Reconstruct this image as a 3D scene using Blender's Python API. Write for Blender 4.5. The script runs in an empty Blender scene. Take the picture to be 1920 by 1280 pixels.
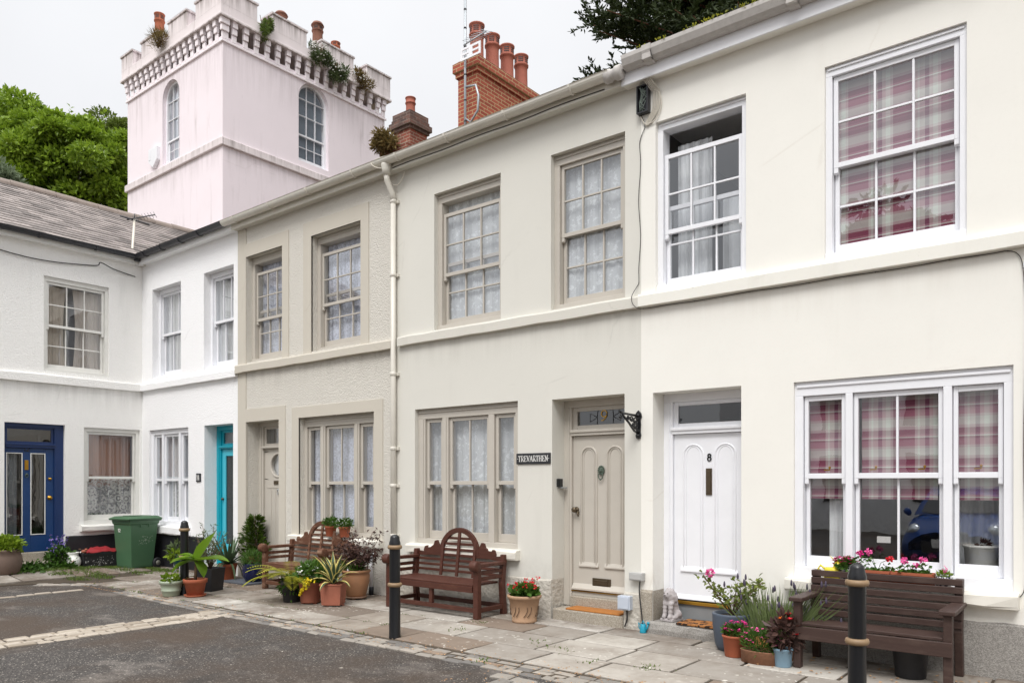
import bpy, bmesh, math, random
from math import sin, cos, pi, radians, sqrt, atan2
from mathutils import Vector, Matrix, noise as mnoise
R = random.Random(11)
scene = bpy.context.scene
COL = scene.collection
# ------------------------------------------------------------------ camera geometry
FPX, HOR, HC = 1440.0, 906.0, 1.55
CA, SA = 0.7823, 0.6231
D = 7.15        # plane of the long terrace (y)
XC = -14.82     # plane of the side wing (x)
def ray(u, v):
    a = (u-960)/FPX; b = (HOR-v)/FPX
    return (CA*a-SA, SA*a+CA, b)
def P(u, v, y):
    d = ray(u, v); t = y/d[1]; return (d[0]*t, y, HC+d[2]*t)
def Q(u, v, x):
    d = ray(u, v); t = x/d[0]; return (x, d[1]*t, HC+d[2]*t)
def G(u, v, z=0.0):
    d = ray(u, v); t = (z-HC)/d[2]; return (d[0]*t, d[1]*t, z)
def fx(u, y=D): return P(u, 900, y)[0]
def fy(u): return Q(u, 900, XC)[1]
def lin(c):
    c = c/255.0
    return c/12.92 if c <= 0.04045 else ((c+0.055)/1.055)**2.4
def rgb(r, g, b): return (lin(r), lin(g), lin(b), 1)

# ------------------------------------------------------------------ materials
class NT:
    def __init__(s, name):
        s.m = bpy.data.materials.new(name); s.m.use_nodes = True
        s.t = s.m.node_tree; s.n = s.t.nodes; s.l = s.t.links
        s.b = s.n['Principled BSDF']; s.out = s.n['Material Output']
    def new(s, t, **kw):
        n = s.n.new(t)
        for k, v in kw.items(): setattr(n, k, v)
        return n
    def link(s, a, b): s.l.new(a, b)
    def coord(s, scale=(1, 1, 1), kind='Object'):
        tc = s.new('ShaderNodeTexCoord'); mp = s.new('ShaderNodeMapping')
        mp.inputs['Scale'].default_value = scale
        s.link(tc.outputs[kind], mp.inputs[0]); return mp.outputs[0]
    def noise(s, scale, detail=4, rough=.55, co=None):
        n = s.new('ShaderNodeTexNoise'); n.inputs['Scale'].default_value = scale
        n.inputs['Detail'].default_value = detail; n.inputs['Roughness'].default_value = rough
        s.link(co if co is not None else s.coord(), n.inputs['Vector']); return n.outputs[0]
    def ramp(s, fac, stops, interp='LINEAR'):
        r = s.new('ShaderNodeValToRGB'); cr = r.color_ramp; cr.interpolation = interp
        while len(cr.elements) < len(stops): cr.elements.new(.5)
        for e, (p, c) in zip(cr.elements, stops):
            e.position = p; e.color = c if len(c) == 4 else (*c, 1)
        s.link(fac, r.inputs[0]); return r.outputs[0]
    def mix(s, fac, a, b, mode='MIX'):
        n = s.new('ShaderNodeMix', data_type='RGBA', blend_type=mode)
        for sock, v in ((n.inputs['Factor'], fac), (n.inputs['A'], a), (n.inputs['B'], b)):
            if hasattr(v, 'links'): s.link(v, sock)
            else: sock.default_value = v
        return n.outputs['Result']
    def math(s, op, a, b=0.0, c=0.0):
        n = s.new('ShaderNodeMath', operation=op)
        for i, v in enumerate((a, b, c)):
            if hasattr(v, 'links'): s.link(v, n.inputs[i])
            else: n.inputs[i].default_value = v
        return n.outputs[0]
    def bump(s, h, strength=.4, dist=.01):
        n = s.new('ShaderNodeBump'); n.inputs['Strength'].default_value = strength
        n.inputs['Distance'].default_value = dist
        s.link(h, n.inputs['Height']); s.link(n.outputs[0], s.b.inputs['Normal'])
    def color(s, c):
        if hasattr(c, 'links'): s.link(c, s.b.inputs['Base Color'])
        else: s.b.inputs['Base Color'].default_value = c
    def set(s, **kw):
        for k, v in kw.items(): s.b.inputs[k].default_value = v
def scl(c, f): return tuple(min(1, x*f) for x in c[:3])+(1,)
W1, B1 = (1, 1, 1, 1), (0, 0, 0, 1)

def simple(name, c, rough=.6, var=.12, vs=6, bump=0, bs=60, metal=0, island=0, spec=.5):
    t = NT(name)
    col = t.mix(t.noise(vs, 5), scl(c, 1-var), scl(c, 1+var))
    if island:
        g = t.new('ShaderNodeNewGeometry')
        f = t.math('MULTIPLY_ADD', g.outputs['Random Per Island'], 2*island, 1-island)
        h = t.new('ShaderNodeHueSaturation'); t.link(f, h.inputs['Value']); t.link(col, h.inputs['Color'])
        col = h.outputs[0]
    t.color(col); t.set(Roughness=rough, Metallic=metal)
    t.b.inputs['Specular IOR Level'].default_value = spec
    if bump: t.bump(t.noise(bs, 4), bump, .004)
    return t.m

def wood_mat(name, c, worn, amt=.4, rough=.55):
    t = NT(name); gr = t.noise(1.0, 6, .65, t.coord((2.2, 42, 42)))
    col = t.mix(gr, scl(c, .62), scl(c, 1.35))
    w = t.math('MULTIPLY', t.ramp(t.noise(1.0, 6, .7, t.coord((5, 16, 16))), [(.50, B1), (.66, W1)]), amt); col = t.mix(w, col, worn)
    t.color(col); t.set(Roughness=rough); t.b.inputs['Specular IOR Level'].default_value = .35; t.bump(gr, .35, .004); return t.m

def render_mat(name, c, cast=0.0, cs=38, stain=(120, 108, 92), amt=.25, streak=.3, blot=.05, rough=.85, drips=(), splash=.35, crack=.10):
    """painted render: smooth or roughcast, with blotches, hairline dirt and streaks"""
    t = NT(name)
    co = t.coord()
    base = t.mix(t.noise(.9, 6, .6, co), scl(c, 1-blot), scl(c, 1+blot*.6))
    base = t.mix(t.math('MULTIPLY', t.ramp(t.noise(26, 6, .7, co), [(.52, B1), (.8, W1)]), .10), base, scl(c, .72))
    st = t.noise(1.0, 7, .65, t.coord((3.2, 3.2, .32)))
    st = t.ramp(st, [(.56, B1), (.78, W1)])
    ms = t.ramp(t.noise(.55, 4, .6, co), [(.42, B1), (.7, W1)])
    f = t.math('MULTIPLY', t.math('MULTIPLY', st, ms), streak)
    base = t.mix(f, base, rgb(*stain))
    sp = t.ramp(t.noise(9, 8, .75, co), [(.66, B1), (.74, W1)])
    base = t.mix(t.math('MULTIPLY', sp, amt*.5), base, rgb(*stain))
    tc = t.new('ShaderNodeTexCoord'); sx = t.new('ShaderNodeSeparateXYZ'); t.link(tc.outputs['Object'], sx.inputs[0]); z = sx.outputs[2]
    run = t.ramp(t.noise(1.0, 6, .7, t.coord((7, 7, .5))), [(.40, B1), (.66, W1)])
    for zl, ln, k in drips:                       # dirt washed down below ledges and sills
        d = t.math('SUBTRACT', zl, z); n_ = t.new('ShaderNodeMapRange'); n_.inputs[1].default_value = 0; n_.inputs[2].default_value = ln; n_.inputs[3].default_value = 1; n_.inputs[4].default_value = 0; t.link(d, n_.inputs[0])
        f = t.math('MULTIPLY', t.math('MULTIPLY', n_.outputs[0], t.math('GREATER_THAN', d, 0.0)), t.math('MULTIPLY', run, k))
        base = t.mix(f, base, rgb(*stain))
    if splash:
        n_ = t.new('ShaderNodeMapRange'); n_.inputs[1].default_value = .02; n_.inputs[2].default_value = .8; n_.inputs[3].default_value = 1; n_.inputs[4].default_value = 0; t.link(z, n_.inputs[0])
        f = t.math('MULTIPLY', t.math('MULTIPLY', n_.outputs[0], t.ramp(t.noise(6, 7, .7, co), [(.42, B1), (.62, W1)])), splash); base = t.mix(f, base, rgb(*stain))
    if crack:
        wob = t.mix(.16, co, t.noise(2.6, 5, .7, co)); vv = t.new('ShaderNodeTexVoronoi', feature='DISTANCE_TO_EDGE'); vv.inputs['Scale'].default_value = .75; t.link(wob, vv.inputs['Vector'])
        f = t.math('MULTIPLY', t.ramp(vv.outputs[0], [(0, W1), (.003, W1), (.006, B1)]), t.ramp(t.noise(.8, 3, .6, co), [(.55, B1), (.62, W1)])); base = t.mix(t.math('MULTIPLY', f, crack), base, rgb(*stain))
    t.color(base); t.set(Roughness=rough); t.b.inputs['Specular IOR Level'].default_value = .25
    if cast:
        v = t.new('ShaderNodeTexVoronoi', feature='SMOOTH_F1'); v.inputs['Scale'].default_value = cs
        t.link(co, v.inputs['Vector'])
        h = t.math('ADD', t.math('MULTIPLY', v.outputs[0], -1.0), t.math('MULTIPLY', t.noise(cs*1.3, 5, .6, co), 1.2))
        t.bump(h, cast, .014)
    else:
        h = t.math('ADD', t.noise(3.0, 3, .5, co), t.math('MULTIPLY', t.noise(70, 5, .6, co), .12))
        t.bump(h, .22, .012)
    return t.m

def brick_mat(name, c1, c2, mortar, dark=0.0):
    t = NT(name)
    tc = t.new('ShaderNodeTexCoord'); sx = t.new('ShaderNodeSeparateXYZ'); t.link(tc.outputs['Object'], sx.inputs[0])
    cx = t.new('ShaderNodeCombineXYZ')
    t.link(t.math('ADD', sx.outputs[0], sx.outputs[1]), cx.inputs[0]); t.link(sx.outputs[2], cx.inputs[1])
    b = t.new('ShaderNodeTexBrick'); t.link(cx.outputs[0], b.inputs['Vector'])
    b.inputs['Scale'].default_value = 1; b.inputs['Brick Width'].default_value = .24; b.inputs['Row Height'].default_value = .082
    b.inputs['Mortar Size'].default_value = .009; b.inputs['Color1'].default_value = c1; b.inputs['Color2'].default_value = c2
    b.inputs['Mortar'].default_value = mortar
    col = t.mix(t.math('MULTIPLY', t.noise(7, 6, .7), .35), b.outputs[0], scl(c1, .45))
    if dark: col = t.mix(t.math('MULTIPLY', t.ramp(t.noise(4, 6, .7), [(.4, B1), (.6, W1)]), dark), col, rgb(62, 56, 54))
    t.color(col); t.set(Roughness=.9)
    t.bump(t.math('ADD', t.math('MULTIPLY', b.outputs['Fac'], -1), t.math('MULTIPLY', t.noise(60, 4), .4)), .6, .006)
    return t.m

def glass_mat(name, tint=(.985, .99, .995), wav=.02, gloss=1.0):
    t = NT(name); t.n.remove(t.b)
    tr = t.new('ShaderNodeBsdfTransparent'); tr.inputs[0].default_value = (*tint, 1)
    gl = t.new('ShaderNodeBsdfGlossy'); gl.inputs['Roughness'].default_value = .0
    gl.inputs[0].default_value = (.95, .97, 1, 1)
    fr = t.new('ShaderNodeLayerWeight'); fr.inputs['Blend'].default_value = .5
    f = t.math('MULTIPLY_ADD', t.math('POWER', fr.outputs['Facing'], 4.0), .9, .045)     # Schlick, both faces of the pane
    f = t.math('MULTIPLY', f, 3.5*gloss, 0)
    f = t.math('MINIMUM', f, .9)
    bp = t.new('ShaderNodeBump'); bp.inputs['Strength'].default_value = wav; bp.inputs['Distance'].default_value = .05
    t.link(t.noise(3.2, 2, .4), bp.inputs['Height']); t.link(bp.outputs[0], gl.inputs['Normal'])
    mx = t.new('ShaderNodeMixShader'); t.link(f, mx.inputs[0]); t.link(tr.outputs[0], mx.inputs[1]); t.link(gl.outputs[0], mx.inputs[2])
    t.link(mx.outputs[0], t.out.inputs[0]); return t.m

def cloth_mat(name, c, solid=.55, lace=0, ls=26, style='dots', trans=.03, gather=.45):
    """thin cloth; lace mixes threads with holes"""
    t = NT(name); t.n.remove(t.b)
    df = t.new('ShaderNodeBsdfDiffuse'); tl = t.new('ShaderNodeBsdfTranslucent')
    col = t.mix(t.noise(5, 4), scl(c, .88), scl(c, 1.05))
    t.link(col, df.inputs[0]); t.link(col, tl.inputs[0])
    mx = t.new('ShaderNodeMixShader'); mx.inputs[0].default_value = trans
    t.link(df.outputs[0], mx.inputs[1]); t.link(tl.outputs[0], mx.inputs[2])
    sh = mx.outputs[0]
    if lace:
        co = t.coord()
        if style == 'floral':
            v = t.new('ShaderNodeTexVoronoi', feature='F1'); v.inputs['Scale'].default_value = ls*.42; t.link(co, v.inputs['Vector'])
            ringy = t.ramp(v.outputs[0], [(.0, W1), (.20, W1), (.24, B1), (.38, B1), (.42, W1), (.5, W1), (.56, B1)])
            n2 = t.ramp(t.noise(ls*1.6, 3, .6, co), [(.50, B1), (.58, W1)])
            pat = t.math('MAXIMUM', ringy, n2)
        elif style == 'sprig':
            n1 = t.noise(ls*.55, 5, .75, co)
            pat = t.ramp(n1, [(.54, B1), (.58, W1), (.64, W1), (.70, B1)])
        else:
            v = t.new('ShaderNodeTexVoronoi', feature='DISTANCE_TO_EDGE'); v.inputs['Scale'].default_value = ls*.6; t.link(co, v.inputs['Vector'])
            pat = t.ramp(v.outputs[0], [(.0, W1), (.10, W1), (.16, B1)])
        gath = t.ramp(t.noise(1.0, 3, .55, t.coord((13, 1, .35))), [(.36, B1), (.56, W1)])      # doubled cloth in the folds hides more
        f = t.math('MULTIPLY', t.math('MULTIPLY_ADD', pat, lace, solid), t.math('MULTIPLY_ADD', gath, gather, 1-gather))
        tp = t.new('ShaderNodeBsdfTransparent')
        m2 = t.new('ShaderNodeMixShader'); t.link(f, m2.inputs[0]); t.link(tp.outputs[0], m2.inputs[1]); t.link(sh, m2.inputs[2])
        sh = m2.outputs[0]
    t.link(sh, t.out.inputs[0]); return t.m

def tartan_mat(name, bright=1.0):
    t = NT(name)
    tc = t.new('ShaderNodeTexCoord'); sx = t.new('ShaderNodeSeparateXYZ'); t.link(tc.outputs['Object'], sx.inputs[0])
    dk, md, lt, wt, pp = (scl(rgb(*c), bright) for c in ((130, 64, 86), (172, 114, 130), (196, 182, 180), (214, 220, 210), (110, 66, 92)))
    u = t.math('FRACT', t.math('MULTIPLY', sx.outputs[0], 1/.37)); v = t.math('FRACT', t.math('MULTIPLY', sx.outputs[2], 1/.255))
    cu = t.ramp(u, [(0, dk), (.24, lt), (.30, wt), (.34, lt), (.45, pp), (.54, lt), (.62, wt), (.72, lt), (.78, dk)], 'CONSTANT')
    cv = t.ramp(v, [(0, wt), (.26, lt), (.34, md), (.55, dk), (.62, wt), (.66, md), (.72, dk), (.90, lt)], 'CONSTANT')
    t.color(t.mix(.52, cu, cv)); t.set(Roughness=.9)
    w = t.math('SINE', t.math('MULTIPLY', sx.outputs[2], 75))
    t.bump(w, .1, .01)
    return t.m

def foliage_mat(name, c, c2=None, rough=.5, island=.35, trans=.25, vs=.8):
    t = NT(name)
    c2 = c2 or scl(c, 1.7)
    g = t.new('ShaderNodeNewGeometry')
    f = t.math('ADD', t.math('MULTIPLY', t.noise(vs, 3), .7), t.math('MULTIPLY', g.outputs['Random Per Island'], island))
    col = t.mix(f, scl(c, .75), c2)
    t.color(col); t.set(Roughness=rough); t.b.inputs['Specular IOR Level'].default_value = .35
    tl = t.new('ShaderNodeBsdfTranslucent'); t.link(col, tl.inputs[0])
    mx = t.new('ShaderNodeMixShader'); mx.inputs[0].default_value = trans
    t.link(t.b.outputs[0], mx.inputs[1]); t.link(tl.outputs[0], mx.inputs[2]); t.link(mx.outputs[0], t.out.inputs[0])
    return t.m

def granite_mat(name, c, c2, scale=160, rough=.8):
    t = NT(name)
    v = t.new('ShaderNodeTexVoronoi'); v.inputs['Scale'].default_value = scale; t.link(t.coord(), v.inputs['Vector'])
    sep = t.new('ShaderNodeSeparateColor'); t.link(v.outputs['Color'], sep.inputs[0])
    col = t.mix(sep.outputs[0], c, c2)
    col = t.mix(t.math('MULTIPLY', t.noise(4, 6, .7), .5), col, scl(c, .7))
    t.color(col); t.set(Roughness=rough); t.bump(t.noise(28, 6, .7), .6, .012)
    return t.m

# ------------------------------------------------------------------ mesh builder
SHIFT = {}
class MB:
    def __init__(s): s.v = []; s.f = []; s.mi = []; s.sm = []
    def add(s, vs, fs, m=0, smooth=False):
        o = len(s.v); s.v += [tuple(p) for p in vs]
        for f in fs: s.f.append(tuple(i+o for i in f)); s.mi.append(m); s.sm.append(smooth)
    def quad(s, a, b, c, d, m=0): s.add([a, b, c, d], [(0, 1, 2, 3)], m)
    def box(s, x0, x1, y0, y1, z0, z1, m=0):
        x0, x1 = min(x0, x1), max(x0, x1); y0, y1 = min(y0, y1), max(y0, y1); z0, z1 = min(z0, z1), max(z0, z1)
        s.add([(x0, y0, z0), (x1, y0, z0), (x1, y1, z0), (x0, y1, z0), (x0, y0, z1), (x1, y0, z1), (x1, y1, z1), (x0, y1, z1)],
              [(0, 3, 2, 1), (4, 5, 6, 7), (0, 1, 5, 4), (1, 2, 6, 5), (2, 3, 7, 6), (3, 0, 4, 7)], m)
    def bar(s, p, q, w, h, up=(0, 0, 1), m=0):
        p, q = Vector(p), Vector(q); d = (q-p).normalized(); u = Vector(up)
        sd = d.cross(u)
        if sd.length < 1e-4: sd = d.cross(Vector((0, 1, 0)))
        sd.normalize(); u = sd.cross(d).normalized(); sd *= w/2; u *= h/2
        s.add([p-sd-u, p+sd-u, p+sd+u, p-sd+u, q-sd-u, q+sd-u, q+sd+u, q-sd+u],
              [(0, 3, 2, 1), (4, 5, 6, 7), (0, 1, 5, 4), (1, 2, 6, 5), (2, 3, 7, 6), (3, 0, 4, 7)], m)
    def prism(s, pts, axis, t0, t1, m=0):
        """2-D outline extruded along an axis: 'x' takes (y,z), 'y' takes (x,z), 'z' takes (x,y)"""
        n = len(pts)
        def mk(p, t): return {'x': (t, p[0], p[1]), 'y': (p[0], t, p[1]), 'z': (p[0], p[1], t)}[axis]
        vs = [mk(p, t0) for p in pts]+[mk(p, t1) for p in pts]
        fs = [tuple(range(n))[::-1], tuple(range(n, 2*n))]
        fs += [(i, (i+1) % n, n+(i+1) % n, n+i) for i in range(n)]
        s.add(vs, fs, m)
    def tube(s, path, r, n=8, m=0, closed=False, taper=None):
        path = [Vector(p) for p in path]; k = len(path); rings = []
        prev = None
        for i, p in enumerate(path):
            a = path[(i-1) % k] if (closed or i > 0) else p
            b = path[(i+1) % k] if (closed or i < k-1) else p
            d = (b-a).normalized()
            if prev is None:
                x = d.cross(Vector((0, 0, 1)))
                if x.length < 1e-3: x = d.cross(Vector((1, 0, 0)))
            else: x = prev-d*prev.dot(d)
            x.normalize(); prev = x; y = d.cross(x)
            rr = r if taper is None else r*(1+(taper-1)*i/max(1, k-1))
            rings.append([p+(x*cos(2*pi*j/n)+y*sin(2*pi*j/n))*rr for j in range(n)])
        vs = [v for rg in rings for v in rg]; fs = []
        for i in range(k if closed else k-1):
            i2 = (i+1) % k
            for j in range(n): fs.append((i*n+j, i*n+(j+1) % n, i2*n+(j+1) % n, i2*n+j))
        if not closed: fs += [tuple(range(n))[::-1], tuple(range((k-1)*n, k*n))]
        s.add(vs, fs, m, True)
    def lathe(s, prof, c=(0, 0, 0), n=24, m=0, sx=1, sy=1, smooth=True, rot=0):
        vs = []; fs = []; k = len(prof)
        for r, z in prof:
            for j in range(n):
                a = 2*pi*(j+.5)/n+rot; vs.append((c[0]+r*cos(a)*sx, c[1]+r*sin(a)*sy, c[2]+z))
        for i in range(k-1):
            for j in range(n): fs.append((i*n+j, i*n+(j+1) % n, (i+1)*n+(j+1) % n, (i+1)*n+j))
        if prof[0][0] > 1e-4: fs.append(tuple(range(n))[::-1])
        if prof[-1][0] > 1e-4: fs.append(tuple(range((k-1)*n, k*n)))
        s.add(vs, fs, m, smooth)
    def ball(s, c, r, n=10, m=0, sz=1.0, sx=1.0, sy=1.0):
        k = max(4, n//2)
        prof = [(max(1e-5, r*sin(pi*i/k)), -r*sz*cos(pi*i/k)) for i in range(k+1)]
        s.lathe(prof, c, n, m, sx, sy)
    def leaf(s, p, d, L, W, nrm=None, fold=.25, m=0):
        p = Vector(p); d = Vector(d).normalized()
        nrm = Vector(nrm) if nrm is not None else Vector((R.uniform(-1, 1), R.uniform(-1, 1), R.uniform(.2, 1)))
        sd = d.cross(nrm)
        if sd.length < 1e-4: sd = Vector((1, 0, 0))
        sd.normalize(); up = sd.cross(d)
        mid = p+d*L*.5
        s.add([p, mid+sd*W/2+up*W*fold, p+d*L, mid-sd*W/2+up*W*fold], [(0, 1, 2), (0, 2, 3)], m)
    def blade(s, p, d, L, W, droop=.3, seg=5, m=0, edge=None, belly=.35, cup=.12):
        """long tapering leaf that arches over; edge: material for the margins"""
        p = Vector(p); d = Vector(d).normalized(); h = Vector((d.x, d.y, 0))
        if h.length < 1e-3: h = Vector((1, 0, 0))
        h.normalize(); sd = Vector((-h.y, h.x, 0)); pts = []
        cur = p.copy(); dd = d.copy()
        for i in range(seg+1):
            t = i/seg
            w = W*((t/belly)**.5*.45+.55 if t < belly else max(.02, 1-((t-belly)/(1-belly))**1.6))
            pts.append((cur.copy(), w, dd.copy()))
            dd = (dd+Vector((0, 0, -droop/seg))*(1+t)).normalized(); cur = cur+dd*L/seg
        off = [(-.5, 1), (-.36, .35), (0, 0), (.36, .35), (.5, 1)] if edge is not None else [(-.5, 1), (0, 0), (.5, 1)]
        k = len(off); vs = []; 
        for c, w, q in pts:
            up = sd.cross(q)*-1
            for o, u in off: vs.append(c+sd*w*o+up*(w*cup*u))
        for i in range(seg):
            for j in range(k-1):
                f = (i*k+j, i*k+j+1, (i+1)*k+j+1, (i+1)*k+j)
                mm = edge if (edge is not None and j in (0, k-2)) else m
                if j == 0 and i == 0: o = len(s.v); s.v += [tuple(q) for q in vs]
                s.f.append(tuple(a+o for a in f)); s.mi.append(mm); s.sm.append(True)
    def cloud(s, c, r, n, L, W, out=.6, m=0, shell=.55, up=.2, rng=None):
        """leaves spread through an ellipsoid"""
        for _ in range(n):
            th = R.uniform(0, 2*pi); z = R.uniform(-1, 1); q = sqrt(1-z*z)
            dv = Vector((q*cos(th), q*sin(th), z)); k = R.uniform(shell, 1)**.7
            p = Vector((c[0]+dv.x*r[0]*k, c[1]+dv.y*r[1]*k, c[2]+dv.z*r[2]*k))
            d = dv*out+Vector((R.uniform(-1, 1), R.uniform(-1, 1), R.uniform(-1, 1)+up))*(1-out)
            l = L*R.uniform(.7, 1.3)
            s.leaf(p, d, l, W*R.uniform(.8, 1.2), m=m)
    def build(s, name, mats, parent=None, bevel=0, smooth=None, loc=None, seg=2):
        me = bpy.data.meshes.new(name)
        sh = Vector((0, 0, 0))
        if parent is not None: sh = SHIFT[parent]
        elif loc is not None: sh = -Vector(loc)
        me.from_pydata([(a+sh.x, b+sh.y, c+sh.z) for a, b, c in s.v], [], s.f)
        if not isinstance(mats, (list, tuple)): mats = [mats]
        for m in mats: me.materials.append(m)
        me.polygons.foreach_set('material_index', s.mi)
        me.polygons.foreach_set('use_smooth', s.sm if smooth is None else [smooth]*len(s.f))
        me.update()
        o = bpy.data.objects.new(name, me); COL.objects.link(o)
        if parent is not None: o.parent = parent
        elif loc is not None: o.location = loc
        SHIFT[o] = sh
        if bevel:
            b = o.modifiers.new('Bevel', 'BEVEL'); b.width = bevel; b.segments = seg; b.limit_method = 'ANGLE'; b.angle_limit = radians(40)
        return o
def tag(o, label=None, cat=None, group=None, kind=None):
    if label: o['label'] = label
    if cat: o['category'] = cat
    if group: o['group'] = group
    if kind: o['kind'] = kind
    return o
def thing(name, label, cat, loc=(0, 0, 0), rz=0, group=None, local=False):
    o = bpy.data.objects.new(name, None); COL.objects.link(o); o.empty_display_size = .1
    o.location = loc; o.rotation_euler = (0, 0, rz)
    SHIFT[o] = Vector((0, 0, 0)) if local else -Vector(loc)
    return tag(o, label, cat, group)
def dup(root, loc, rz=None, label=None, group=None):
    r = root.copy(); COL.objects.link(r); r.location = loc
    if rz is not None: r.rotation_euler = (0, 0, rz)
    if label: r['label'] = label
    if group: r['group'] = group
    for ch in list(root.children):
        c = ch.copy(); COL.objects.link(c); c.parent = r
        for g in ch.children:
            d = g.copy(); COL.objects.link(d); d.parent = c
    return r
def smooth_path(pts, k=5):
    pts = [Vector(p) for p in pts]; out = []
    for i in range(len(pts)-1):
        p0, p1, p2, p3 = pts[max(0, i-1)], pts[i], pts[i+1], pts[min(len(pts)-1, i+2)]
        for j in range(k):
            t = j/k; out.append(.5*((2*p1)+(p2-p0)*t+(2*p0-5*p1+4*p2-p3)*t*t+(3*p1-p0-3*p2+p3)*t**3))
    return out+[pts[-1]]
def arc(cx, cy, r, a0, a1, n): return [(cx+r*cos(radians(a0+(a1-a0)*i/n)), cy+r*sin(radians(a0+(a1-a0)*i/n))) for i in range(n+1)]

# lettering made of pen strokes; to3 maps (x, y) on the sign to a point, th is the relief direction
def stroke(mb, pts, w, to3, th, m=0):
    for (x0, y0), (x1, y1) in zip(pts, pts[1:]):
        L = sqrt((x1-x0)**2+(y1-y0)**2) or 1e-6; nx, ny = -(y1-y0)/L*w/2, (x1-x0)/L*w/2
        ex, ey = (x1-x0)/L*w*.18, (y1-y0)/L*w*.18
        q = [(x0-ex+nx, y0-ey+ny), (x0-ex-nx, y0-ey-ny), (x1+ex-nx, y1+ey-ny), (x1+ex+nx, y1+ey+ny)]
        a = [Vector(to3(*k)) for k in q]; b = [v+Vector(th) for v in a]
        mb.add(a+b, [(0, 1, 2, 3), (4, 7, 6, 5), (0, 4, 5, 1), (1, 5, 6, 2), (2, 6, 7, 3), (3, 7, 4, 0)], m)
def letter(ch):
    """strokes in a unit-high cell: (points, thick?) and the advance"""
    T, t = 1, 0
    S = lambda x, y: ([(x-.13, y), (x+.13, y)], t)
    if ch == 'T': return [([(.34, 0), (.34, 1)], T), ([(.02, 1), (.66, 1)], t), ([(.02, 1), (.02, .84)], t), ([(.66, 1), (.66, .84)], t), S(.34, 0)], .74
    if ch == 'R': return [([(.16, 0), (.16, 1)], T), ([(.05, 1), (.36, 1)]+arc(.36, .76, .24, 90, -90, 8)+[(.16, .52)], T), ([(.36, .52), (.66, .02)], T), S(.16, 0), ([(.56, 0), (.78, 0)], t)], .80
    if ch == 'E': return [([(.16, 0), (.16, 1)], T), ([(.05, 1), (.58, 1), (.58, .82)], t), ([(.16, .52), (.46, .52)], t), ([(.46, .42), (.46, .62)], t), ([(.05, 0), (.62, 0), (.62, .2)], t)], .74
    if ch == 'V': return [([(.08, 1), (.40, 0)], T), ([(.40, 0), (.72, 1)], t), S(.08, 1), S(.72, 1)], .82
    if ch == 'A': return [([(.06, 0), (.38, 1)], t), ([(.38, 1), (.70, 0)], T), ([(.18, .36), (.58, .36)], t), S(.06, 0), S(.70, 0)], .84
    if ch == 'H': return [([(.16, 0), (.16, 1)], T), ([(.66, 0), (.66, 1)], T), ([(.16, .52), (.66, .52)], t), S(.16, 0), S(.16, 1), S(.66, 0), S(.66, 1)], .88
    if ch == 'N': return [([(.14, 0), (.14, 1)], t), ([(.14, 1), (.68, 0)], T), ([(.68, 0), (.68, 1)], t), S(.14, 0), S(.10, 1), S(.68, 1)], .88
    if ch == '1': return [([(.3, 0), (.3, 1), (.12, .84)], T), S(.3, 0)], .56
    if ch == '2': return [(arc(.32, .7, .28, 170, -30, 10)+[(.06, .03)], T), ([(.04, .03), (.64, .03)], T)], .72
    if ch == '8': return [(arc(.34, .74, .23, 0, 360, 16), T), (arc(.34, .26, .27, 0, 360, 16), T)], .72
    if ch == '9': return [(arc(.36, .68, .28, 0, 360, 16), T), (arc(.12, .66, .52, 0, -62, 8)+[(.2, .08), (.08, .12)], T)], .76
    if ch == '-': return [([(.02, .5), (.2, .5)], t)], .26
    return [], .4
def write(mb, text, x, y, h, to3, th, thick=.14, thin=.06, m=0, squeeze=1.0):
    for ch in text:
        st, adv = letter(ch)
        for pts, k in st: stroke(mb, [(x+px*h*squeeze, y+py*h) for px, py in pts], h*(thick if k else thin), to3, th, m)
        x += adv*h*squeeze
    return x
SKYK, EXPO = 11.0, 0.44
# ------------------------------------------------------------------ palette
M = {}
M['wall8'] = render_mat('cream_render', rgb(239, 237, 230), stain=(150, 126, 96), streak=.12, amt=.3, blot=.07, drips=((3.39, .35, .12),))
M['wall9'] = render_mat('greige_render', rgb(217, 215, 207), stain=(120, 112, 100), streak=.14, amt=.32, blot=.07, drips=((3.39, .4, .16),))
M['wall10'] = render_mat('greige_roughcast', rgb(218, 214, 205), drips=((3.37, .4, .2),), cast=.75, cs=72, stain=(110, 100, 86), streak=.16)
M['wall11'] = render_mat('white_roughcast', rgb(246, 246, 247), cast=.42, cs=56, streak=.10, amt=.08)
M['wall12'] = render_mat('offwhite_roughcast', rgb(243, 242, 239), drips=((3.31, .5, .22),), cast=.45, cs=50, stain=(118, 116, 106), streak=.30, amt=.2)
M['trim10'] = render_mat('taupe_smooth_render', rgb(200, 194, 182), stain=(120, 108, 92), streak=.16, amt=.15)
M['band9'] = render_mat('greige_band', rgb(212, 209, 200), stain=(104, 96, 82), streak=.3, amt=.5)
M['band8'] = render_mat('cream_band', rgb(236, 234, 226), stain=(120, 108, 88), streak=.3, amt=.5)
M['white'] = simple('white_gloss_paint', rgb(236, 237, 241), .4, .05, 5, .10, 18)
M['oldwhite'] = simple('worn_white_paint', rgb(226, 225, 220), .5, .10, 8, .25, 40)
M['taupe'] = simple('taupe_gloss_paint', rgb(191, 185, 175), .42, .07, 5, .10, 18)
M['greysill'] = render_mat('pale_sill_paint', rgb(222, 218, 208), stain=(110, 104, 92), streak=.3, amt=.5)
M['blue'] = simple('blue_door_paint', rgb(24, 58, 106), .32, .16, 5, .12, 30)
M['darkblue'] = simple('navy_frame_paint', rgb(20, 46, 92), .35, .12, 5, .1, 30)
M['teal'] = simple('teal_door_paint', rgb(0, 158, 178), .32, .05, 5)
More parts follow.
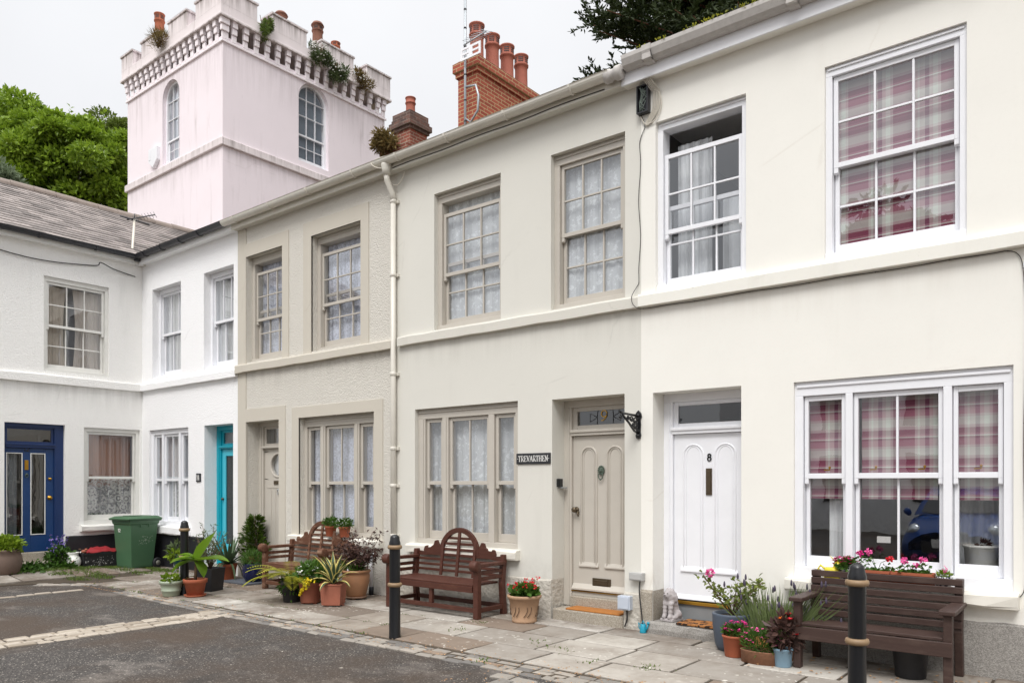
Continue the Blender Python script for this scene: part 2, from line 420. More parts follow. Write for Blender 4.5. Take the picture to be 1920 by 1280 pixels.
M['teal_light'] = simple('light_teal_door_paint', rgb(74, 186, 206), .32, .05, 5)
M['blackpaint'] = simple('black_plinth_paint', rgb(34, 34, 38), .5, .25, 6, .3, 40)
M['iron'] = simple('black_gloss_iron', rgb(22, 23, 26), .3, .2, 12, .1, 40)
M['castplas'] = simple('black_gutter_plastic', rgb(40, 41, 46), .35, .15, 8)
M['gutter'] = simple('greige_gutter_plastic', rgb(214, 210, 200), .35, .10, 6, .05, 20)
M['guttergrey'] = simple('weathered_grey_gutter', rgb(188, 184, 180), .85, .22, 16, .4, 70)
M['brass'] = simple('worn_brass', rgb(190, 146, 62), .3, .15, 20, metal=1)
M['bronze'] = simple('verdigris_bronze', rgb(78, 92, 80), .55, .3, 40, .3, 90)
M['darkbrass'] = simple('dark_brass', rgb(96, 84, 68), .4, .2, 20, metal=.7)
M['steel'] = simple('galvanised_steel', rgb(165, 170, 174), .4, .12, 14, metal=.6)
M['glass'] = glass_mat('old_window_glass')
M['glassdark'] = glass_mat('fanlight_glass', (.5, .52, .54), .03, .8)
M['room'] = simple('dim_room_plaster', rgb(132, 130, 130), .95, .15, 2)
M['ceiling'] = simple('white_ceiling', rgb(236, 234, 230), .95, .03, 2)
M['lace9'] = cloth_mat('sprigged_lace', rgb(244, 249, 255), .76, .24, 26, 'sprig', gather=.25)
M['lace10'] = cloth_mat('scrolled_lace', rgb(230, 236, 255), .72, .28, 24, 'floral', gather=.35)
M['voile'] = cloth_mat('white_voile', rgb(246, 249, 252), .95, .05, 20, 'sprig')
M['drape'] = cloth_mat('beige_curtain', rgb(224, 212, 198), 1, trans=.25)
M['brown_drape'] = cloth_mat('brown_curtain', rgb(186, 134, 104), 1, trans=.2)
M['lace12'] = cloth_mat('patterned_net', rgb(226, 224, 218), .32, .6, 17, 'floral')
M['tartan'] = tartan_mat('tartan_blind')
M['frost'] = simple('obscured_glass', rgb(52, 52, 52), .12, .3, 60, .3, 220)
M['granite'] = granite_mat('grey_granite', rgb(170, 166, 160), rgb(112, 108, 104))
M['granite_warm'] = granite_mat('warm_granite', rgb(186, 178, 164), rgb(130, 120, 106))
M['plinth9'] = render_mat('rough_plinth_paint', rgb(198, 193, 183), cast=.8, cs=24, streak=.4, amt=.5)
M['slate_grey'] = simple('grey_threshold', rgb(130, 134, 136), .6, .2, 5, .2, 20)

# ------------------------------------------------------------------ terraced houses
class House:
    def __init__(s, label, a0, a1, wing=False):
        s.a0, s.a1 = a0, a1; ac = (a0+a1)/2
        loc = (XC, ac, 0) if wing else (ac, D, 0)
        s.root = thing('terraced_house', label, 'house', loc, pi/2 if wing else 0, 'terraced houses round the yard', local=True)
        SHIFT[s.root] = Vector((-ac, 0, 0))
    def b(s, mb, name, mats, parent=None, **k): return mb.build(name, mats, parent or s.root, **k)

EAVE = 5.74
def wall(H, ops, mat, depth=5.0, top=EAVE+.04, low=-.12):
    mb = MB(); a0, a1 = H.a0, H.a1
    xs = sorted({a0, a1, *[o[0] for o in ops], *[o[1] for o in ops]}); zs = sorted({low, top, *[o[2] for o in ops], *[o[3] for o in ops]})
    for x0, x1 in zip(xs, xs[1:]):
        for z0, z1 in zip(zs, zs[1:]):
            mx, mz = (x0+x1)/2, (z0+z1)/2
            if any(o[0] < mx < o[1] and o[2] < mz < o[3] for o in ops): continue
            mb.quad((x0, 0, z0), (x1, 0, z0), (x1, 0, z1), (x0, 0, z1))
    for x0, x1, z0, z1 in ops:
        r = .3
        mb.quad((x0, 0, z0), (x0, 0, z1), (x0, r, z1), (x0, r, z0)); mb.quad((x1, 0, z1), (x1, 0, z0), (x1, r, z0), (x1, r, z1))
        mb.quad((x0, 0, z1), (x1, 0, z1), (x1, r, z1), (x0, r, z1)); mb.quad((x1, 0, z0), (x0, 0, z0), (x0, r, z0), (x1, r, z0))
    e = .004
    mb.quad((a0+e, 0, low), (a0+e, 0, top), (a0+e, depth, top), (a0+e, depth, low)); mb.quad((a1-e, 0, top), (a1-e, 0, low), (a1-e, depth, low), (a1-e, depth, top))
    mb.quad((a1, depth, low), (a0, depth, low), (a0, depth, top), (a1, depth, top))
    H.b(mb, 'wall', mat)
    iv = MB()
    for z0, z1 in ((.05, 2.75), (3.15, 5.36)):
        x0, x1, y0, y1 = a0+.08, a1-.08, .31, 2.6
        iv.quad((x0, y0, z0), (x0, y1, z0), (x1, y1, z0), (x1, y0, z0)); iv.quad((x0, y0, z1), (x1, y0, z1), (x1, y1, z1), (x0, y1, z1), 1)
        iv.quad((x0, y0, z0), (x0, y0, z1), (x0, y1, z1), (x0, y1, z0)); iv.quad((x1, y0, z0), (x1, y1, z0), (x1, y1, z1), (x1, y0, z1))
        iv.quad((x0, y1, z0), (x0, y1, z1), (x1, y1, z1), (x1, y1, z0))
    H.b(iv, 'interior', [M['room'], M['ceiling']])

def frame_sash(mb, x0, x1, z0, z1, d, cols, rows, st=.042, top=.045, bot=.045, th=.04, bar=.019):
    mb.box(x0, x0+st, d, d+th, z0, z1); mb.box(x1-st, x1, d, d+th, z0, z1)
    mb.box(x0+st, x1-st, d+.001, d+th-.001, z0, z0+bot); mb.box(x0+st, x1-st, d+.001, d+th-.001, z1-top, z1)
    gx0, gx1, gz0, gz1 = x0+st, x1-st, z0+bot, z1-top
    for i in range(1, cols):
        x = gx0+(gx1-gx0)*i/cols; mb.box(x-bar/2, x+bar/2, d+.006, d+th-.006, gz0, gz1)
    for j in range(1, rows):
        z = gz0+(gz1-gz0)*j/rows
        for i in range(cols):
            xa = gx0+(gx1-gx0)*i/cols+(bar/2 if i else 0); xb = gx0+(gx1-gx0)*(i+1)/cols-(bar/2 if i < cols-1 else 0)
            mb.box(xa, xb, d+.007, d+th-.007, z-bar/2, z+bar/2)
    return gx0, gx1, gz0, gz1

def pane(H, win, g, d):
    mb = MB(); x0, x1, z0, z1 = g; k = R.uniform(-.0012, .0012)
    mb.quad((x0, d+k, z0), (x1, d-k, z0), (x1, d-k, z1), (x0, d+k, z1)); H.b(mb, 'pane', M['glass'], win); SHIFT[win] = SHIFT[H.root]

def drape(x0, x1, z0, z1, d, amp=.025, folds=9, nz=8, gather=0.0, seed=0):
    """hanging cloth with irregular folds"""
    mb = MB(); n = folds*8; rr = random.Random(seed); ph = [rr.uniform(0, 6.28) for _ in range(4)]
    vs = []
    for j in range(nz+1):
        t = j/nz; z = z1+(z0-z1)*t
        for i in range(n+1):
            s = i/n
            x = x0+(x1-x0)*s; c = (x0+x1)/2; x = c+(x-c)*(1-gather*sin(pi*t))
            w = .5*sin(2*pi*folds*s+ph[0]+1.3*sin(3.1*s*2+ph[1])+.25*t)+.22*sin(2*pi*folds*1.7*s+ph[2])
            vs.append((x, d+amp*w*(.55+.45*t), z+(.012*sin(2*pi*folds*s*.5+ph[3]) if j == nz else 0)))
    mb.add(vs, [(j*(n+1)+i, j*(n+1)+i+1, (j+1)*(n+1)+i+1, (j+1)*(n+1)+i) for j in range(nz) for i in range(n)], 0, True)
    return mb

def window(H, x0, x1, z0, z1, mat, reveal=.10, fw=.06, head=.07, sillh=.06, cols=3, rows=2, lights=None, gap=0.0, lift=0.0, low_rows=None, low_cols=None, bot=.075, mid=None, lite_st=.042):
    fm = MB(); dp = .15; r = reveal
    lights = lights or [(x0+fw, x1-fw, cols)]
    edges = [x0]+[e for l in lights for e in l[:2]]+[x1]
    for a, b in zip(edges[::2], edges[1::2]):
        fm.box(a, b, r, r+dp, z0+sillh, z1-head)
        if b-a > .09:                                   # staff bead up the face of the lining
            fm.box(a+.028, b-.028, r-.010, r-.001, z0+sillh+.002, z1-head-.002)
    fm.box(x0, x1, r+.001, r+dp, z1-head, z1); fm.box(x0, x1, r-.018, r+dp, z0, z0+sillh)
    fm.box(x0+.02, x1-.02, r-.012, r, z1-head*.42, z1-head*.24)
    win = H.b(fm, 'window', mat, bevel=.004)
    zi0, zi1 = z0+sillh, z1-head; hs = (zi1-zi0)/2+.022
    if mid: hu, hl = zi1-mid+.022, mid-zi0+.022
    else: hu = hl = hs
    for a, b, c in lights:
        up = MB(); t = zi1-gap-.003
        g = frame_sash(up, a+.006, b-.006, t-hu, t, r+.03, c, rows, st=lite_st)
        for sx in (a+.006, b-.006-lite_st): up.prism([(r+.031, t-hu), (r+.069, t-hu), (r+.069, t-hu-.03), (r+.05, t-hu-.06), (r+.031, t-hu-.045)], 'x', sx, sx+lite_st)
        H.b(up, 'upper_sash', mat, win, bevel=.003); pane(H, win, g, r+.05)
        lo = MB(); zb = zi0+lift+.002
        g = frame_sash(lo, a+.006, b-.006, zb, zb+hl, r+.076, low_cols or c, low_rows or rows, st=lite_st, bot=bot)
        H.b(lo, 'lower_sash', mat, win, bevel=.003); pane(H, win, g, r+.096)
    SHIFT[win] = SHIFT[H.root]
    return win

def band(H, z0, z1, mat, proj=.06, e0=0, e1=0):
    mb = MB(); n = 14; x0, x1 = H.a0+e0, H.a1+e1          # slightly wavy hand-run course
    top = [z1+R.uniform(-.006, .006) for _ in range(n+1)]; lo = [z0+R.uniform(-.004, .004) for _ in range(n+1)]
    vs = []
    for i in range(n+1):
        x = x0+(x1-x0)*i/n; vs += [(x, -.001, lo[i]), (x, -proj, lo[i]+.004), (x, -proj, top[i]-.018), (x, -proj+.014, top[i]), (x, -.001, top[i]+.006)]
    fs = [(i*5+k, (i+1)*5+k, (i+1)*5+k+1, i*5+k+1) for i in range(n) for k in range(4)]+[(4, 3, 2, 1, 0), tuple(n*5+k for k in range(5))]
    mb.add(vs, fs); H.b(mb, 'sill_course', mat)

def half_gutter(H, x0, x1, mat, r=.070, d=-.20, z=EAVE+.118, step=.95, clip=None):
    mb = MB(); k = 9
    sec = [(d-r*cos(pi*i/k), z-r*sin(pi*i/k)) for i in range(k+1)]
    sec = [(sec[0][0]-.008, z+.006)]+sec
    inn = [(d-(r-.006)*cos(pi*i/k), z-(r-.006)*sin(pi*i/k)) for i in range(k, -1, -1)]
    mb.prism(sec+inn, 'x', x0, x1)
    g = H.b(mb, 'gutter', mat)
    x = x0+.35
    while x < x1-.1:
        cl = MB()
        o = [(d-(r+.012)*cos(pi*i/k), z-(r+.012)*sin(pi*i/k)) for i in range(k+1)]
        ii = [(d-(r+.001)*cos(pi*i/k), z-(r+.001)*sin(pi*i/k)) for i in range(k, -1, -1)]
        cl.prism(o+ii, 'x', x-.014, x+.014); cl.box(x-.014, x+.014, d+r+.002, -.135, z-.05, z-.025); x += step*R.uniform(.92, 1.08)
        H.b(cl, 'gutter_bracket', clip or mat, g)

def eaves(H, fascia, soffit, e0=0, e1=0, zb=EAVE-.02, zt=EAVE+.13):
    mb = MB(); mb.box(H.a0+e0, H.a1+e1, -.135, -.115, zb, zt); H.b(mb, 'fascia', fascia)
    mb = MB(); mb.box(H.a0+e0, H.a1+e1, -.114, .0, zb+.012, zb+.03); H.b(mb, 'soffit', soffit)

def slate_roof(name, H, quad_fn, rows, length, width, rowh, mats, thick=.012):
    """quad_fn(u, v): point on the slope, u along the eaves (m), v up the slope (m)"""
    mb = MB(); n = int(length/width)+1
    for j in range(rows):
        off = (j % 2)*.5*width
        for i in range(-1, n):
            u0 = max(0, i*width+off); u1 = min(length, u0+width if i >= 0 else off)
            if u1-u0 < .02: continue
            jit = R.uniform(-.006, .006); v0 = j*rowh+jit; v1 = (j+1)*rowh+.05
            lift = thick+R.uniform(0, .006)
            a, b = quad_fn(u0+.002, v0, lift), quad_fn(u1-.002, v0, lift); c, d = quad_fn(u1-.002, v1, .002), quad_fn(u0+.002, v1, .002)
            a2, b2 = quad_fn(u0+.002, v0, lift-thick), quad_fn(u1-.002, v0, lift-thick)
            mb.add([a, b, c, d, a2, b2], [(0, 1, 2, 3), (0, 4, 5, 1)])
    under = [quad_fn(0, -.05, -.012), quad_fn(length, -.05, -.012), quad_fn(length, rows*rowh+.05, -.012), quad_fn(0, rows*rowh+.05, -.012)]
    mb.quad(*under)
    return H.b(mb, name, mats)
M['slate'] = simple('weathered_slate', rgb(132, 124, 120), .8, .3, 9, .4, 40, island=.4)
M['ridge'] = simple('ridge_tile', rgb(142, 130, 122), .9, .25, 7, .4, 30)

def back_roof(H, length_from=None, z0=EAVE+.14, y0=-.16, slope=.47, run=4.3):
    """the low slates behind the gutter and the far slope"""
    s = sqrt(1+slope*slope)
    def q(u, v, h): y = y0+v/s; return (H.a0+u, y-h*slope/s, z0+(y-y0)*slope+h/s)
    slate_roof('roof', H, q, 20, H.a1-H.a0, .32, run*s/20, M['slate'])
    mb = MB(); yr = y0+run; zr = z0+run*slope
    mb.quad((H.a0, yr, zr), (H.a1, yr, zr), (H.a1, 5.1, EAVE), (H.a0, 5.1, EAVE))
    for x in (H.a0+.02, H.a1-.02): mb.add([(x, 0, EAVE), (x, yr, zr-.03), (x, 5.0, EAVE)], [(0, 1, 2)])
    H.b(mb, 'rear_roof', M['slate'])

def arched_panel(mb, x0, x1, z0, z1, d, w=.018, m=0):
    """raised moulding round a tall panel with a round head"""
    cx, r = (x0+x1)/2, (x1-x0)/2
    path = [(x0, z0)]+[(x0, z1-r)]+[(cx-r*cos(radians(a)), z1-r+r*sin(radians(a))) for a in range(15, 180, 15)]+[(x1, z1-r), (x1, z0)]
    mb.tube([(x, d, z) for x, z in path], w*.62, 8, m)
    ins = .030
    path2 = [(cx+(x-cx)*(1-ins/r), z-ins*.6 if z > z0 else z+.03) for x, z in path]
    mb.tube([(x, d+.001, z) for x, z in path2], w*.36, 6, m)
    mb.prism([(d+.012, z0+.0), (d-.016, z0-.004), (d-.016, z0+.012), (d-.002, z0+.05), (d+.012, z0+.05)], 'x', x0-.03, x1+.03, m)

def surround(H, rects, mat, proj=.012):
    for x0, x1, z0, z1, o in rects:
        pass
def sill(H, x0, x1, z0, z1, mat, proj=.09, back=.1, rough=.006):
    mb = MB(); n = 8; vs = []
    for i in range(n+1):
        x = x0+(x1-x0)*i/n; j = lambda: R.uniform(-rough, rough)
        vs += [(x, back, z0), (x, -proj+.012+j(), z0+j()), (x, -proj+j(), z0+.02+j()), (x, -proj+j(), z1-.03+j()), (x, -proj+.02+j(), z1-.012), (x, back, z1)]
    fs = [(i*6+k, (i+1)*6+k, (i+1)*6+(k+1) % 6, i*6+(k+1) % 6) for i in range(n) for k in range(6)]+[tuple(range(6))[::-1], tuple(n*6+k for k in range(6))]
    mb.add(vs, fs); return H.b(mb, 'window_sill', mat)

def plinth(H, x0, x1, z1, mat, proj=.02, side=None):
    mb = MB(); n = max(2, int((x1-x0)/.16)); vs = []
    for i in range(n+1):
        x = x0+(x1-x0)*i/n
        vs += [(x, -proj, -.12), (x, -proj+R.uniform(-.004, .004), z1*.5), (x, -proj, z1-.02+R.uniform(-.008, .008)), (x, 0.003, z1+R.uniform(-.006, .008))]
    fs = [(i*4+k, (i+1)*4+k, (i+1)*4+k+1, i*4+k+1) for i in range(n) for k in range(3)]
    fs += [(3, 2, 1, 0), tuple(n*4+k for k in range(4))]
    mb.add(vs, fs)
    if side:                                   # return into the door reveal
        for sx, sgn, dd in side: mb.box(sx, sx+sgn*.018, .004, dd, -.12, z1-.004)
    return H.b(mb, 'plinth', mat)

def door_frame(H, x0, x1, z0, z1, d, jl, jr, lx, zt0, zt1, mat, head=.06, depth=.1, th=None, glass='glassdark', fl=.05):
    """jambs, head, transom bar and the fanlight sash above a door"""
    mb = MB()
    mb.box(x0, x0+jl, d, d+depth, z0, z1-head); mb.box(x1-jr, x1, d, d+depth, z0, z1-head); mb.box(x0, x1, d+.001, d+depth, z1-head, z1)
    mb.box(x0+jl, x1-jr, d-.012, d+depth, zt0, zt1); mb.box(x0+jl-.01, x1-jr+.01, d-.028, d-.012, zt1-.035, zt1-.006)
    mb.box(x0+jl*.55, x0+jl*.72, d-.012, d-.001, z0, z1-head-.001)
    a, b, c, e = x0+jl, x1-jr, zt1, z1-head
    mb.box(a, a+fl, d+.03, d+.07, c, e); mb.box(b-fl, b, d+.03, d+.07, c, e); mb.box(a+fl, b-fl, d+.031, d+.069, c, c+fl*.8); mb.box(a+fl, b-fl, d+.031, d+.069, e-fl*.8, e)
    o = H.b(mb, 'door_frame', mat, bevel=.004); SHIFT[o] = SHIFT[H.root]
    g = MB(); g.quad((a+fl, d+.05, c+fl*.8), (b-fl, d+.05, c+fl*.8), (b-fl, d+.05, e-fl*.8), (a+fl, d+.05, e-fl*.8)); H.b(g, 'fanlight', M[glass], o)
    return o

# ================= number 8, nearest, cream
H8 = House('cream rendered terraced house with a white door and tartan blinds', fx(1202), 3.2)
w8u1 = (fx(1229), fx(1398.5), 3.53, 5.285); w8u2 = (fx(1546), fx(1812.5), 3.55, 5.285)
w8g = (fx(1488), fx(1900), .70, 2.48); d8 = (fx(1224), fx(1389.7), -.12, 2.49)
x2 = .7
ops8 = [w8u1, w8u2, w8g, d8, (x2+.3, x2+1.3, 3.55, 5.285), (x2+.2, x2+1.15, .7, 2.48)]
wall(H8, ops8, M['wall8'])
window(H8, *w8u1, M['white'], fw=.06, head=.08, sillh=.07, gap=.25, lite_st=.038, reveal=.05)
w = window(H8, *w8u2, M['white'], fw=.055, head=.085, sillh=.06, reveal=.03, bot=.085, lite_st=.038)
bl = MB(); bl.box(w8u2[0]+.08, w8u2[1]-.08, .152, .157, w8u2[2]+.08, w8u2[3]-.1); H8.b(bl, 'blind', M['tartan'], w)
x0, x1 = w8g[0], w8g[1]; W = x1-x0
w = window(H8, *w8g, M['white'], reveal=.03, head=.13, sillh=.09, rows=1, low_rows=1, bot=.095, lite_st=.034, mid=1.62,
       lights=[(fx(1517, D+.08)-.04, fx(1579, D+.08)+.04, 1), (fx(1610, D+.08)-.04, fx(1760, D+.08)+.04, 2), (fx(1797, D+.08)-.04, fx(1872, D+.08)+.04, 1)])
for a, b in ((x0+.10, x0+.46), (x0+.55, x1-.55), (x1-.46, x1-.10)):
    bl = MB(); z0 = 1.425; vs = []; n = 10
    for i in range(n+1):
        z = 2.40+(z0-2.40)*i/n; dd = .160+.006*sin(i*2.2)
        vs += [(a, dd, z), (b, dd, z)]
    bl.add(vs, [(2*i, 2*i+1, 2*i+3, 2*i+2) for i in range(n)], 0, True); bl.box(a, b, .155, .167, z0-.012, z0+.002)
    H8.b(bl, 'blind', M['tartan'], w)
H8.b(drape(x1-.46, x1-.10, .82, 2.3, .56, .02, 5, seed=4), 'net_curtain', M['voile'], w)
H8.b(drape(x0+.24, x0+.36, .82, 2.3, .27, .02, 2, seed=5), 'net_curtain', M['voile'], w)
b = MB(); p_ = P(1657, 1011, D+.13); b.box(p_[0]-.055, p_[0]+.055, .128, .1295, p_[2]-.028, p_[2]+.028)
H8.b(b, 'window_sticker', M['lace9'] if False else simple('paper_sticker', rgb(226, 226, 222), .6, .08, 60), w)
for cx, z in ((x0+.27, 1.66), (x0+.66, 1.66), (x1-.66, 1.66), (x1-.25, 1.66)):
    cat = MB(); cat.ball((cx+.02, .10, z+.035), .012); cat.bar((cx-.03, .10, z+.012), (cx+.02, .10, z+.014), .012, .012); cat.tube([(cx+.02, .10, z+.01), (cx+.02, .10, z+.04)], .006, 6)
    H8.b(cat, 'sash_fastener', M['brass'], w)
w = [c for c in H8.root.children if c.name.startswith('window')][0]
H8.b(drape(w8u1[0]+.12, w8u1[0]+.50, 3.62, 5.1, .28, .03, 6, seed=2), 'net_curtain', M['voile'], w)
H8.b(drape(w8u1[0]+.52, w8u1[0]+.80, 3.62, 4.55, .5, .02, 3, seed=6), 'hanging_linen', M['voile'], w)
sl = MB(); rr = random.Random(3)
for i in range(5): sl.ball((w8u1[0]+.2+i*.045, .28, 3.66+rr.uniform(0, .03)), .05, 10, 0, .5, 1.2)
sl.box(w8u1[0]+.12, w8u1[0]+.6, .24, .36, 3.60, 3.66); H8.b(sl, 'folded_linen', M['lace9'], w)
for o8 in ops8[4:]:
    w = window(H8, *o8, M['white'], fw=.09, head=.12, reveal=.03, rows=1 if o8[2] < 1 else 2)
    H8.b(drape(o8[0]+.06, o8[1]-.06, o8[2]+.08, o8[3]-.1, .24, .02, 9, seed=9), 'net_curtain', M['voile'], w)
band(H8, 3.385, 3.515, M['band8'], .075)
sill(H8, w8g[0]-.05, fx(1912), .575, .70, M['greysill'], .11, rough=.008)
plinth(H8, H8.a0, d8[0]-.001, .44, M['granite_warm'], .022, side=[(d8[0], .001, .24)]); plinth(H8, d8[1]+.001, H8.a1, .45, M['granite'], .022, side=[(d8[1], -.001, .24)])
dz = lambda u, v: P(u, v, D+.27)[2]
lx = fx(1264, D+.28); jl = lx-d8[0]; l1 = d8[1]-.05; lz0, lz1 = .335, dz(1264, 815)
f8 = door_frame(H8, d8[0], d8[1], .3, d8[3], .24, jl, .05, lx, lz1+.004, lz1+.075, M['white'], head=.085, depth=.12)
lf = MB(); lf.box(lx+.004, l1-.004, .27, .315, lz0, lz1)
pw = (l1-lx); pm = .115
arched_panel(lf, lx+pm, lx+pw/2-.065, lz0+.30, lz1-.11, .268, .015); arched_panel(lf, lx+pw/2+.065, l1-pm, lz0+.30, lz1-.11, .268, .015)
lf.prism([(.272, lz0+.005), (.235, lz0+.008), (.235, lz0+.02), (.268, lz0+.06)], 'x', lx+.008, l1-.008)
dr8 = H8.b(lf, 'door', M['white'], bevel=.003)
mid8 = (lx+l1)/2
n8 = MB(); write(n8, '8', mid8-.02, P(1332, 863, D+.27)[2], .07, lambda x, y: (x, .268, y), (0, -.008, 0), .15); H8.b(n8, 'door_number', M['iron'], dr8)
lp = MB(); zc = P(1332, 904, D+.27)[2]; lp.box(mid8-.033, mid8+.033, .258, .269, zc-.13, zc+.145); lp.box(mid8-.02, mid8+.02, .250, .258, zc-.105, zc+.12); H8.b(lp, 'letter_plate', M['darkbrass'], dr8, bevel=.003)
th = MB(); th.box(lx-.0, l1, .22, .32, .295, .33); H8.b(th, 'threshold_strip', M['brass'], bevel=.004)
th = MB(); th.box(lx, l1, .245, .33, .13, .294); H8.b(th, 'threshold', M['slate_grey'])
st = MB(); n = 8; vs = []
xa, xb = d8[0]-.05, d8[1]+.02
for i in range(n+1):
    x = xa+(xb-xa)*i/n; j = lambda: R.uniform(-.007, .007); yb = .24 if .02 < i/n < .98 else .24
    vs += [(x, -.085, -.1), (x, -.095+j(), .06+j()), (x, -.085+j(), .115+j()), (x, -.05, .132), (x, -.0235, .132)]
st.add(vs, [(i*5+k, (i+1)*5+k, (i+1)*5+k+1, i*5+k+1) for i in range(n) for k in range(4)]+[(4, 3, 2, 1, 0), tuple(n*5+k for k in range(5))])
st.box(d8[0]+.02, d8[1]-.02, -.0235, .33, -.1, .1315)
H8.b(st, 'doorstep', M['granite'])
eaves(H8, M['white'], M['wall8'], e0=-.16, zb=EAVE-.03, zt=EAVE+.10)
gt = MB(); gt.prism([(-.118, 5.83), (-.20, 5.83), (-.235, 5.855), (-.262, 5.915), (-.262, 5.955), (-.245, 5.955), (-.225, 5.88), (-.135, 5.86), (-.135, 5.955), (-.118, 5.955)], 'x', H8.a0-.09, H8.a1)
g8 = H8.b(gt, 'gutter', M['guttergrey'])
for x in [H8.a0+.15+i*1.45 for i in range(5)]:
    jn = MB(); jn.prism([(-.13, 5.815), (-.205, 5.815), (-.248, 5.845), (-.272, 5.91), (-.272, 5.965), (-.262, 5.965), (-.262, 5.83), (-.13, 5.83)], 'x', x, x+.10)
    H8.b(jn, 'gutter_joint', M['guttergrey'], g8)
ms = MB()
for i in range(60):
    x = R.uniform(H8.a0+.2, H8.a1-1.5); 
    for k in range(9): ms.leaf((x+R.uniform(-.05, .05), -.25, 5.95), (R.uniform(-.5, .5), -.3, 1), R.uniform(.008, .02), .010)
back_roof(H8, z0=EAVE+.215)

# ================= number 9, greige, smooth
H9 = House('smooth greige terraced house with lace curtains and an arch panelled grey door', fx(745), fx(1202))
w9u1 = (fx(814), fx(938.7), 3.53, 5.29); w9u2 = (fx(1033), fx(1171.8), 3.53, 5.30)
w9g = (fx(778), fx(970.7), .77, 2.527); d9 = (fx(1035), fx(1171), -.12, 2.507)
wall(H9, [w9u1, w9u2, w9g, d9], M['wall9'])
for k, (o, gp) in enumerate(((w9u1, .135), (w9u2, 0))):
    w = window(H9, *o, M['taupe'], fw=.07, head=.115, sillh=.06, gap=gp, reveal=.07, bot=.085, lite_st=.038)
    H9.b(drape(o[0]+.05, o[1]-.05, o[2]+.07, o[3]-.11, .205, .012, 8, seed=20+k), 'net_curtain', M['lace9'], w)
x0, x1 = w9g[0], w9g[1]
w = window(H9, *w9g, M['taupe'], reveal=.06, head=.13, sillh=.06, rows=1, low_rows=1, bot=.10, lite_st=.042, mid=1.56,
           lights=[(fx(797, D+.06), fx(829, D+.06), 1), (fx(840, D+.06), fx(915.5, D+.06), 2), (fx(926, D+.06), fx(966, D+.06), 1)])
for k, (a, b) in enumerate(((fx(798, D+.2), fx(829, D+.06)+.05), (fx(838, D+.2), fx(916, D+.06)+.03), (fx(924, D+.2), x1-.03))):
    H9.b(drape(a+(.10 if k == 0 else .04), b-.01, .84, 2.42, .225, .024, 3 if k != 1 else 5, gather=.05, seed=30+k), 'net_curtain', M['lace9'], w)
band(H9, 3.385, 3.51, M['band9'], .065, e0=.06)
sill(H9, fx(768), fx(975), .645, .77, M['greysill'], .09)
plinth(H9, H9.a0+.001, d9[0]-.001, .455, M['plinth9'], .022, side=[(d9[0], .001, .24)]); plinth(H9, d9[1]+.001, H9.a1-.002, .40, M['plinth9'], .022)
dz = lambda u, v: P(u, v, D+.27)[2]
lx = fx(1075, D+.28); jl = lx-d9[0]; l1 = d9[1]-.055; lz0, lz1 = .33, dz(1076, 818)
f9 = door_frame(H9, d9[0], d9[1], .14, d9[3], .24, jl, .055, lx, lz1+.004, lz1+.075, M['taupe'], head=.08, depth=.12, fl=.06)
lf = MB(); lf.box(lx+.004, l1-.004, .27, .315, lz0, lz1); pw = l1-lx
arched_panel(lf, lx+.12, lx+pw/2-.07, lz0+.27, lz1-.13, .267, .022); arched_panel(lf, lx+pw/2+.07, l1-.12, lz0+.27, lz1-.13, .267, .022)
lf.prism([(.272, lz0-.0), (.225, lz0+.0), (.225, lz0+.02), (.268, lz0+.075)], 'x', lx+.008, l1-.008)
dr9 = H9.b(lf, 'door', M['taupe'], bevel=.003); m9 = (lx+l1)/2
th = MB(); th.box(lx-.0, l1, .255, .34, .26, .326); H9.b(th, 'door_sill', M['taupe'], bevel=.004)
th = MB(); th.box(lx, l1, .235, .255, .312, .322); H9.b(th, 'threshold_strip', M['brass'])
kn = MB(); zk = P(1132, 886, D+.26)[2]
kn.lathe([(.001, -.02), (.026, -.016), (.036, 0), (.03, .012), (.012, .022), (.001, .025)], (0, 0, 0), 14)
kn.v = [(m9+x, .262-z*1.1, zk+.03+y*1.3) for x, y, z in kn.v]
for a in range(0, 360, 30): kn.ball((m9+.034*cos(radians(a)), .252, zk+.03+.044*sin(radians(a))), .012, 6)
kn.ball((m9, .236, zk+.022), .012, 8); kn.ball((m9-.013, .240, zk+.045), .006, 6); kn.ball((m9+.013, .240, zk+.045), .006, 6)
kn.tube([(m9+.030*cos(radians(a)), .238, zk-.03+.042*sin(radians(a))) for a in range(150, 391, 20)], .006, 8); kn.ball((m9, .238, zk-.075), .011, 8)
H9.b(kn, 'door_knocker', M['bronze'], dr9)
kb = MB(); zk = P(1080, 955, D+.26)[2]; xk = lx+.055
kb.lathe([(.034, 0), (.034, .008), (.014, .014), (.012, .04), (.026, .046), (.032, .06), (.026, .074), (.001, .08)], (0, 0, 0), 16); kb.v = [(xk+x, .268-z, zk+y) for x, y, z in kb.v]
kb.tube([(xk+.03, .262, zk-.03), (xk+.03, .235, zk-.03), (xk+.045, .232, zk-.075)], .009, 8); kb.ball((xk+.03, .25, zk-.03), .018, 8); H9.b(kb, 'door_knob', M['darkbrass'], dr9)
lp = MB(); zc = P(1132, 1092, D+.26)[2]; lp.box(m9-.12, m9+.12, .256, .268, zc-.045, zc+.045); lp.box(m9-.085, m9+.085, .248, .256, zc-.026, zc+.026); lp.box(m9-.085, m9+.085, .244, .249, zc+.012, zc+.022)
H9.b(lp, 'letter_plate', M['darkbrass'], dr9, bevel=.003)
nn = MB(); a, b = lx+.06, l1-.06; zf0, zf1 = lz1+.13, d9[3]-.13
cx = fx(1134, D+.28); write(nn, '9', cx-.06, zf0+.025, (zf1-zf0)*.86, lambda x, y: (x, .285, y), (0, -.003, 0), .07)
H9.b(nn, 'door_number', M['brass'], f9)
ld = MB()
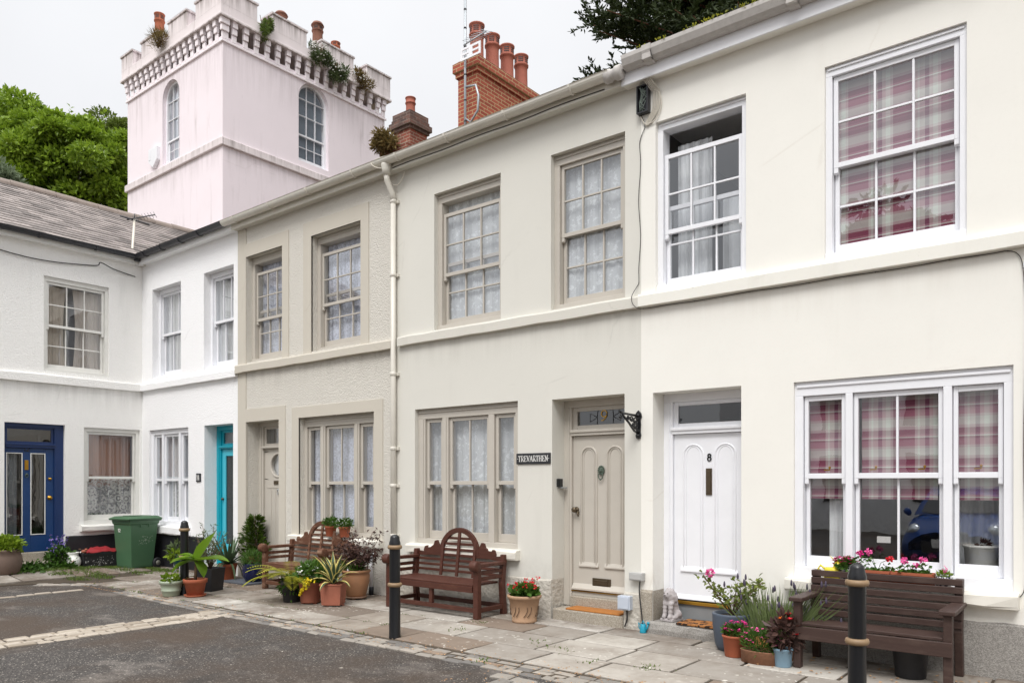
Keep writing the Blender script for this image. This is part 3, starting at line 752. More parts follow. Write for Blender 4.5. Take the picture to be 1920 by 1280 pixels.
def lead(pts): ld.tube([(x, .288, z) for x, z in pts], .004, 5)
zm = (zf0+zf1)/2
lead(arc(cx, zm+.03, .105, 0, 180, 10)); lead([(cx-.105, zm+.03), (cx-.105, zf0)]); lead([(cx+.105, zm+.03), (cx+.105, zf0)]); lead([(cx-.105, zm), (cx-.2, zm+.05), (cx-.2, zm-.05), (cx-.105, zm)]); lead([(cx+.105, zm), (cx+.2, zm+.05), (cx+.2, zm-.05), (cx+.105, zm)])
H9.b(ld, 'leading', M['castplas'], f9)
st = MB(); n = 8; vs = []
xa, xb = d9[0]+.03, d9[1]-.005
st.box(xa, xb, -.035, .255, -.1, .135); st.box(lx, l1, .2, .34, .135, .26)
H9.b(st, 'doorstep', M['granite_warm'], bevel=.012)
eaves(H9, M['gutter'], M['wall9'], e1=-.17)
half_gutter(H9, H9.a0-.12, H9.a1-.25, M['gutter'])
ad = MB(); xg = H9.a1-.25        # joint to the neighbour's gutter
ad.lathe([(.07, 0), (.07, .06), (.058, .07), (.058, .12), (.074, .13), (.074, .19), (.06, .2)], (0, 0, 0), 16); ad.v = [(xg-.06+z, -.20+x, EAVE+.085+y) for x, y, z in ad.v]
H9.b(ad, 'gutter_joint', M['guttergrey'])
# downpipe between 9 and 10
dp = MB(); px = H9.a0-.02
dp.lathe([(.05, -.12), (.06, -.05), (.072, .0), (.072, .03)], (px, -.18, EAVE+.04), 14)
dp.tube([(px, -.18, EAVE-.04), (px, -.17, EAVE-.14), (px+.005, -.075, EAVE-.3), (px+.005, -.062, EAVE-.42)], .040, 12)
dp.tube([(px+.005, -.062, EAVE-.40), (px+.005, -.062, .05)], .036, 14)
for z in (5.34, 4.35, 3.02, 2.02, 1.52, .85): dp.lathe([(.037, -.025), (.043, -.02), (.043, .02), (.037, .025)], (px+.005, -.062, z), 14); dp.box(px-.06, px+.07, -.03, -.001, z-.02, z+.02)
H9.b(dp, 'downpipe', M['gutter'])
back_roof(H9)

# ================= number 10, greige roughcast with smooth dressings
H10 = House('roughcast greige terraced house with taupe surrounds and a round glazed door', fx(447), fx(745))
u1 = (fx(462), fx(529.7), 3.53, 5.26); u2 = (fx(584), fx(677), 3.53, 5.26); g10 = (fx(560.6), fx(702), .78, 2.55); d10 = (fx(461.6), fx(523.5), -.12, 2.555)
wall(H10, [u1, u2, g10, d10], M['wall10'])
for k, o in enumerate((u1, u2)):
    w = window(H10, *o, M['taupe'], reveal=.11, fw=.07, head=.11, sillh=.06, gap=.135, bot=.09, lift=.014*k, lite_st=.038)
    H10.b(drape(o[0]+.05, o[1]-.05, o[2]+.07, o[3]-.11, .262, .018, 8, seed=40+k), 'net_curtain', M['lace10'], w)
x0, x1 = g10[0], g10[1]
w = window(H10, *g10, M['taupe'], reveal=.10, head=.14, sillh=.06, rows=1, low_rows=1, bot=.09, mid=1.56,
           lights=[(fx(575.5, D+.1), fx(600.8, D+.1), 1), (fx(609.3, D+.1), fx(664, D+.1), 2), (fx(673, D+.1), fx(700, D+.1), 1)])
for k, (a, b) in enumerate(((fx(576, D+.25), fx(601, D+.1)+.05), (fx(608, D+.25), fx(665, D+.1)+.03), (fx(672, D+.25), x1-.03))):
    H10.b(drape(a+.03, b-.01, .90, 2.42, .25, .016, 4 if k != 1 else 7, seed=50+k), 'net_curtain', M['lace10'], w)
tr = MB(); pj = .012
def ring(o, wl, wr, wt, bottom):
    x0, x1, z0, z1 = o
    if wl: tr.box(x0-wl, x0, -pj, .02, bottom, z1)
    tr.box(x1, x1+wr, -pj, .02, bottom, z1); tr.box(x0-wl, x1+wr, -pj-.0005, .02, z1, z1+wt)
tr.box(H10.a0, u1[0]-.0005, -pj-.001, .02, -.1, EAVE)
ring(u1, 0, .17, .21, 3.49); ring(u2, .19, .17, .22, 3.49); ring(g10, .17, .18, .165, .70); ring(d10, 0, .165, .21, -.1)
H10.b(tr, 'surround', M['trim10'])
band(H10, 3.365, 3.495, M['trim10'], .075, e1=-.06)
sill(H10, g10[0]-.18, g10[1]+.19, .66, .78, M['greysill'], .09)
lx = fx(497, D+.27); jl = lx-d10[0]; l1 = d10[1]-.05; dz = lambda u, v: P(u, v, D+.27)[2]; lz0, lz1 = .2, dz(498, 842)
f10 = door_frame(H10, d10[0], d10[1], .12, d10[3], .23, jl, .05, lx, lz1+.004, lz1+.05, M['taupe'], head=.07, depth=.13, glass='glass')
lf = MB(); cx = (lx+l1)/2; zc = dz(518, 872); rr_ = .175
bmq = []
for i in range(24):                      # leaf face with a round hole
    a0, a1 = 2*pi*i/24, 2*pi*(i+1)/24
    def sq(a):
        hx, hz = pw2, .235; c, s_ = cos(a), sin(a); k = min(hx/abs(c) if abs(c) > 1e-6 else 9, hz/abs(s_) if abs(s_) > 1e-6 else 9); return (cx+c*k, zc+s_*k)
    pw2 = (l1-lx)/2-.004
    p, q = sq(a0), sq(a1); ci = lambda a, r: (cx+r*cos(a), zc+r*sin(a))
    a_, b_ = ci(a0, rr_), ci(a1, rr_)
    lf.quad((a_[0], .265, a_[1]), (b_[0], .265, b_[1]), (q[0], .265, q[1]), (p[0], .265, p[1])); lf.quad((a_[0], .265, a_[1]), (a_[0], .31, a_[1]), (b_[0], .31, b_[1]), (b_[0], .265, b_[1]))
for sx in (-1, 1):
    for sz in (-1, 1): pass
lf.box(lx+.004, l1-.004, .265, .31, zc+.235, lz1); lf.box(lx+.004, l1-.004, .265, .31, lz0, zc-.235)
lf.tube([(cx+(rr_+.015)*cos(2*pi*i/32), .263, zc+(rr_+.015)*sin(2*pi*i/32)) for i in range(32)], .014, 6, closed=True)
for i in range(1, 5): x = lx+(l1-lx)*(.1+.8*i/5); lf.box(x-.004, x+.004, .258, .266, lz0+.1, zc-.38)
lf.box(lx+.06, l1-.06, .258, .266, zc-.37, zc-.35)
dr10 = H10.b(lf, 'door', M['taupe'])
gl = MB(); gl.add([(cx, .285, zc)]+[(cx+rr_*cos(2*pi*i/32), .285, zc+rr_*sin(2*pi*i/32)) for i in range(32)], [(0, i+1, (i+1) % 32+1) for i in range(32)]); H10.b(gl, 'pane', M['glass'], dr10)
cu = drape(cx-.22, cx+.22, zc-.25, zc+.25, .34, .02, 6, seed=60); H10.b(cu, 'net_curtain', M['voile'], dr10)
lp = MB(); lp.box(cx-.10, cx+.10, .250, .264, zc-.31, zc-.25); H10.b(lp, 'letter_plate', M['darkbrass'], dr10, bevel=.003)
kn = MB(); kn.ball((cx+.03, .25, zc-.40), .02, 8); kn.tube([(cx+.03+.022*cos(radians(a)), .243, zc-.44+.03*sin(radians(a))) for a in range(0, 360, 30)], .006, 6, closed=True); H10.b(kn, 'door_knocker', M['steel'], dr10)
st = MB(); st.box(d10[0]+.005, d10[1]-.005, -.03, .35, -.1, .12); H10.b(st, 'doorstep', M['granite_warm'], bevel=.012)
eaves(H10, M['gutter'], M['wall10'], e1=-.0)
half_gutter(H10, H10.a0-.12, H10.a1-.12, M['gutter'])
back_roof(H10)

# ================= number 11, white, in the corner
H11 = House('bright white corner house with a turquoise door', XC, fx(447))
u1 = (fx(285.6), fx(339), 3.54, 5.22); u2 = (fx(382), fx(438), 3.54, 5.22); g11 = (fx(280), fx(353), .78, 2.56); d11 = (fx(383), fx(437), -.12, 2.56)
wall(H11, [u1, u2, g11, d11], M['wall11'])
for k, o in enumerate((u1, u2)):
    w = window(H11, *o, M['white'], reveal=.13, fw=.06, head=.08, rows=1, low_rows=1, lift=.01)
    H11.b(drape(o[0]+.05, o[1]-.05, o[2]+.08, o[3]-.1, .255, .012, 6, seed=70+k), 'net_curtain', M['voile'], w)
x0, x1 = g11[0], g11[1]
w = window(H11, *g11, M['white'], reveal=.05, head=.09, sillh=.07, rows=1, low_rows=1, bot=.08, mid=1.62, lights=[(x0+.07, x0+.37, 1), (x0+.44, x1-.44, 2), (x1-.37, x1-.07, 1)])
H11.b(drape(x0+.06, x1-.06, .86, 2.44, .20, .012, 13, seed=77), 'net_curtain', M['voile'], w)
band(H11, 3.315, 3.45, M['wall11'], .07, e0=.0)
sill(H11, g11[0]-.06, g11[1]+.1, .62, .78, M['wall11'], .10)
plinth(H11, H11.a0+.002, d11[0]-.002, .61, M['blackpaint'], .02)
lx = fx(417, D+.27); jl = lx-d11[0]; l1 = d11[1]-.05; lz0, lz1 = .17, P(418, 842, D+.27)[2]
f11 = door_frame(H11, d11[0], d11[1], .1, d11[3], .23, jl, .05, lx, lz1+.004, lz1+.06, M['teal'], head=.08, depth=.12)
lf = MB(); lf.box(lx+.003, lx+.11, .265, .31, lz0, lz1); lf.box(l1-.11, l1-.003, .265, .31, lz0, lz1); lf.box(lx+.11, l1-.11, .266, .309, lz1-.12, lz1); lf.box(lx+.11, l1-.11, .266, .309, lz0, lz0+.32)
dr11 = H11.b(lf, 'door', M['teal_light'], bevel=.004)
gl = MB(); gl.box(lx+.11, l1-.11, .285, .291, lz0+.32, lz1-.12); H11.b(gl, 'pane', M['frost'], dr11)
kb = MB(); kb.ball((lx+.05, .24, 1.28), .024, 8); kb.tube([(lx+.05, .265, 1.28), (lx+.05, .24, 1.28)], .01, 8); H11.b(kb, 'door_knob', M['darkbrass'], dr11)
st = MB(); st.box(d11[0]+.004, d11[1]-.004, -.04, .36, -.1, .13); H11.b(st, 'doorstep', M['granite_warm'], bevel=.012)
eaves(H11, M['wall11'], M['wall11'], e0=.0)
half_gutter(H11, H11.a0+.19, H11.a1-.12, M['castplas'], r=.068, step=.62)
mb = MB(); z0, y0, s = EAVE+.14, D-.16, .47          # its low roof, cut along the valley with the wing
ze = (4.3*.47)/.55
pts = [(XC+.10, y0, z0), (H11.a1, y0, z0), (H11.a1, y0+4.3, z0+4.3*s), (XC+.12-ze, y0+4.3, z0+4.3*s)]
mb.add([(x, y-D, z) for x, y, z in pts], [(0, 1, 2, 3)]); mb.add([(pts[3][0], pts[3][1]-D, pts[3][2]), (pts[2][0], pts[2][1]-D, pts[2][2]), (H11.a1, 5.1, EAVE), (XC+.1, 5.1, EAVE)], [(0, 1, 2, 3)])
H11.b(mb, 'roof', M['slate'])

# ================= number 12, the side wing
H12 = House('off-white side wing house with a blue half glazed door', 1.2, D, wing=True)
qf = lambda u, v: Q(u, v, XC)[1]
u1 = (qf(82, 600), qf(204, 600), 3.53, 5.20); g12 = (qf(157, 900), qf(262, 900), .80, 2.575); d12 = (qf(8, 900), qf(122, 900), -.12, 2.594)
wall(H12, [u1, g12, d12], M['wall12'])
w = window(H12, *u1, M['oldwhite'], reveal=.035, fw=.055, head=.08, sillh=.05, rows=2, bot=.085, lift=.0)
a, b = u1[0], u1[1]
H12.b(drape(a+.02, a+.44, 3.62, 5.08, .20, .03, 5, gather=.22, seed=80), 'curtain', M['drape'], w); H12.b(drape(b-.56, b-.02, 3.62, 5.08, .20, .03, 6, gather=.16, seed=81), 'curtain', M['drape'], w)
w = window(H12, *g12, M['oldwhite'], reveal=.03, fw=.06, head=.07, sillh=.08, cols=1, rows=1, low_rows=1, bot=.09, mid=1.66)
a, b = g12[0], g12[1]
H12.b(drape(a+.2, b-.05, 1.5, 2.5, .27, .03, 7, seed=82), 'curtain', M['brown_drape'], w); H12.b(drape(a+.04, a+.13, 1.9, 2.5, .27, .02, 2, seed=83), 'curtain', M['brown_drape'], w)
H12.b(drape(a+.05, b-.05, .88, 1.67, .20, .006, 5, seed=84), 'net_curtain', M['lace12'], w)
band(H12, 3.31, 3.46, M['wall12'], .06, e1=-.06)
sill(H12, g12[0]-.07, g12[1]-.02, .68, .80, M['oldwhite'], .11)
plinth(H12, d12[1]+.005, H12.a1-.022, .61, M['blackpaint'], .02); plinth(H12, H12.a0, d12[0]-.005, .61, M['blackpaint'], .02)
lx0, lx1 = d12[0]+.04, qf(105, 900)
Hz = lambda v, u=60: Q(u, v, XC-.1)[2]
lz0, lz1 = .36, Hz(840)
f12 = door_frame(H12, d12[0], d12[1], .2, d12[3], .07, .035, d12[1]-lx1, lx0, lz1+.004, lz1+.085, M['darkblue'], head=.07, depth=.14, fl=.04)
lf = MB(); px = [qf(15, 900), qf(46, 900), qf(61, 900), qf(89, 900)]; pz0, pz1 = Hz(1002), Hz(849)
for p, q in ((lx0, px[0]), (px[1], px[2]), (px[3], lx1)): lf.box(p, q, .10, .145, lz0, lz1)
for p, q in ((px[0], px[1]), (px[2], px[3])): lf.box(p, q, .101, .144, lz0, pz0); lf.box(p, q, .101, .144, pz1, lz1)
dr12 = H12.b(lf, 'door', M['blue'], bevel=.004)
bd = MB()
for p, q in ((px[0], px[1]), (px[2], px[3])):
    for a, b, c, e in ((p, p+.014, pz0, pz1), (q-.014, q, pz0, pz1), (p+.014, q-.014, pz0, pz0+.014), (p+.014, q-.014, pz1-.014, pz1)): bd.box(a, b, .094, .104, c, e)
H12.b(bd, 'glazing_bead', M['oldwhite'], dr12)
gl = MB()
for p, q in ((px[0], px[1]), (px[2], px[3])): gl.quad((p, .12, pz0), (q, .12, pz0), (q, .12, pz1), (p, .12, pz1))
H12.b(gl, 'pane', M['glassdark'], dr12)
H12.b(drape(px[0]-.02, px[0]+.2, pz0-.05, pz1+.05, .2, .015, 3, seed=85), 'net_curtain', M['lace9'], dr12)
hw = MB(); cx = (px[1]+px[2])/2; z = Hz(872); hw.box(cx-.03, cx+.03, .09, .101, z-.08, z+.09); hw.box(cx-.018, cx+.018, .083, .09, z-.06, z+.07); H12.b(hw, 'letter_plate', M['brass'], dr12, bevel=.003)
hw = MB(); z = Hz(889); hw.ball((cx, .085, z), .02, 8); hw.tube([(cx+.025*cos(radians(a)), .085, z-.02+.03*sin(radians(a))) for a in range(0, 360, 40)], .006, 6, closed=True); H12.b(hw, 'door_knocker', M['bronze'], dr12)
hw = MB(); xk = (px[3]+lx1)/2
for v, r in ((897, .02), (933, .03)): z = Hz(v); hw.lathe([(r*1.3, 0), (r*1.3, .01), (r*.5, .015), (r*.5, .03), (r, .035), (r, .05), (.001, .055)], (0, 0, 0), 12); k = len(hw.v)-12*7; hw.v[k:] = [(xk+x, .10-zz, z+y) for x, y, zz in hw.v[k:]]
H12.b(hw, 'door_knob', M['brass'], dr12)
nn = MB(); write(nn, '12', cx-.05, Hz(846), .08, lambda x, y: (x, .099, y), (0, -.006, 0), .16); H12.b(nn, 'door_number', M['castplas'], dr12)
st = MB(); st.box(d12[0]+.004, d12[1]-.004, .02, .24, .1, .355); st.box(d12[0]-.05, d12[1]-.05, -.22, .019, -.1, .2); H12.b(st, 'doorstep', M['granite_warm'], bevel=.012)
eaves(H12, M['oldwhite'], M['wall12'], e1=-.12)
half_gutter(H12, H12.a0, H12.a1-.19, M['castplas'], r=.068, step=.9)
ob = MB(); ob.tube([(H12.a1-.19, -.19, EAVE+.085-.03), (H12.a1-.19, -.19, EAVE+.02)], .05, 10); H12.b(ob, 'gutter_outlet', M['castplas'])
RUN, SL = 3.35, .55; ss = sqrt(1+SL*SL)
def qs(u, v, h): y = -.17+v/ss; return (H12.a0+u, y-h*SL/ss, EAVE+.14+(y+.17)*SL+h/ss)
slate_roof('roof', H12, qs, 20, 10.2, .30, RUN*ss/20, M['slate'], .014)
rd = MB(); yr, zr = -.17+RUN, EAVE+.14+RUN*SL
for i in range(24):
    x = H12.a0+i*.43; j = R.uniform(-.008, .008)
    sec = [(yr+.12*cos(radians(a)), zr-.04+.13*sin(radians(a))+j) for a in range(0, 181, 20)]+[(yr-.09, zr-.05+j), (yr+.09, zr-.05+j)]
    rd.prism(sec, 'x', x, x+.424)
H12.b(rd, 'ridge', M['ridge'])
rb = MB(); rb.quad((H12.a0, yr, zr), (H12.a0+10.2, yr, zr), (H12.a0+10.2, yr*2+.24, EAVE), (H12.a0, yr*2+.24, EAVE)); H12.b(rb, 'rear_roof', M['slate'])
# ------------------------------------------------------------------ castellated tower
M['pink'] = render_mat('pale_pink_render', rgb(242, 232, 237), drips=((11.09, .7, .25), (14.0, 1.3, .25)), splash=0, stain=(120, 108, 98), streak=.45, amt=.25, blot=.06)
M['pinkstain'] = render_mat('stained_pink_parapet', rgb(236, 227, 228), drips=((15.5, .6, .8), (14.7, .4, .7), (11.4, .4, .6)), splash=0, stain=(98, 88, 76), streak=.85, amt=.7, blot=.12)
M['pinkpale'] = render_mat('paler_pink_render', rgb(248, 240, 244), splash=0, stain=(120, 108, 98), streak=.3)  # corbel table only, paler than the wall pink
M['pot'] = simple('terracotta_chimney_pot', rgb(160, 92, 66), .85, .3, 9, .2, 60)
M['potdark'] = simple('sooty_chimney_pot', rgb(120, 80, 64), .85, .35, 7, .2, 60)
TX, TY, TW, TL = -19.9, 11.87, 5.70, 6.07       # near corner, width along -x, length along +y
tower = thing('castellated_tower', 'pale pink rendered tower with battlements and round headed windows', 'tower', (TX-TW/2, TY+TL/2, 0))
TB, TT = 4.0, 14.2
def arch_outline(c, w, z0, zt, n=14):
    r = w/2; zs = zt-r
    return [(c-r, z0), (c+r, z0)]+[(c+r*cos(pi*i/n), zs+r*sin(pi*i/n)) for i in range(n+1)]
def tower_face(mb, a0, a1, z0, z1, hole, to3, depth):
    """a wall face with one round-headed opening, and its reveal"""
    bm = bmesh.new(); loops = []
    outer = [(a0, z0), (a1, z0), (a1, z1), (a0, z1)]
    for lp in (outer, hole):
        vs = [bm.verts.new((p[0], 0, p[1])) for p in lp]; loops += [bm.edges.new((vs[i], vs[(i+1) % len(vs)])) for i in range(len(vs))]
    bmesh.ops.triangle_fill(bm, edges=loops, use_beauty=True, use_dissolve=False)
    bm.verts.index_update()
    mb.add([to3(v.co.x, 0, v.co.z) for v in bm.verts], [tuple(v.index for v in f.verts) for f in bm.faces]); bm.free()
    n = len(hole)
    mb.add([to3(p[0], 0, p[1]) for p in hole]+[to3(p[0], depth, p[1]) for p in hole], [(i, (i+1) % n, n+(i+1) % n, n+i) for i in range(n)])
rf = lambda a, d, z: (TX-d, a, z)              # right face, looking +x
lf_ = lambda a, d, z: (a, TY+d, z)             # left face, looking -y
mb = MB()
RWIN = arch_outline(14.99, 1.14, 11.52, 14.06); LWIN = arch_outline(-22.80, 1.02, 11.38, 13.88)
tower_face(mb, TY, TY+TL, TB, TT, RWIN, rf, .24); tower_face(mb, TX-TW, TX, TB, TT, LWIN, lf_, .24)
mb.quad((TX-TW, TY, TB), (TX-TW, TY, TT), (TX-TW, TY+TL, TT), (TX-TW, TY+TL, TB)); mb.quad((TX, TY+TL, TB), (TX-TW, TY+TL, TB), (TX-TW, TY+TL, TT), (TX, TY+TL, TT))
mb.quad((TX, TY, TT+.6), (TX, TY+TL, TT+.6), (TX-TW, TY+TL, TT+.6), (TX-TW, TY, TT+.6))
mb.build('wall', M['pink'], tower)
for z0, z1, pj in ((11.09, 11.31, .075),):
    sc = MB(); sc.box(TX-TW-pj, TX+pj, TY-pj, TY-.0005, z0, z1); sc.box(TX+.0005, TX+pj, TY, TY+TL+pj, z0, z1); sc.build('string_course', M['pinkstain'], tower, bevel=.02)
# corbel table: stepped corbels over a thin moulding, under an overhanging parapet
cb = MB()
cb.box(TX-TW-.05, TX+.05, TY-.05, TY, 14.02, 14.09); cb.box(TX, TX+.05, TY, TY+TL+.05, 14.02, 14.09)
cz = (14.09, 14.30, 14.48, 14.66); ov = (.04, .08, .115)
def corbel(c, to3, w=.155):
    for k in range(3):
        a, b = Vector(to3(c-w/2, -ov[k], cz[k]+.012)), Vector(to3(c+w/2, .02, cz[k+1])); cb.box(a.x, b.x, a.y, b.y, a.z, b.z)
n = 17
for i in range(n+1): corbel(TY-.02+(TL+.04)*i/n if 0 < i < n else (TY+.085 if i == 0 else TY+TL-.085), rf)
for i in range(n): corbel(TX-TW+TW*i/n+.06, lf_)
for k in range(3): cb.box(TX-.02, TX+ov[k], TY-ov[k], TY+.02, cz[k]+.012, cz[k+1])
cb.build('corbel_table', M['pinkpale'], tower, bevel=.012)
pp = MB(); o = .175
pp.box(TX-TW-o, TX+o, TY-o, TY+.16, 14.66, 14.745); pp.box(TX-.16, TX+o, TY+.16, TY+TL+o, 14.66, 14.745); pp.box(TX-TW-o, TX-TW+.16, TY+.16, TY+TL+o, 14.66, 14.745); pp.box(TX-TW+.16, TX-.16, TY+TL-.16, TY+TL+o, 14.66, 14.745)
o2 = .14
pp.box(TX-TW-o2, TX+o2, TY-o2, TY+.12, 14.746, 15.02); pp.box(TX-.12, TX+o2, TY+.12, TY+TL+o2, 14.746, 15.02); pp.box(TX-TW-o2, TX-TW+.12, TY+.12, TY+TL+o2, 14.746, 15.02); pp.box(TX-TW+.12, TX-.12, TY+TL-.12, TY+TL+o2, 14.746, 15.02)
pp.build('parapet', M['pinkstain'], tower, bevel=.015)
mz = 15.46
def merlon(x0, x1, y0, y1):
    m_ = MB(); m_.box(x0, x1, y0, y1, 15.0, mz); k = .035
    m_.box(x0-k, x1+k, y0-k, y1+k, mz+.001, mz+.06); m_.add([(x0-k, y0-k, mz+.06), (x1+k, y0-k, mz+.06), (x1+k, y1+k, mz+.06), (x0-k, y1+k, mz+.06), (x0+.1, y0+.1, mz+.12), (x1-.1, y0+.1, mz+.12), (x1-.1, y1-.1, mz+.12), (x0+.1, y1-.1, mz+.12)], [(0, 1, 5, 4), (1, 2, 6, 5), (2, 3, 7, 6), (3, 0, 4, 7), (4, 5, 6, 7)])
    m_.build('merlon', M['pinkstain'], tower, bevel=.015)
e = .141
merlon(TX-1.22, TX+e, TY-e, TY+1.02)
for y0, y1 in ((13.4, 14.62), (15.18, 16.47), (17.02, TY+TL+e)): merlon(TX-.42, TX+e, y0, y1)
for x0, x1 in ((-22.69, -21.6), (-24.39, -23.31), (TX-TW-e, -24.97)): merlon(x0, x1, TY-e, TY+.5)
for y0, y1 in ((13.5, 14.6), (15.2, 16.4), (17.0, TY+TL+e)): merlon(TX-TW-e, TX-TW+.4, y0, y1)
for x0, x1 in ((-22.7, -21.6), (-24.4, -23.3)): merlon(x0, x1, TY+TL-.4, TY+TL+e)
def cpot(c, r, h, m, cap=False, parent=tower, slots=True):
    p = MB()
    p.lathe([(r*1.12, 0), (r*1.0, .05), (r*.96, h*.55), (r*.98, h*.68), (r*1.12, h*.70), (r*1.14, h*.74), (r*1.0, h*.76), (r*1.03, h*.95), (r*1.14, h*.97), (r*1.14, h), (r*.9, h), (r*.88, h*.6)], c, 18)
    if cap: p.lathe([(r*1.25, h*1.0), (r*1.2, h*1.04), (r*.9, h*1.16), (r*.3, h*1.22), (.001, h*1.23)], c, 18)
    k = p.build('chimney_pot', m, parent); 
    if slots:
        s_ = MB()
        for a in range(0, 360, 60):
            for zz in (.79, .84, .89):
                for da in (-17, -8, 0, 8, 17):
                    t = radians(a+da); q = radians(a+da+9); s_.quad(*[(c[0]+r*1.045*cos(w), c[1]+r*1.045*sin(w), c[2]+h*z_) for w, z_ in ((t, zz), (q, zz), (q, zz+.022), (t, zz+.022))])
        s_.build('vent_slot', M['blackpaint'], k)
    return k
cpot((-23.75, 12.0, 15.5), .145, .80, M['pot'])
cpot((-20.12, 15.30, 15.5), .165, .62, M['potdark'], cap=True); cpot((-20.25, 16.12, 15.5), .14, .50, M['pot']); cpot((-20.35, 14.10, 15.45), .17, .52, M['potdark'], cap=True, slots=False)
cpot((-21.75, 12.85, 15.75), .19, .55, M['potdark'], cap=True, slots=False); cpot((-21.2, 12.95, 16.0), .16, .95, M['potdark'], slots=False)
M['towerbacking'] = simple('blue_grey_pane_backing', rgb(150, 160, 172), .9, .08, 3)  # pane backing: sky reflection and curtains put into one blue-grey colour
def arched_window(c, w, z0, zt, to3, mid, nm):
    zs = zt-w/2; r = w/2
    fr = MB(); n = 14; fo = arch_outline(c, w, z0, zt, n); fi = arch_outline(c, w-.15, z0+.08, zt-.075, n); k = len(fo)
    for d0, d1, A, B in ((.12, .22, fo, fi),):
        vs = [to3(p[0], d0, p[1]) for p in A]+[to3(p[0], d0, p[1]) for p in B]+[to3(p[0], d1, p[1]) for p in B]
        fr.add(vs, [(i, (i+1) % k, k+(i+1) % k, k+i) for i in range(k)]+[(k+i, k+(i+1) % k, 2*k+(i+1) % k, 2*k+i) for i in range(k)])
    win = fr.build('window', M['white'], tower)
    def bx(m_, x0, x1, d0, d1, za, zb): p, q = to3(x0, d0, za), to3(x1, d1, zb); m_.box(p[0], q[0], p[1], q[1], p[2], q[2])
    sa = MB(); iw = w-.15; b = .02
    for i in (1, 2):
        x = c-iw/2+iw*i/3; ztop = zs+sqrt(max(0, (r-.075)**2-(x-c)**2)); bx(sa, x-b/2, x+b/2, .15, .19, mid, ztop)
    for z in (mid+(zt-mid)*.36, mid+(zt-mid)*.68):
        hw = iw/2 if z < zs else sqrt(max(0, (r-.075)**2-(z-zs)**2)); bx(sa, c-hw, c+hw, .151, .189, z-b/2, z+b/2)
    bx(sa, c-iw/2, c+iw/2, .14, .20, mid-.05, mid); sa.build('upper_sash', M['white'], win)
    sb = MB(); st = .05
    bx(sb, c-iw/2, c-iw/2+st, .17, .21, z0+.08, mid-.05); bx(sb, c+iw/2-st, c+iw/2, .17, .21, z0+.08, mid-.05); bx(sb, c-iw/2+st, c+iw/2-st, .171, .209, z0+.08, z0+.16)
    for i in (1, 2): x = c-iw/2+st+(iw-2*st)*i/3; bx(sb, x-b/2, x+b/2, .175, .205, z0+.16, mid-.05)
    zz = (z0+.16+mid-.05)/2; bx(sb, c-iw/2+st, c+iw/2-st, .176, .204, zz-b/2, zz+b/2); sb.build('lower_sash', M['white'], win)
    g = MB(); g.add([to3(p[0], .19, p[1]) for p in fi], [tuple(range(k))]); g.build('pane', M['glass'], win)
    bl = MB(); q = [to3(c-iw/2, .24, zs+.1), to3(c+iw/2, .24, zs+.1), to3(c+iw/2, .24, z0+.05), to3(c-iw/2, .24, z0+.05)]; bl.add([to3(p[0], .24, p[1]) for p in fi], [tuple(range(k))]); bl.build('blind', M['towerbacking'], win)  # this blind is a backing added to lighten the dark pane
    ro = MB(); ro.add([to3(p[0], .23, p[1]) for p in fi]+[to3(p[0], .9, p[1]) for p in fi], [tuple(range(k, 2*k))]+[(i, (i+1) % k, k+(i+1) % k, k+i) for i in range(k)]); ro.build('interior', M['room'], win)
arched_window(14.99, 1.14, 11.52, 14.06, rf, 12.42, 'r'); arched_window(-22.80, 1.02, 11.38, 13.88, lf_, 12.15, 'l')
al = MB(); al.prism([(-23.98, 12.02), (-23.98, 11.62), (-23.72, 11.40), (-23.46, 11.62), (-23.46, 12.02)], 'y', TY-.11, TY-.001)
al.box(-23.94, -23.86, TY-.122, TY-.111, 11.66, 11.98)
tag(al.build('alarm_box', M['white'], None, loc=(-23.7, TY-.06, 11.4), bevel=.01), 'white pointed alarm box beside the narrow tower window', 'alarm box')

# ------------------------------------------------------------------ chimneys
M['brick'] = brick_mat('orange_red_brick', rgb(178, 92, 70), rgb(150, 72, 54), rgb(196, 170, 128))
M['brickold'] = brick_mat('sooty_old_brick', rgb(168, 92, 72), rgb(128, 70, 58), rgb(184, 164, 144), .35)
M['bricksoot'] = brick_mat('blackened_brick', rgb(128, 92, 80), rgb(84, 70, 66), rgb(140, 126, 116), .5)
M['mortar'] = simple('mortar_flaunching', rgb(150, 120, 100), .95, .25, 6, .5, 30)
cx, cy = -10.86, 12.44; zt = 10.80
ch = thing('brick_chimney', 'broad orange brick chimney with a row of four terracotta pots', 'chimney', (cx-.28, cy+1.1, 6.0))
wx, wy = .56, 2.2
b = MB(); b.box(cx-wx, cx, cy, cy+wy, 6.0, zt-.40); b.build('stack', M['brick'], ch)
b = MB(); k = .045; b.box(cx-wx-k, cx+k, cy-k, cy+wy+k, zt-.399, zt-.29); b.box(cx-wx-2*k, cx+2*k, cy-2*k, cy+wy+2*k, zt-.289, zt-.10); b.build('cap', M['brick'], ch, bevel=.008)
b = MB(); x0, x1, y0, y1 = cx-wx-2*k, cx+2*k, cy-2*k, cy+wy+2*k
b.add([(x0, y0, zt-.099), (x1, y0, zt-.099), (x1, y1, zt-.099), (x0, y1, zt-.099), (x0+.16, y0+.16, zt+.04), (x1-.16, y0+.16, zt+.04), (x1-.16, y1-.16, zt+.04), (x0+.16, y1-.16, zt+.04)], [(0, 1, 5, 4), (1, 2, 6, 5), (2, 3, 7, 6), (3, 0, 4, 7), (4, 5, 6, 7)]); b.build('flaunching', M['mortar'], ch)
M['potorange'] = simple('orange_chimney_pot', rgb(160, 92, 74), .75, .16, 7, .15, 60)
for i in range(4): cpot((cx-.28, cy+.30+i*.53, zt-.02), .155, .84, M['potorange'], parent=ch)
sx, sy = -14.45, 13.9
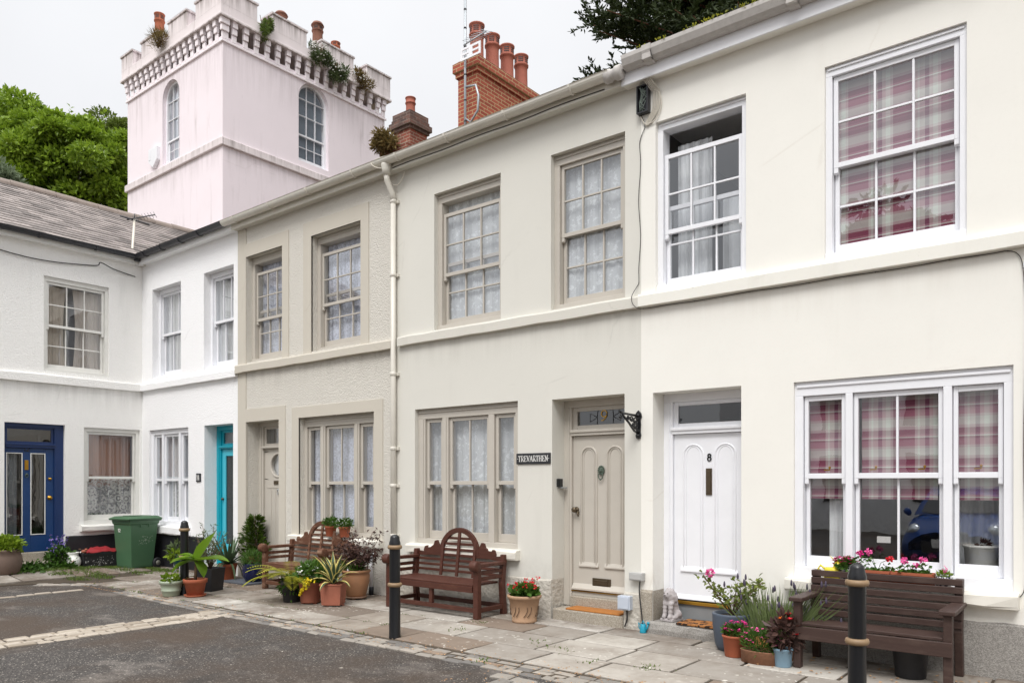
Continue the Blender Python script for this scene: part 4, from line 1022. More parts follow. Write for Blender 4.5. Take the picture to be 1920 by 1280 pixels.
c2 = thing('brick_chimney', 'small sooty brick chimney with a single thin pot', 'chimney', (sx-.3, sy+.3, 6.0))
b = MB(); b.box(sx-.6, sx, sy, sy+.62, 6.0, 10.75); b.build('stack', M['brickold'], c2)
b = MB()
for z0, z1, k in ((10.751, 10.83, .05), (10.831, 10.98, .10), (10.981, 11.07, .05), (11.071, 11.22, .03)): b.box(sx-.6-k, sx+k, sy-k, sy+.62+k, z0, z1)
b.build('cap', M['bricksoot'], c2, bevel=.008)
cpot((sx-.3, sy+.31, 11.2), .125, .52, M['potorange'], parent=c2, slots=False)

# aerial mast strapped to the broad chimney
am = thing('aerial_mast', 'thin grey mast with a slotted white aerial strapped to the broad chimney', 'aerial', (cx-.18, cy-.16, 7.5))
mx_, my_ = cx-.20, cy-.17
b = MB(); b.tube([(mx_, my_, 7.5), (mx_, my_, 13.2)], .028, 8); b.build('pole', M['steel'], am)
b = MB()
for z in (8.9, 9.3, 9.75, 10.3, 10.9, 11.3, 11.7): b.lathe([(.034, 0), (.034, .03)], (mx_, my_, z), 8)
b.build('pole_clip', M['castplas'], am)
b = MB(); b.tube([(mx_, my_, 10.05), (mx_+.30, my_+.0, 10.0), (mx_+.38, my_, 9.75), (mx_+.36, my_, 9.45), (mx_+.16, my_, 9.25), (mx_, my_, 9.38)], .024, 8); b.tube([(mx_, my_, 9.36), (mx_-.1, my_+.15, 9.36)], .014, 6); b.build('bracket', M['steel'], am)
def P2(u, v, y): return P(u, v, y)
b = MB(); pa = [P(864, 93, my_-.1), P(901, 98, my_-.1), P(900, 118, my_-.1), P(864, 112, my_-.1)]
x0, x1 = pa[0][0], pa[1][0]; z0, z1 = 10.56, 10.82
xm = (x0+x1)/2
for a, b_, c, e in ((x0, x1, z1-.045, z1), (x0, x1, z0, z0+.045), (x0, x0+.05, z0+.046, z1-.046), (x1-.05, x1, z0+.046, z1-.046), (xm-.05, xm+.05, z0+.046, z1-.046), (x0+.051, xm-.051, (z0+z1)/2-.02, (z0+z1)/2+.02), (xm+.051, x1-.051, (z0+z1)/2-.02, (z0+z1)/2+.02)): b.box(a, b_, my_-.11, my_-.09, c, e)
b.build('reflector', M['white'], am)
b = MB(); t0 = Vector((mx_+.02, my_-.08, 10.9)); t1 = Vector(P(912, 58, my_+.2)); b.tube([t0, t1], .014, 6); dv = (t1-t0)
for i in range(9):
    p = t0+dv*(.25+.75*i/8); b.tube([p+Vector((-.10, -.10, .02)), p+Vector((.10, .10, -.02))], .006, 5)
b.build('boom', M['steel'], am)

# ------------------------------------------------------------------ trees
def branchy(name, loc, mats, crowns, trunk_h, tr_r, label, cat='tree', group=None, leafL=.3, leafW=.16, nper=900, limbs=9, out=.45, trans=True, twigs=0):
    t = thing(name, label, cat, loc, group=group)
    mb = MB(); x, y, z = loc
    mb.tube([(x, y, z-.3), (x+.1, y, z+trunk_h*.4), (x-.1, y+.1, z+trunk_h*.8), (x, y, z+trunk_h)], tr_r, 10, taper=.35)
    for i in range(limbs):
        c = crowns[i % len(crowns)]; h = R.uniform(.35, .9)*trunk_h
        mb.tube([(x, y, z+h), ((x+c[0])/2, (y+c[1])/2, (z+h+c[2])/2+.3), (c[0], c[1], c[2])], tr_r*.32, 7, taper=.3)
    mb.build('trunk', mats[0], t)
    lv = MB()
    for c in crowns:
        nsub = 9
        for _ in range(nsub):
            th = R.uniform(0, 2*pi); zz = R.uniform(-.7, 1); q = sqrt(max(0, 1-zz*zz)); k = R.uniform(.45, .9)
            p = (c[0]+c[3]*q*cos(th)*k, c[1]+c[3]*q*sin(th)*k, c[2]+c[4]*zz*k); f = R.uniform(.28, .5)
            lv.cloud(p, (c[3]*f, c[3]*f, c[4]*f*.8), nper//nsub, leafL, leafW, out, 0, .35, .15)
    for _ in range(twigs):
        c = R.choice(crowns); th = R.uniform(0, 2*pi); b0 = Vector((c[0]+c[3]*.5*cos(th), c[1]+c[3]*.5*sin(th), c[2]+c[4]*.85)); d = Vector((R.uniform(-.3, .3), R.uniform(-.3, .3), 1)).normalized(); L = R.uniform(.6, 1.2)
        for i in range(14): lv.leaf(b0+d*L*i/14, (R.uniform(-1, 1), R.uniform(-1, 1), .5), leafL*.9, leafW*.8)
    lv.build('crown', mats[1], t)
    return t
M['bark'] = simple('grey_brown_bark', rgb(92, 78, 66), .95, .3, 5, .6, 20)
M['redbark'] = simple('reddish_bark', rgb(112, 74, 58), .95, .3, 5, .6, 20)
M['leaf_a'] = foliage_mat('bright_broad_leaf', (.08, .17, .013, 1), (.34, .48, .045, 1), .38, .5, .3, .5)
M['leaf_b'] = foliage_mat('yellow_green_leaf', (.070, .12, .014, 1), (.19, .25, .04, 1), .45, .5, .3, .5)
M['leaf_c'] = foliage_mat('silver_leaf', (.10, .14, .07, 1), (.24, .30, .19, 1), .5, .5, .25, .7)
M['leaf_d'] = foliage_mat('dark_leaf', (.020, .055, .012, 1), (.060, .11, .022, 1), .45, .5, .2, .6)
M['conifer'] = foliage_mat('dark_conifer_spray', (.014, .030, .010, 1), (.045, .065, .016, 1), .6, .5, .12, .5)
def T(u, v, Z):                                  # a point at depth Z
    X = (u-960)/FPX*Z; return (CA*X-SA*Z, SA*X+CA*Z, HC+(HOR-v)/FPX*Z)
def base(u, Z): p = T(u, 900, Z); return (p[0], p[1], 0)
cr = [(*T(u, v, Z), r, h) for u, v, Z, r, h in ((90, 330, 30, 1.7, 1.4), (150, 270, 30, 1.5, 1.0), (205, 285, 31, 1.3, 1.1), (60, 285, 31, 1.6, 1.2), (110, 262, 31, 1.3, .9), (180, 335, 30, 1.5, 1.3), (30, 350, 30, 1.7, 1.5), (210, 365, 31, 1.2, 1.0), (130, 395, 30, 2.0, 1.2), (60, 410, 31, 2.0, 1.2), (200, 420, 31, 1.8, 1.2))]
branchy('broadleaf_tree', base(130, 30.5), (M['bark'], M['leaf_a']), cr, 9.5, .32, 'bright green broadleaf tree directly left of the pink tower', nper=5000, leafL=.21, leafW=.13, twigs=9, group='trees behind the yard')
cr = [(*T(u, v, Z), r, h) for u, v, Z, r, h in ((10, 235, 36, 1.8, 1.3), (-60, 215, 36, 2.6, 1.8), (45, 275, 36, 1.5, 1.3), (-30, 300, 36, 2.6, 2.0), (-110, 300, 36, 2.6, 2.0), (20, 330, 36, 2.0, 1.6))]
branchy('broadleaf_tree', base(-20, 36.5), (M['bark'], M['leaf_a']), cr, 13, .4, 'taller green tree at the left edge rising above its neighbour', nper=3800, leafL=.24, leafW=.14, twigs=6, group='trees behind the yard')
cr = [(*T(u, v, Z), r, h) for u, v, Z, r, h in ((222, 262, 40, 1.5, 1.5), (245, 300, 40, 1.9, 1.8), (205, 330, 40, 1.8, 1.8), (240, 380, 40, 2.2, 2.0))]
branchy('broadleaf_tree', base(228, 40), (M['bark'], M['leaf_b']), cr, 14, .35, 'olive green tree half hidden behind the left wall of the tower', nper=3200, leafL=.22, leafW=.12, twigs=4, group='trees behind the yard')
cr = [(*T(u, v, Z), r, h) for u, v, Z, r, h in ((0, 340, 25, .6, .5), (5, 372, 25, .8, .6), (-30, 350, 25, 1.0, .8))]
branchy('silver_shrub', base(0, 25.2), (M['bark'], M['leaf_c']), cr, 8.5, .16, 'grey green silver leaved shrub above the slate roof at the left edge', 'shrub', nper=1200, leafL=.26, leafW=.07, limbs=4)
# the conifer behind number 8 and 9
def conifer(loc, height, zlow, rad, label):
    t = thing('conifer_tree', label, 'tree', loc); x, y, z = loc
    tb = MB(); tb.tube([(x, y, z-.3), (x+.1, y, z+height*.5), (x, y, z+height)], .42, 12, taper=.25)
    lv = MB(); nb = 420
    for i in range(nb):
        h = zlow+(height-zlow)*(i/nb)**1.05; k = 1-((h-zlow)/(height-zlow))
        L = rad*(.30+.70*k)*R.uniform(.6, 1.08); th = i*2.39996+R.uniform(-.4, .4)
        d = Vector((cos(th), sin(th), R.uniform(.05, .35))); p0 = Vector((x, y, z+h)); pts = []
        for j in range(7):
            q = j/6; pts.append(p0+d*L*q+Vector((0, 0, -.9*q*q*L*.22+.25*q**4)))
        tb.tube(pts, .055, 6, taper=.2)
        for j in range(1, 7):
            for s_ in range(9):
                b0 = pts[j-1].lerp(pts[j], R.random()); sd = Vector((-d.y, d.x, 0))*R.choice((-1, 1)); sp = (sd*R.uniform(.3, 1)+d*R.uniform(.2, 1)+Vector((0, 0, R.uniform(-.35, .45)))).normalized(); l2 = L*.20*(1.2-.5*j/6)*R.uniform(.6, 1.3)
                for m_ in range(12):
                    c = b0+sp*l2*m_/13
                    for _ in range(2): lv.leaf(c, sp*.8+Vector((R.uniform(-1, 1), R.uniform(-1, 1), R.uniform(-.6, .8)))*.75, .21*R.uniform(.6, 1.3), .075)
    tb.build('trunk', M['redbark'], t); lv.build('crown', M['conifer'], t)
p = T(1420, 900, 26); conifer((p[0], p[1], 0), 27, 10.0, 7.6, 'tall dark conifer with drooping sprays behind the cream house roof')
# ------------------------------------------------------------------ plants rooted on walls and roofs
M['stem'] = simple('brown_stem', rgb(96, 76, 58), .9, .2, 8)
M['petal_white'] = simple('white_petal', rgb(240, 240, 236), .7, .05, 5)
M['dry'] = foliage_mat('dry_russet_leaf', rgb(104, 84, 52), rgb(128, 112, 64), .7, .5, .2, 3)
M['grass'] = foliage_mat('green_grass_leaf', (.06, .12, .02, 1), (.17, .24, .05, 1), .5, .5, .3, 4)
M['daisy_leaf'] = foliage_mat('grey_green_daisy_leaf', (.05, .085, .03, 1), (.12, .16, .06, 1), .6, .5, .2, 3)
def wall_plant(name, label, c, r, n, L, W, mat, flowers=0, up=.4, cat='plant'):
    t = thing(name, label, cat, (c[0], c[1], c[2]-r[2])); mb = MB()
    for _ in range(14):
        d = Vector((R.uniform(-1, 1)*r[0], R.uniform(-1, 1)*r[1], R.uniform(-.2, 1)*r[2])); mb.tube([(c[0]-.1, c[1], c[2]-r[2]*.8), Vector(c)+d*.9], .008, 4)
    mb.build('stem', M['stem'], t); lv = MB(); sub_ = 9
    for _ in range(sub_):
        d = Vector((R.uniform(-1, 1)*r[0], R.uniform(-1, 1)*r[1], R.uniform(-1, .8)*r[2]))*.72; f = R.uniform(.28, .62); lv.cloud(Vector(c)+d, (r[0]*f, r[1]*f, r[2]*f), n//sub_, L, W, .4, 0, .2, up)
    lv.build('foliage', mat, t)
    if flowers:
        fl = MB()
        for _ in range(flowers):
            th = R.uniform(0, 2*pi); z = R.uniform(-.8, .9); q = sqrt(1-z*z); fl.ball((c[0]+r[0]*q*cos(th), c[1]+r[1]*q*sin(th), c[2]+r[2]*z), R.uniform(.02, .032), 6, 0, .5)
        tag(fl.build('flower', M['petal_white'], t), kind='stuff')
wall_plant('wall_daisy', 'large clump of white daisies spilling over the tower corbels, upper of two', (TX+.25, 15.05, 15.0), (.20, .36, .34), 1100, .14, .03, M['daisy_leaf'], 110)
wall_plant('wall_daisy', 'dense clump of white daisies hanging below the middle of the tower battlements', (TX+.27, 15.75, 14.68), (.20, .38, .34), 1100, .14, .03, M['daisy_leaf'], 80)
wall_plant('wall_daisy', 'small reddish daisy clump in the gap before the last tower battlement', (TX+.25, 16.75, 14.85), (.22, .40, .34), 700, .13, .03, M['dry'], 60)
wall_plant('wall_plant', 'mossy green weed in the first gap of the tower battlements', (TX+.22, 13.14, 14.95), (.17, .18, .38), 800, .13, .035, M['grass'], 0)
wall_plant('wall_plant', 'spiky dry tuft on the left side of the tower parapet', (-22.95, TY-.28, 15.0), (.26, .16, .24), 420, .28, .018, M['dry'], 0, 1.0)
p = T(728, 262, 19.5); wall_plant('roof_shrub', 'russet straggly shrub between the tower and the small chimney', (p[0], p[1], p[2]-.05), (.42, .40, .27), 1000, .15, .045, M['dry'], 0)
p = T(735, 283, 19.5); b = MB(); b.box(p[0]-.5, p[0]+.5, p[1]+.05, p[1]+.5, 6, p[2]+.12); o = b.build('roof_wall', M['brickold'], None, loc=(p[0], p[1]+.25, 6)); tag(o, 'low sooty brick wall under the russet roof shrub', 'wall')
# ------------------------------------------------------------------ ground
def ground_mats():
    t = NT('worn_asphalt'); co = t.coord()
    v = t.new('ShaderNodeTexVoronoi'); v.inputs['Scale'].default_value = 95; t.link(co, v.inputs['Vector'])
    sep = t.new('ShaderNodeSeparateColor'); t.link(v.outputs['Color'], sep.inputs[0])
    c = t.ramp(sep.outputs[0], [(0, rgb(42, 39, 37)), (.6, rgb(65, 61, 58)), (.93, rgb(88, 83, 79)), (1, rgb(160, 153, 144))])
    c = t.mix(t.math('MULTIPLY', t.ramp(t.noise(.55, 5, .6, co), [(.42, B1), (.60, W1)]), .8), c, rgb(70, 56, 44))
    c = t.mix(t.math('MULTIPLY', t.ramp(t.noise(1.3, 6, .62, t.coord((1, 1.6, 1))), [(.55, B1), (.72, W1)]), .5), c, rgb(140, 132, 125))
    c = t.mix(t.math('MULTIPLY', t.ramp(t.noise(2.2, 6, .7, t.coord((1, 1.1, 1))), [(.56, B1), (.7, W1)]), .35), c, rgb(58, 48, 40))
    sp = t.ramp(t.noise(13, 3, .5, co), [(.735, B1), (.75, W1)]); c = t.mix(t.math('MULTIPLY', sp, .8), c, rgb(196, 188, 176))
    oil = t.ramp(t.noise(1.1, 3, .5, t.coord((1.7, 1.0, 1))), [(.66, B1), (.72, W1)]); c = t.mix(t.math('MULTIPLY', oil, .6), c, rgb(36, 33, 31))
    t.color(c); t.set(Roughness=.9); t.bump(t.math('ADD', t.math('MULTIPLY', v.outputs[0], -1.0), t.noise(130, 3, .6, co)), .55, .008); M['asphalt'] = t.m
    t = NT('york_flagstone'); co = t.coord(); g = t.new('ShaderNodeNewGeometry')
    c = t.ramp(g.outputs['Random Per Island'], [(0, rgb(182, 176, 167)), (.28, rgb(160, 154, 146)), (.46, rgb(136, 120, 106)), (.58, rgb(194, 189, 180)), (.74, rgb(170, 162, 151)), (.86, rgb(128, 118, 108)), (.94, rgb(210, 206, 199))], 'CONSTANT')
    c = t.mix(t.math('MULTIPLY', t.ramp(t.noise(2.6, 7, .7, co), [(.42, B1), (.68, W1)]), .55), c, rgb(112, 98, 84))
    c = t.mix(t.math('MULTIPLY', t.noise(38, 6, .75, co), .35), c, rgb(104, 98, 90))
    tc = t.new('ShaderNodeTexCoord'); sx = t.new('ShaderNodeSeparateXYZ'); t.link(tc.outputs['Object'], sx.inputs[0]); far = t.new('ShaderNodeMapRange'); far.inputs[1].default_value = -5.6; far.inputs[2].default_value = -8.2; far.inputs[3].default_value = .12; far.inputs[4].default_value = .78; t.link(sx.outputs[0], far.inputs[0])
    c = t.mix(t.math('MULTIPLY', t.ramp(t.noise(1.4, 7, .72, co), [(.34, B1), (.60, W1)]), far.outputs[0]), c, rgb(98, 84, 72))      # soil-stained flags by the planted end
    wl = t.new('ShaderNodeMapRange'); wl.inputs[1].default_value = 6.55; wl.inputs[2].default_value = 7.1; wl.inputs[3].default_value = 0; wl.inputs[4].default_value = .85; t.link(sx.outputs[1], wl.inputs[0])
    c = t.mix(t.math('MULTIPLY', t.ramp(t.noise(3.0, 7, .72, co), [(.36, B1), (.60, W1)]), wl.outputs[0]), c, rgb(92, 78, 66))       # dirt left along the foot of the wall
    v = t.new('ShaderNodeTexVoronoi', feature='F1'); v.inputs['Scale'].default_value = 15; v.inputs['Randomness'].default_value = 1; t.link(t.mix(.12, co, t.noise(9, 3, .5, co)), v.inputs['Vector'])
    sp2 = t.math('MULTIPLY', t.ramp(v.outputs[0], [(.0, W1), (.17, W1), (.23, B1)]), t.ramp(t.noise(1.1, 4, .6, co), [(.50, B1), (.58, W1)]))
    c = t.mix(t.math('MULTIPLY', sp2, .62), c, rgb(218, 214, 204))
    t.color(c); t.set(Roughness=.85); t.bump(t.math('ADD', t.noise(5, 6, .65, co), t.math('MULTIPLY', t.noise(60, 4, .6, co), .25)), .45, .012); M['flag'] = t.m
    M['joint'] = simple('dark_joint_soil', rgb(70, 60, 48), .95, .35, 6, .6, 50)
    t = NT('granite_sett'); g = t.new('ShaderNodeNewGeometry')
    c = t.ramp(g.outputs['Random Per Island'], [(0, rgb(150, 144, 136)), (.35, rgb(126, 122, 117)), (.55, rgb(166, 158, 148)), (.8, rgb(108, 106, 104)), (.92, rgb(140, 122, 106))], 'CONSTANT')
    c = t.mix(t.math('MULTIPLY', t.noise(18, 6, .7), .5), c, rgb(110, 102, 92)); t.color(c); t.set(Roughness=.85); t.bump(t.noise(24, 6, .7), .6, .012); M['sett'] = t.m
    t = NT('pale_sett'); g = t.new('ShaderNodeNewGeometry')
    c = t.ramp(g.outputs['Random Per Island'], [(0, rgb(170, 161, 149)), (.4, rgb(150, 140, 127)), (.75, rgb(184, 175, 163))], 'CONSTANT')
    c = t.mix(t.math('MULTIPLY', t.noise(14, 6, .7), .55), c, rgb(140, 126, 108)); t.color(c); t.set(Roughness=.85); t.bump(t.noise(24, 6, .7), .6, .012); M['sett_pale'] = t.m
ground_mats()
gm = MB(); gm.quad((-400, -400, -.05), (400, -400, -.05), (400, 400, -.05), (-400, 400, -.05)); tag(gm.build('ground', simple('rough_earth', rgb(96, 88, 70), .95, .3, .6, .5, 3)), kind='structure')
gm = MB()                                        # road surface with a slight dip and swell
nx, ny = 80, 40
for j in range(ny+1):
    for i in range(nx+1):
        x, y = -24+40*i/nx, -12+17.35*j/ny; gm.v.append((x, y, -.012+.005*mnoise.noise(Vector((x*.5, y*.5, 0)))))
for j in range(ny):
    for i in range(nx): a = j*(nx+1)+i; gm.f.append((a, a+1, a+nx+2, a+nx+1)); gm.mi.append(0); gm.sm.append(True)
tag(gm.build('road', M['asphalt']), kind='structure')
bed = [(-14.9, -12), (-13.5, -12), (-13.5, 3), (-13.3, 4.4), (-13.0, 5.05), (-12.5, 5.38), (-11.6, 5.28), (-8.5, 5.0), (8, 4.97), (8, 7.5), (-14.9, 7.5)]
def gz(x, y): return .075*min(1, max(0, (6.7-y)/1.0))*min(1, max(0, (-13.35-x)/.7))
gm = MB(); gm.prism(bed, 'z', -.04, -.002); tag(gm.build('pavement_bed', M['joint']), kind='structure')
sl = MB()
def slab(x0, x1, y0, y1, t=.012):
    g = .014; j = lambda: R.uniform(-.006, .006); tz = [R.uniform(-.003, .004) for _ in range(4)]
    c = [(x0+g+j(), y0+g+j()), (x1-g+j(), y0+g+j()), (x1-g+j(), y1-g+j()), (x0+g+j(), y1-g+j())]; cx, cy = (x0+x1)/2, (y0+y1)/2
    zt = [t+tz[k]+gz(*c[k]) for k in range(4)]
    b = .010
    inn = [(p[0]+(b if p[0] < cx else -b), p[1]+(b if p[1] < cy else -b)) for p in c]
    vs = [(*c[k], -.02) for k in range(4)]+[(*c[k], zt[k]-.006) for k in range(4)]+[(*inn[k], zt[k]) for k in range(4)]
    sl.add(vs, [(8, 9, 10, 11)]+[(k, (k+1) % 4, 4+(k+1) % 4, 4+k) for k in range(4)]+[(4+k, 4+(k+1) % 4, 8+(k+1) % 4, 8+k) for k in range(4)])
rows = [(5.24, 5.72), (5.72, 6.30), (6.30, 6.78), (6.78, 7.30)]
for ri, (y0, y1) in enumerate(rows):
    x = (-12.45, -12.9, -13.3, -13.4)[ri]
    while x < 5:
        w_ = R.choice((.62, .78, .92, .7, 1.02)); slab(x, x+w_, y0, y1); x += w_
x = -14.9
for x0, x1 in ((-14.83, -14.2), (-14.2, -13.48)):
    y = -6+R.uniform(0, .4)
    while y < 5.0: w_ = R.choice((.6, .8, .95)); slab(x0, x1, y, y+w_); y += w_
    while y < 7.2: slab(x0, min(x1, -13.42), y, min(7.3, y+.7)); y += .7
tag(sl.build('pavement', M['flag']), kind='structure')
def setts(name, mat, cells):
    mb = MB()
    for cx, cy, a, b, rot in cells:
        c_, s_ = cos(rot), sin(rot); h = R.uniform(-.002, .012); b2 = .016; vs = []
        jj = [(R.uniform(-.008, .008), R.uniform(-.008, .008)) for _ in range(4)]
        for zz, k in ((-.03, 0), (h-.010, 0), (h, b2)):
            for (sx, sy), (jx, jy) in zip(((-1, -1), (1, -1), (1, 1), (-1, 1)), jj):
                u, v = sx*(a/2-k)+jx, sy*(b/2-k)+jy; vs.append((cx+u*c_-v*s_, cy+u*s_+v*c_, zz))
        mb.add(vs, [(8, 9, 10, 11)]+[(r*4+k, r*4+(k+1) % 4, r*4+4+(k+1) % 4, r*4+4+k) for r in (0, 1) for k in range(4)])
    return tag(mb.build(name, mat), kind='structure')
cells = []
for r_, y in enumerate((5.17, 5.07, 4.985)):
    x = -11.4+R.uniform(0, .2)
    while x < 6:
        a = R.uniform(.12, .26); yy = y+(.10*max(0, (-8.5-x)/3))
        cells.append((x+a/2, yy+R.uniform(-.006, .006), a-.012, .088, R.uniform(-.05, .05))); x += a
for k in range(26):
    t = k/25; ang = t*1.25; px = -13.05+1.55*t; py = 4.75+.75*min(1, t*1.8)-.22*max(0, t-.55)
    for q in (0, .11): cells.append((px+q*.55, py-q*.6, .15, .085, .8-1.0*t+R.uniform(-.1, .1)))
setts('kerb_setts', M['sett'], cells)
cells = []
for i in range(5):
    y = -8+R.uniform(0, .2)
    while y < 4.93: b = R.uniform(.14, .27); cells.append((-8.70+i*.10+.018*sin(y*2)+R.uniform(-.008, .008), y+b/2, .084, b-.02, R.uniform(-.05, .05))); y += b
for i in range(1):
    y = 3.2
    while y < 4.75: b = R.uniform(.14, .24); cells.append((-12.05+.10*sin((y-3.2)*1.4)+i*.09, y+b/2, .085, b-.015, R.uniform(-.1, .1)-.1*cos((y-3.2)*1.4))); y += b
setts('bay_divider_setts', M['sett_pale'], cells)
cells = []
y = 1.0
while y < 4.9:
    x = -3.95+R.uniform(-.08, .08)+max(0, 4.4-y)*.06
    while x < -2.7: a = R.uniform(.12, .27); cells.append((x+a/2, y+R.uniform(-.012, .012), a-.016, .125, R.uniform(-.12, .12))); x += a
    y += .14
setts('bay_divider_setts', M['sett'], cells)
# weeds in the joints, and the dry litter that gathers by the kerb: nobody could count them
wd = MB()
def tuft(x, y, n, h, s=.06):
    if x > -12.5 and n > 10: n = int(n*.6); h *= .8
    for _ in range(n): wd.leaf((x+R.gauss(0, s), y+R.gauss(0, s), gz(x, y)+.002), (R.uniform(-.7, .7), R.uniform(-.7, .7), .8), h*R.uniform(.5, 1.3), .012)
for _ in range(120): x = R.uniform(-14.4, -12.9); y = R.choice((6.30, 6.78, 5.72, 5.3))+R.gauss(0, .05); tuft(x, y, 22, .045, .07)
for _ in range(60): tuft(-14.2+R.gauss(0, .05), R.uniform(4.0, 6.3), 16, .05, .05)
for u, v in ((1060, 1222), (1010, 1205), (1035, 1215), (1105, 1242), (1210, 1255), (1225, 1253), (900, 1168), (860, 1182), (900, 1240)): p = G(u, v); tuft(p[0], p[1], 34, .04, .055)
for _ in range(70): tuft(R.uniform(-12.5, -6), R.choice((5.22, 5.72, 6.3))+R.gauss(0, .02), 7, .022, .03)
tag(wd.build('joint_weeds', M['grass']), kind='stuff')
lt = MB()
for _ in range(900):
    x = R.uniform(-12.6, -2.2); y = 5.2+R.gauss(0, .10)+(.1*max(0, (-8.5-x)/3))
    if R.random() < .5 and x < -4: y = 5.02
    if R.random() < .25: x, y = R.uniform(-4.2, -3.0), R.uniform(3.8, 5.0)
    lt.leaf((x, y, .012), (R.uniform(-1, 1), R.uniform(-1, 1), .06), R.uniform(.012, .035), R.uniform(.008, .02), (0, 0, 1))
for _ in range(180): lt.leaf((R.uniform(-2.6, .2), R.uniform(6.3, 7.0), .018), (R.uniform(-1, 1), R.uniform(-1, 1), .06), R.uniform(.02, .05), R.uniform(.012, .028), (0, 0, 1))
M['litter'] = foliage_mat('dry_leaf_litter', rgb(150, 104, 70), rgb(196, 158, 116), .8, .6, .05, 5); tag(lt.build('leaf_litter', M['litter']), kind='stuff')
gc = MB()
for _ in range(1500):
    t = R.random(); x = -14.52+R.gauss(0, .10); y = 4.85+.9*t; gc.leaf((x+.12*sin(t*9), y, .07+abs(R.gauss(0, .05))), (R.uniform(.1, 1), R.uniform(-1, 1), R.uniform(.0, .8)), R.uniform(.04, .08), R.uniform(.03, .05))
for _ in range(300): gc.leaf((-14.25+R.gauss(0, .1), 4.95+R.gauss(0, .15), .06+abs(R.gauss(0, .05))), (R.uniform(-1, 1), R.uniform(-1, 1), R.uniform(.1, .8)), R.uniform(.05, .09), R.uniform(.03, .05))
M['weed'] = foliage_mat('low_weed_leaf', (.022, .075, .008, 1), (.08, .17, .022, 1), .5, .5, .25, 4); tag(gc.build('ground_cover', M['weed']), kind='stuff')

# ------------------------------------------------------------------ bollards
M['gold'] = simple('dull_gold_band', rgb(136, 112, 84), .55, .2, 20)
def bollard(loc):
    t = thing('bollard', 'b', 'bollard', loc, group='black iron bollards along the kerb', local=True)
    r = .058; b = MB()
    b.lathe([(r*1.06, 0), (r*1.06, .02), (r, .04), (r*.95, .47), (r*.94, .90), (r*.99, .93), (r*1.0, .965), (r*.86, .99), (r*.80, 1.015), (r*.72, 1.03), (r*.4, 1.045), (.001, 1.05)], (0, 0, -.01), 24); b.build('post', M['iron'], t)
    for z in (.535, .912):
        b = MB(); b.lathe([(r*.95, -.022), (r*1.2, -.016), (r*1.28, 0), (r*1.2, .016), (r*.95, .022)], (0, 0, z), 24); b.build('band', M['gold'], t)
    return t
b0 = bollard((-10.17, 5.49, 0)); b0['label'] = 'black bollard among plant pots, the farthest of the three'
dup(b0, (-5.735, 5.307, 0), label='black bollard standing clear before the glossy brown curved bench'); dup(b0, (-1.345, 5.26, 0), label='black bollard in front of the straight slatted bench, the nearest')

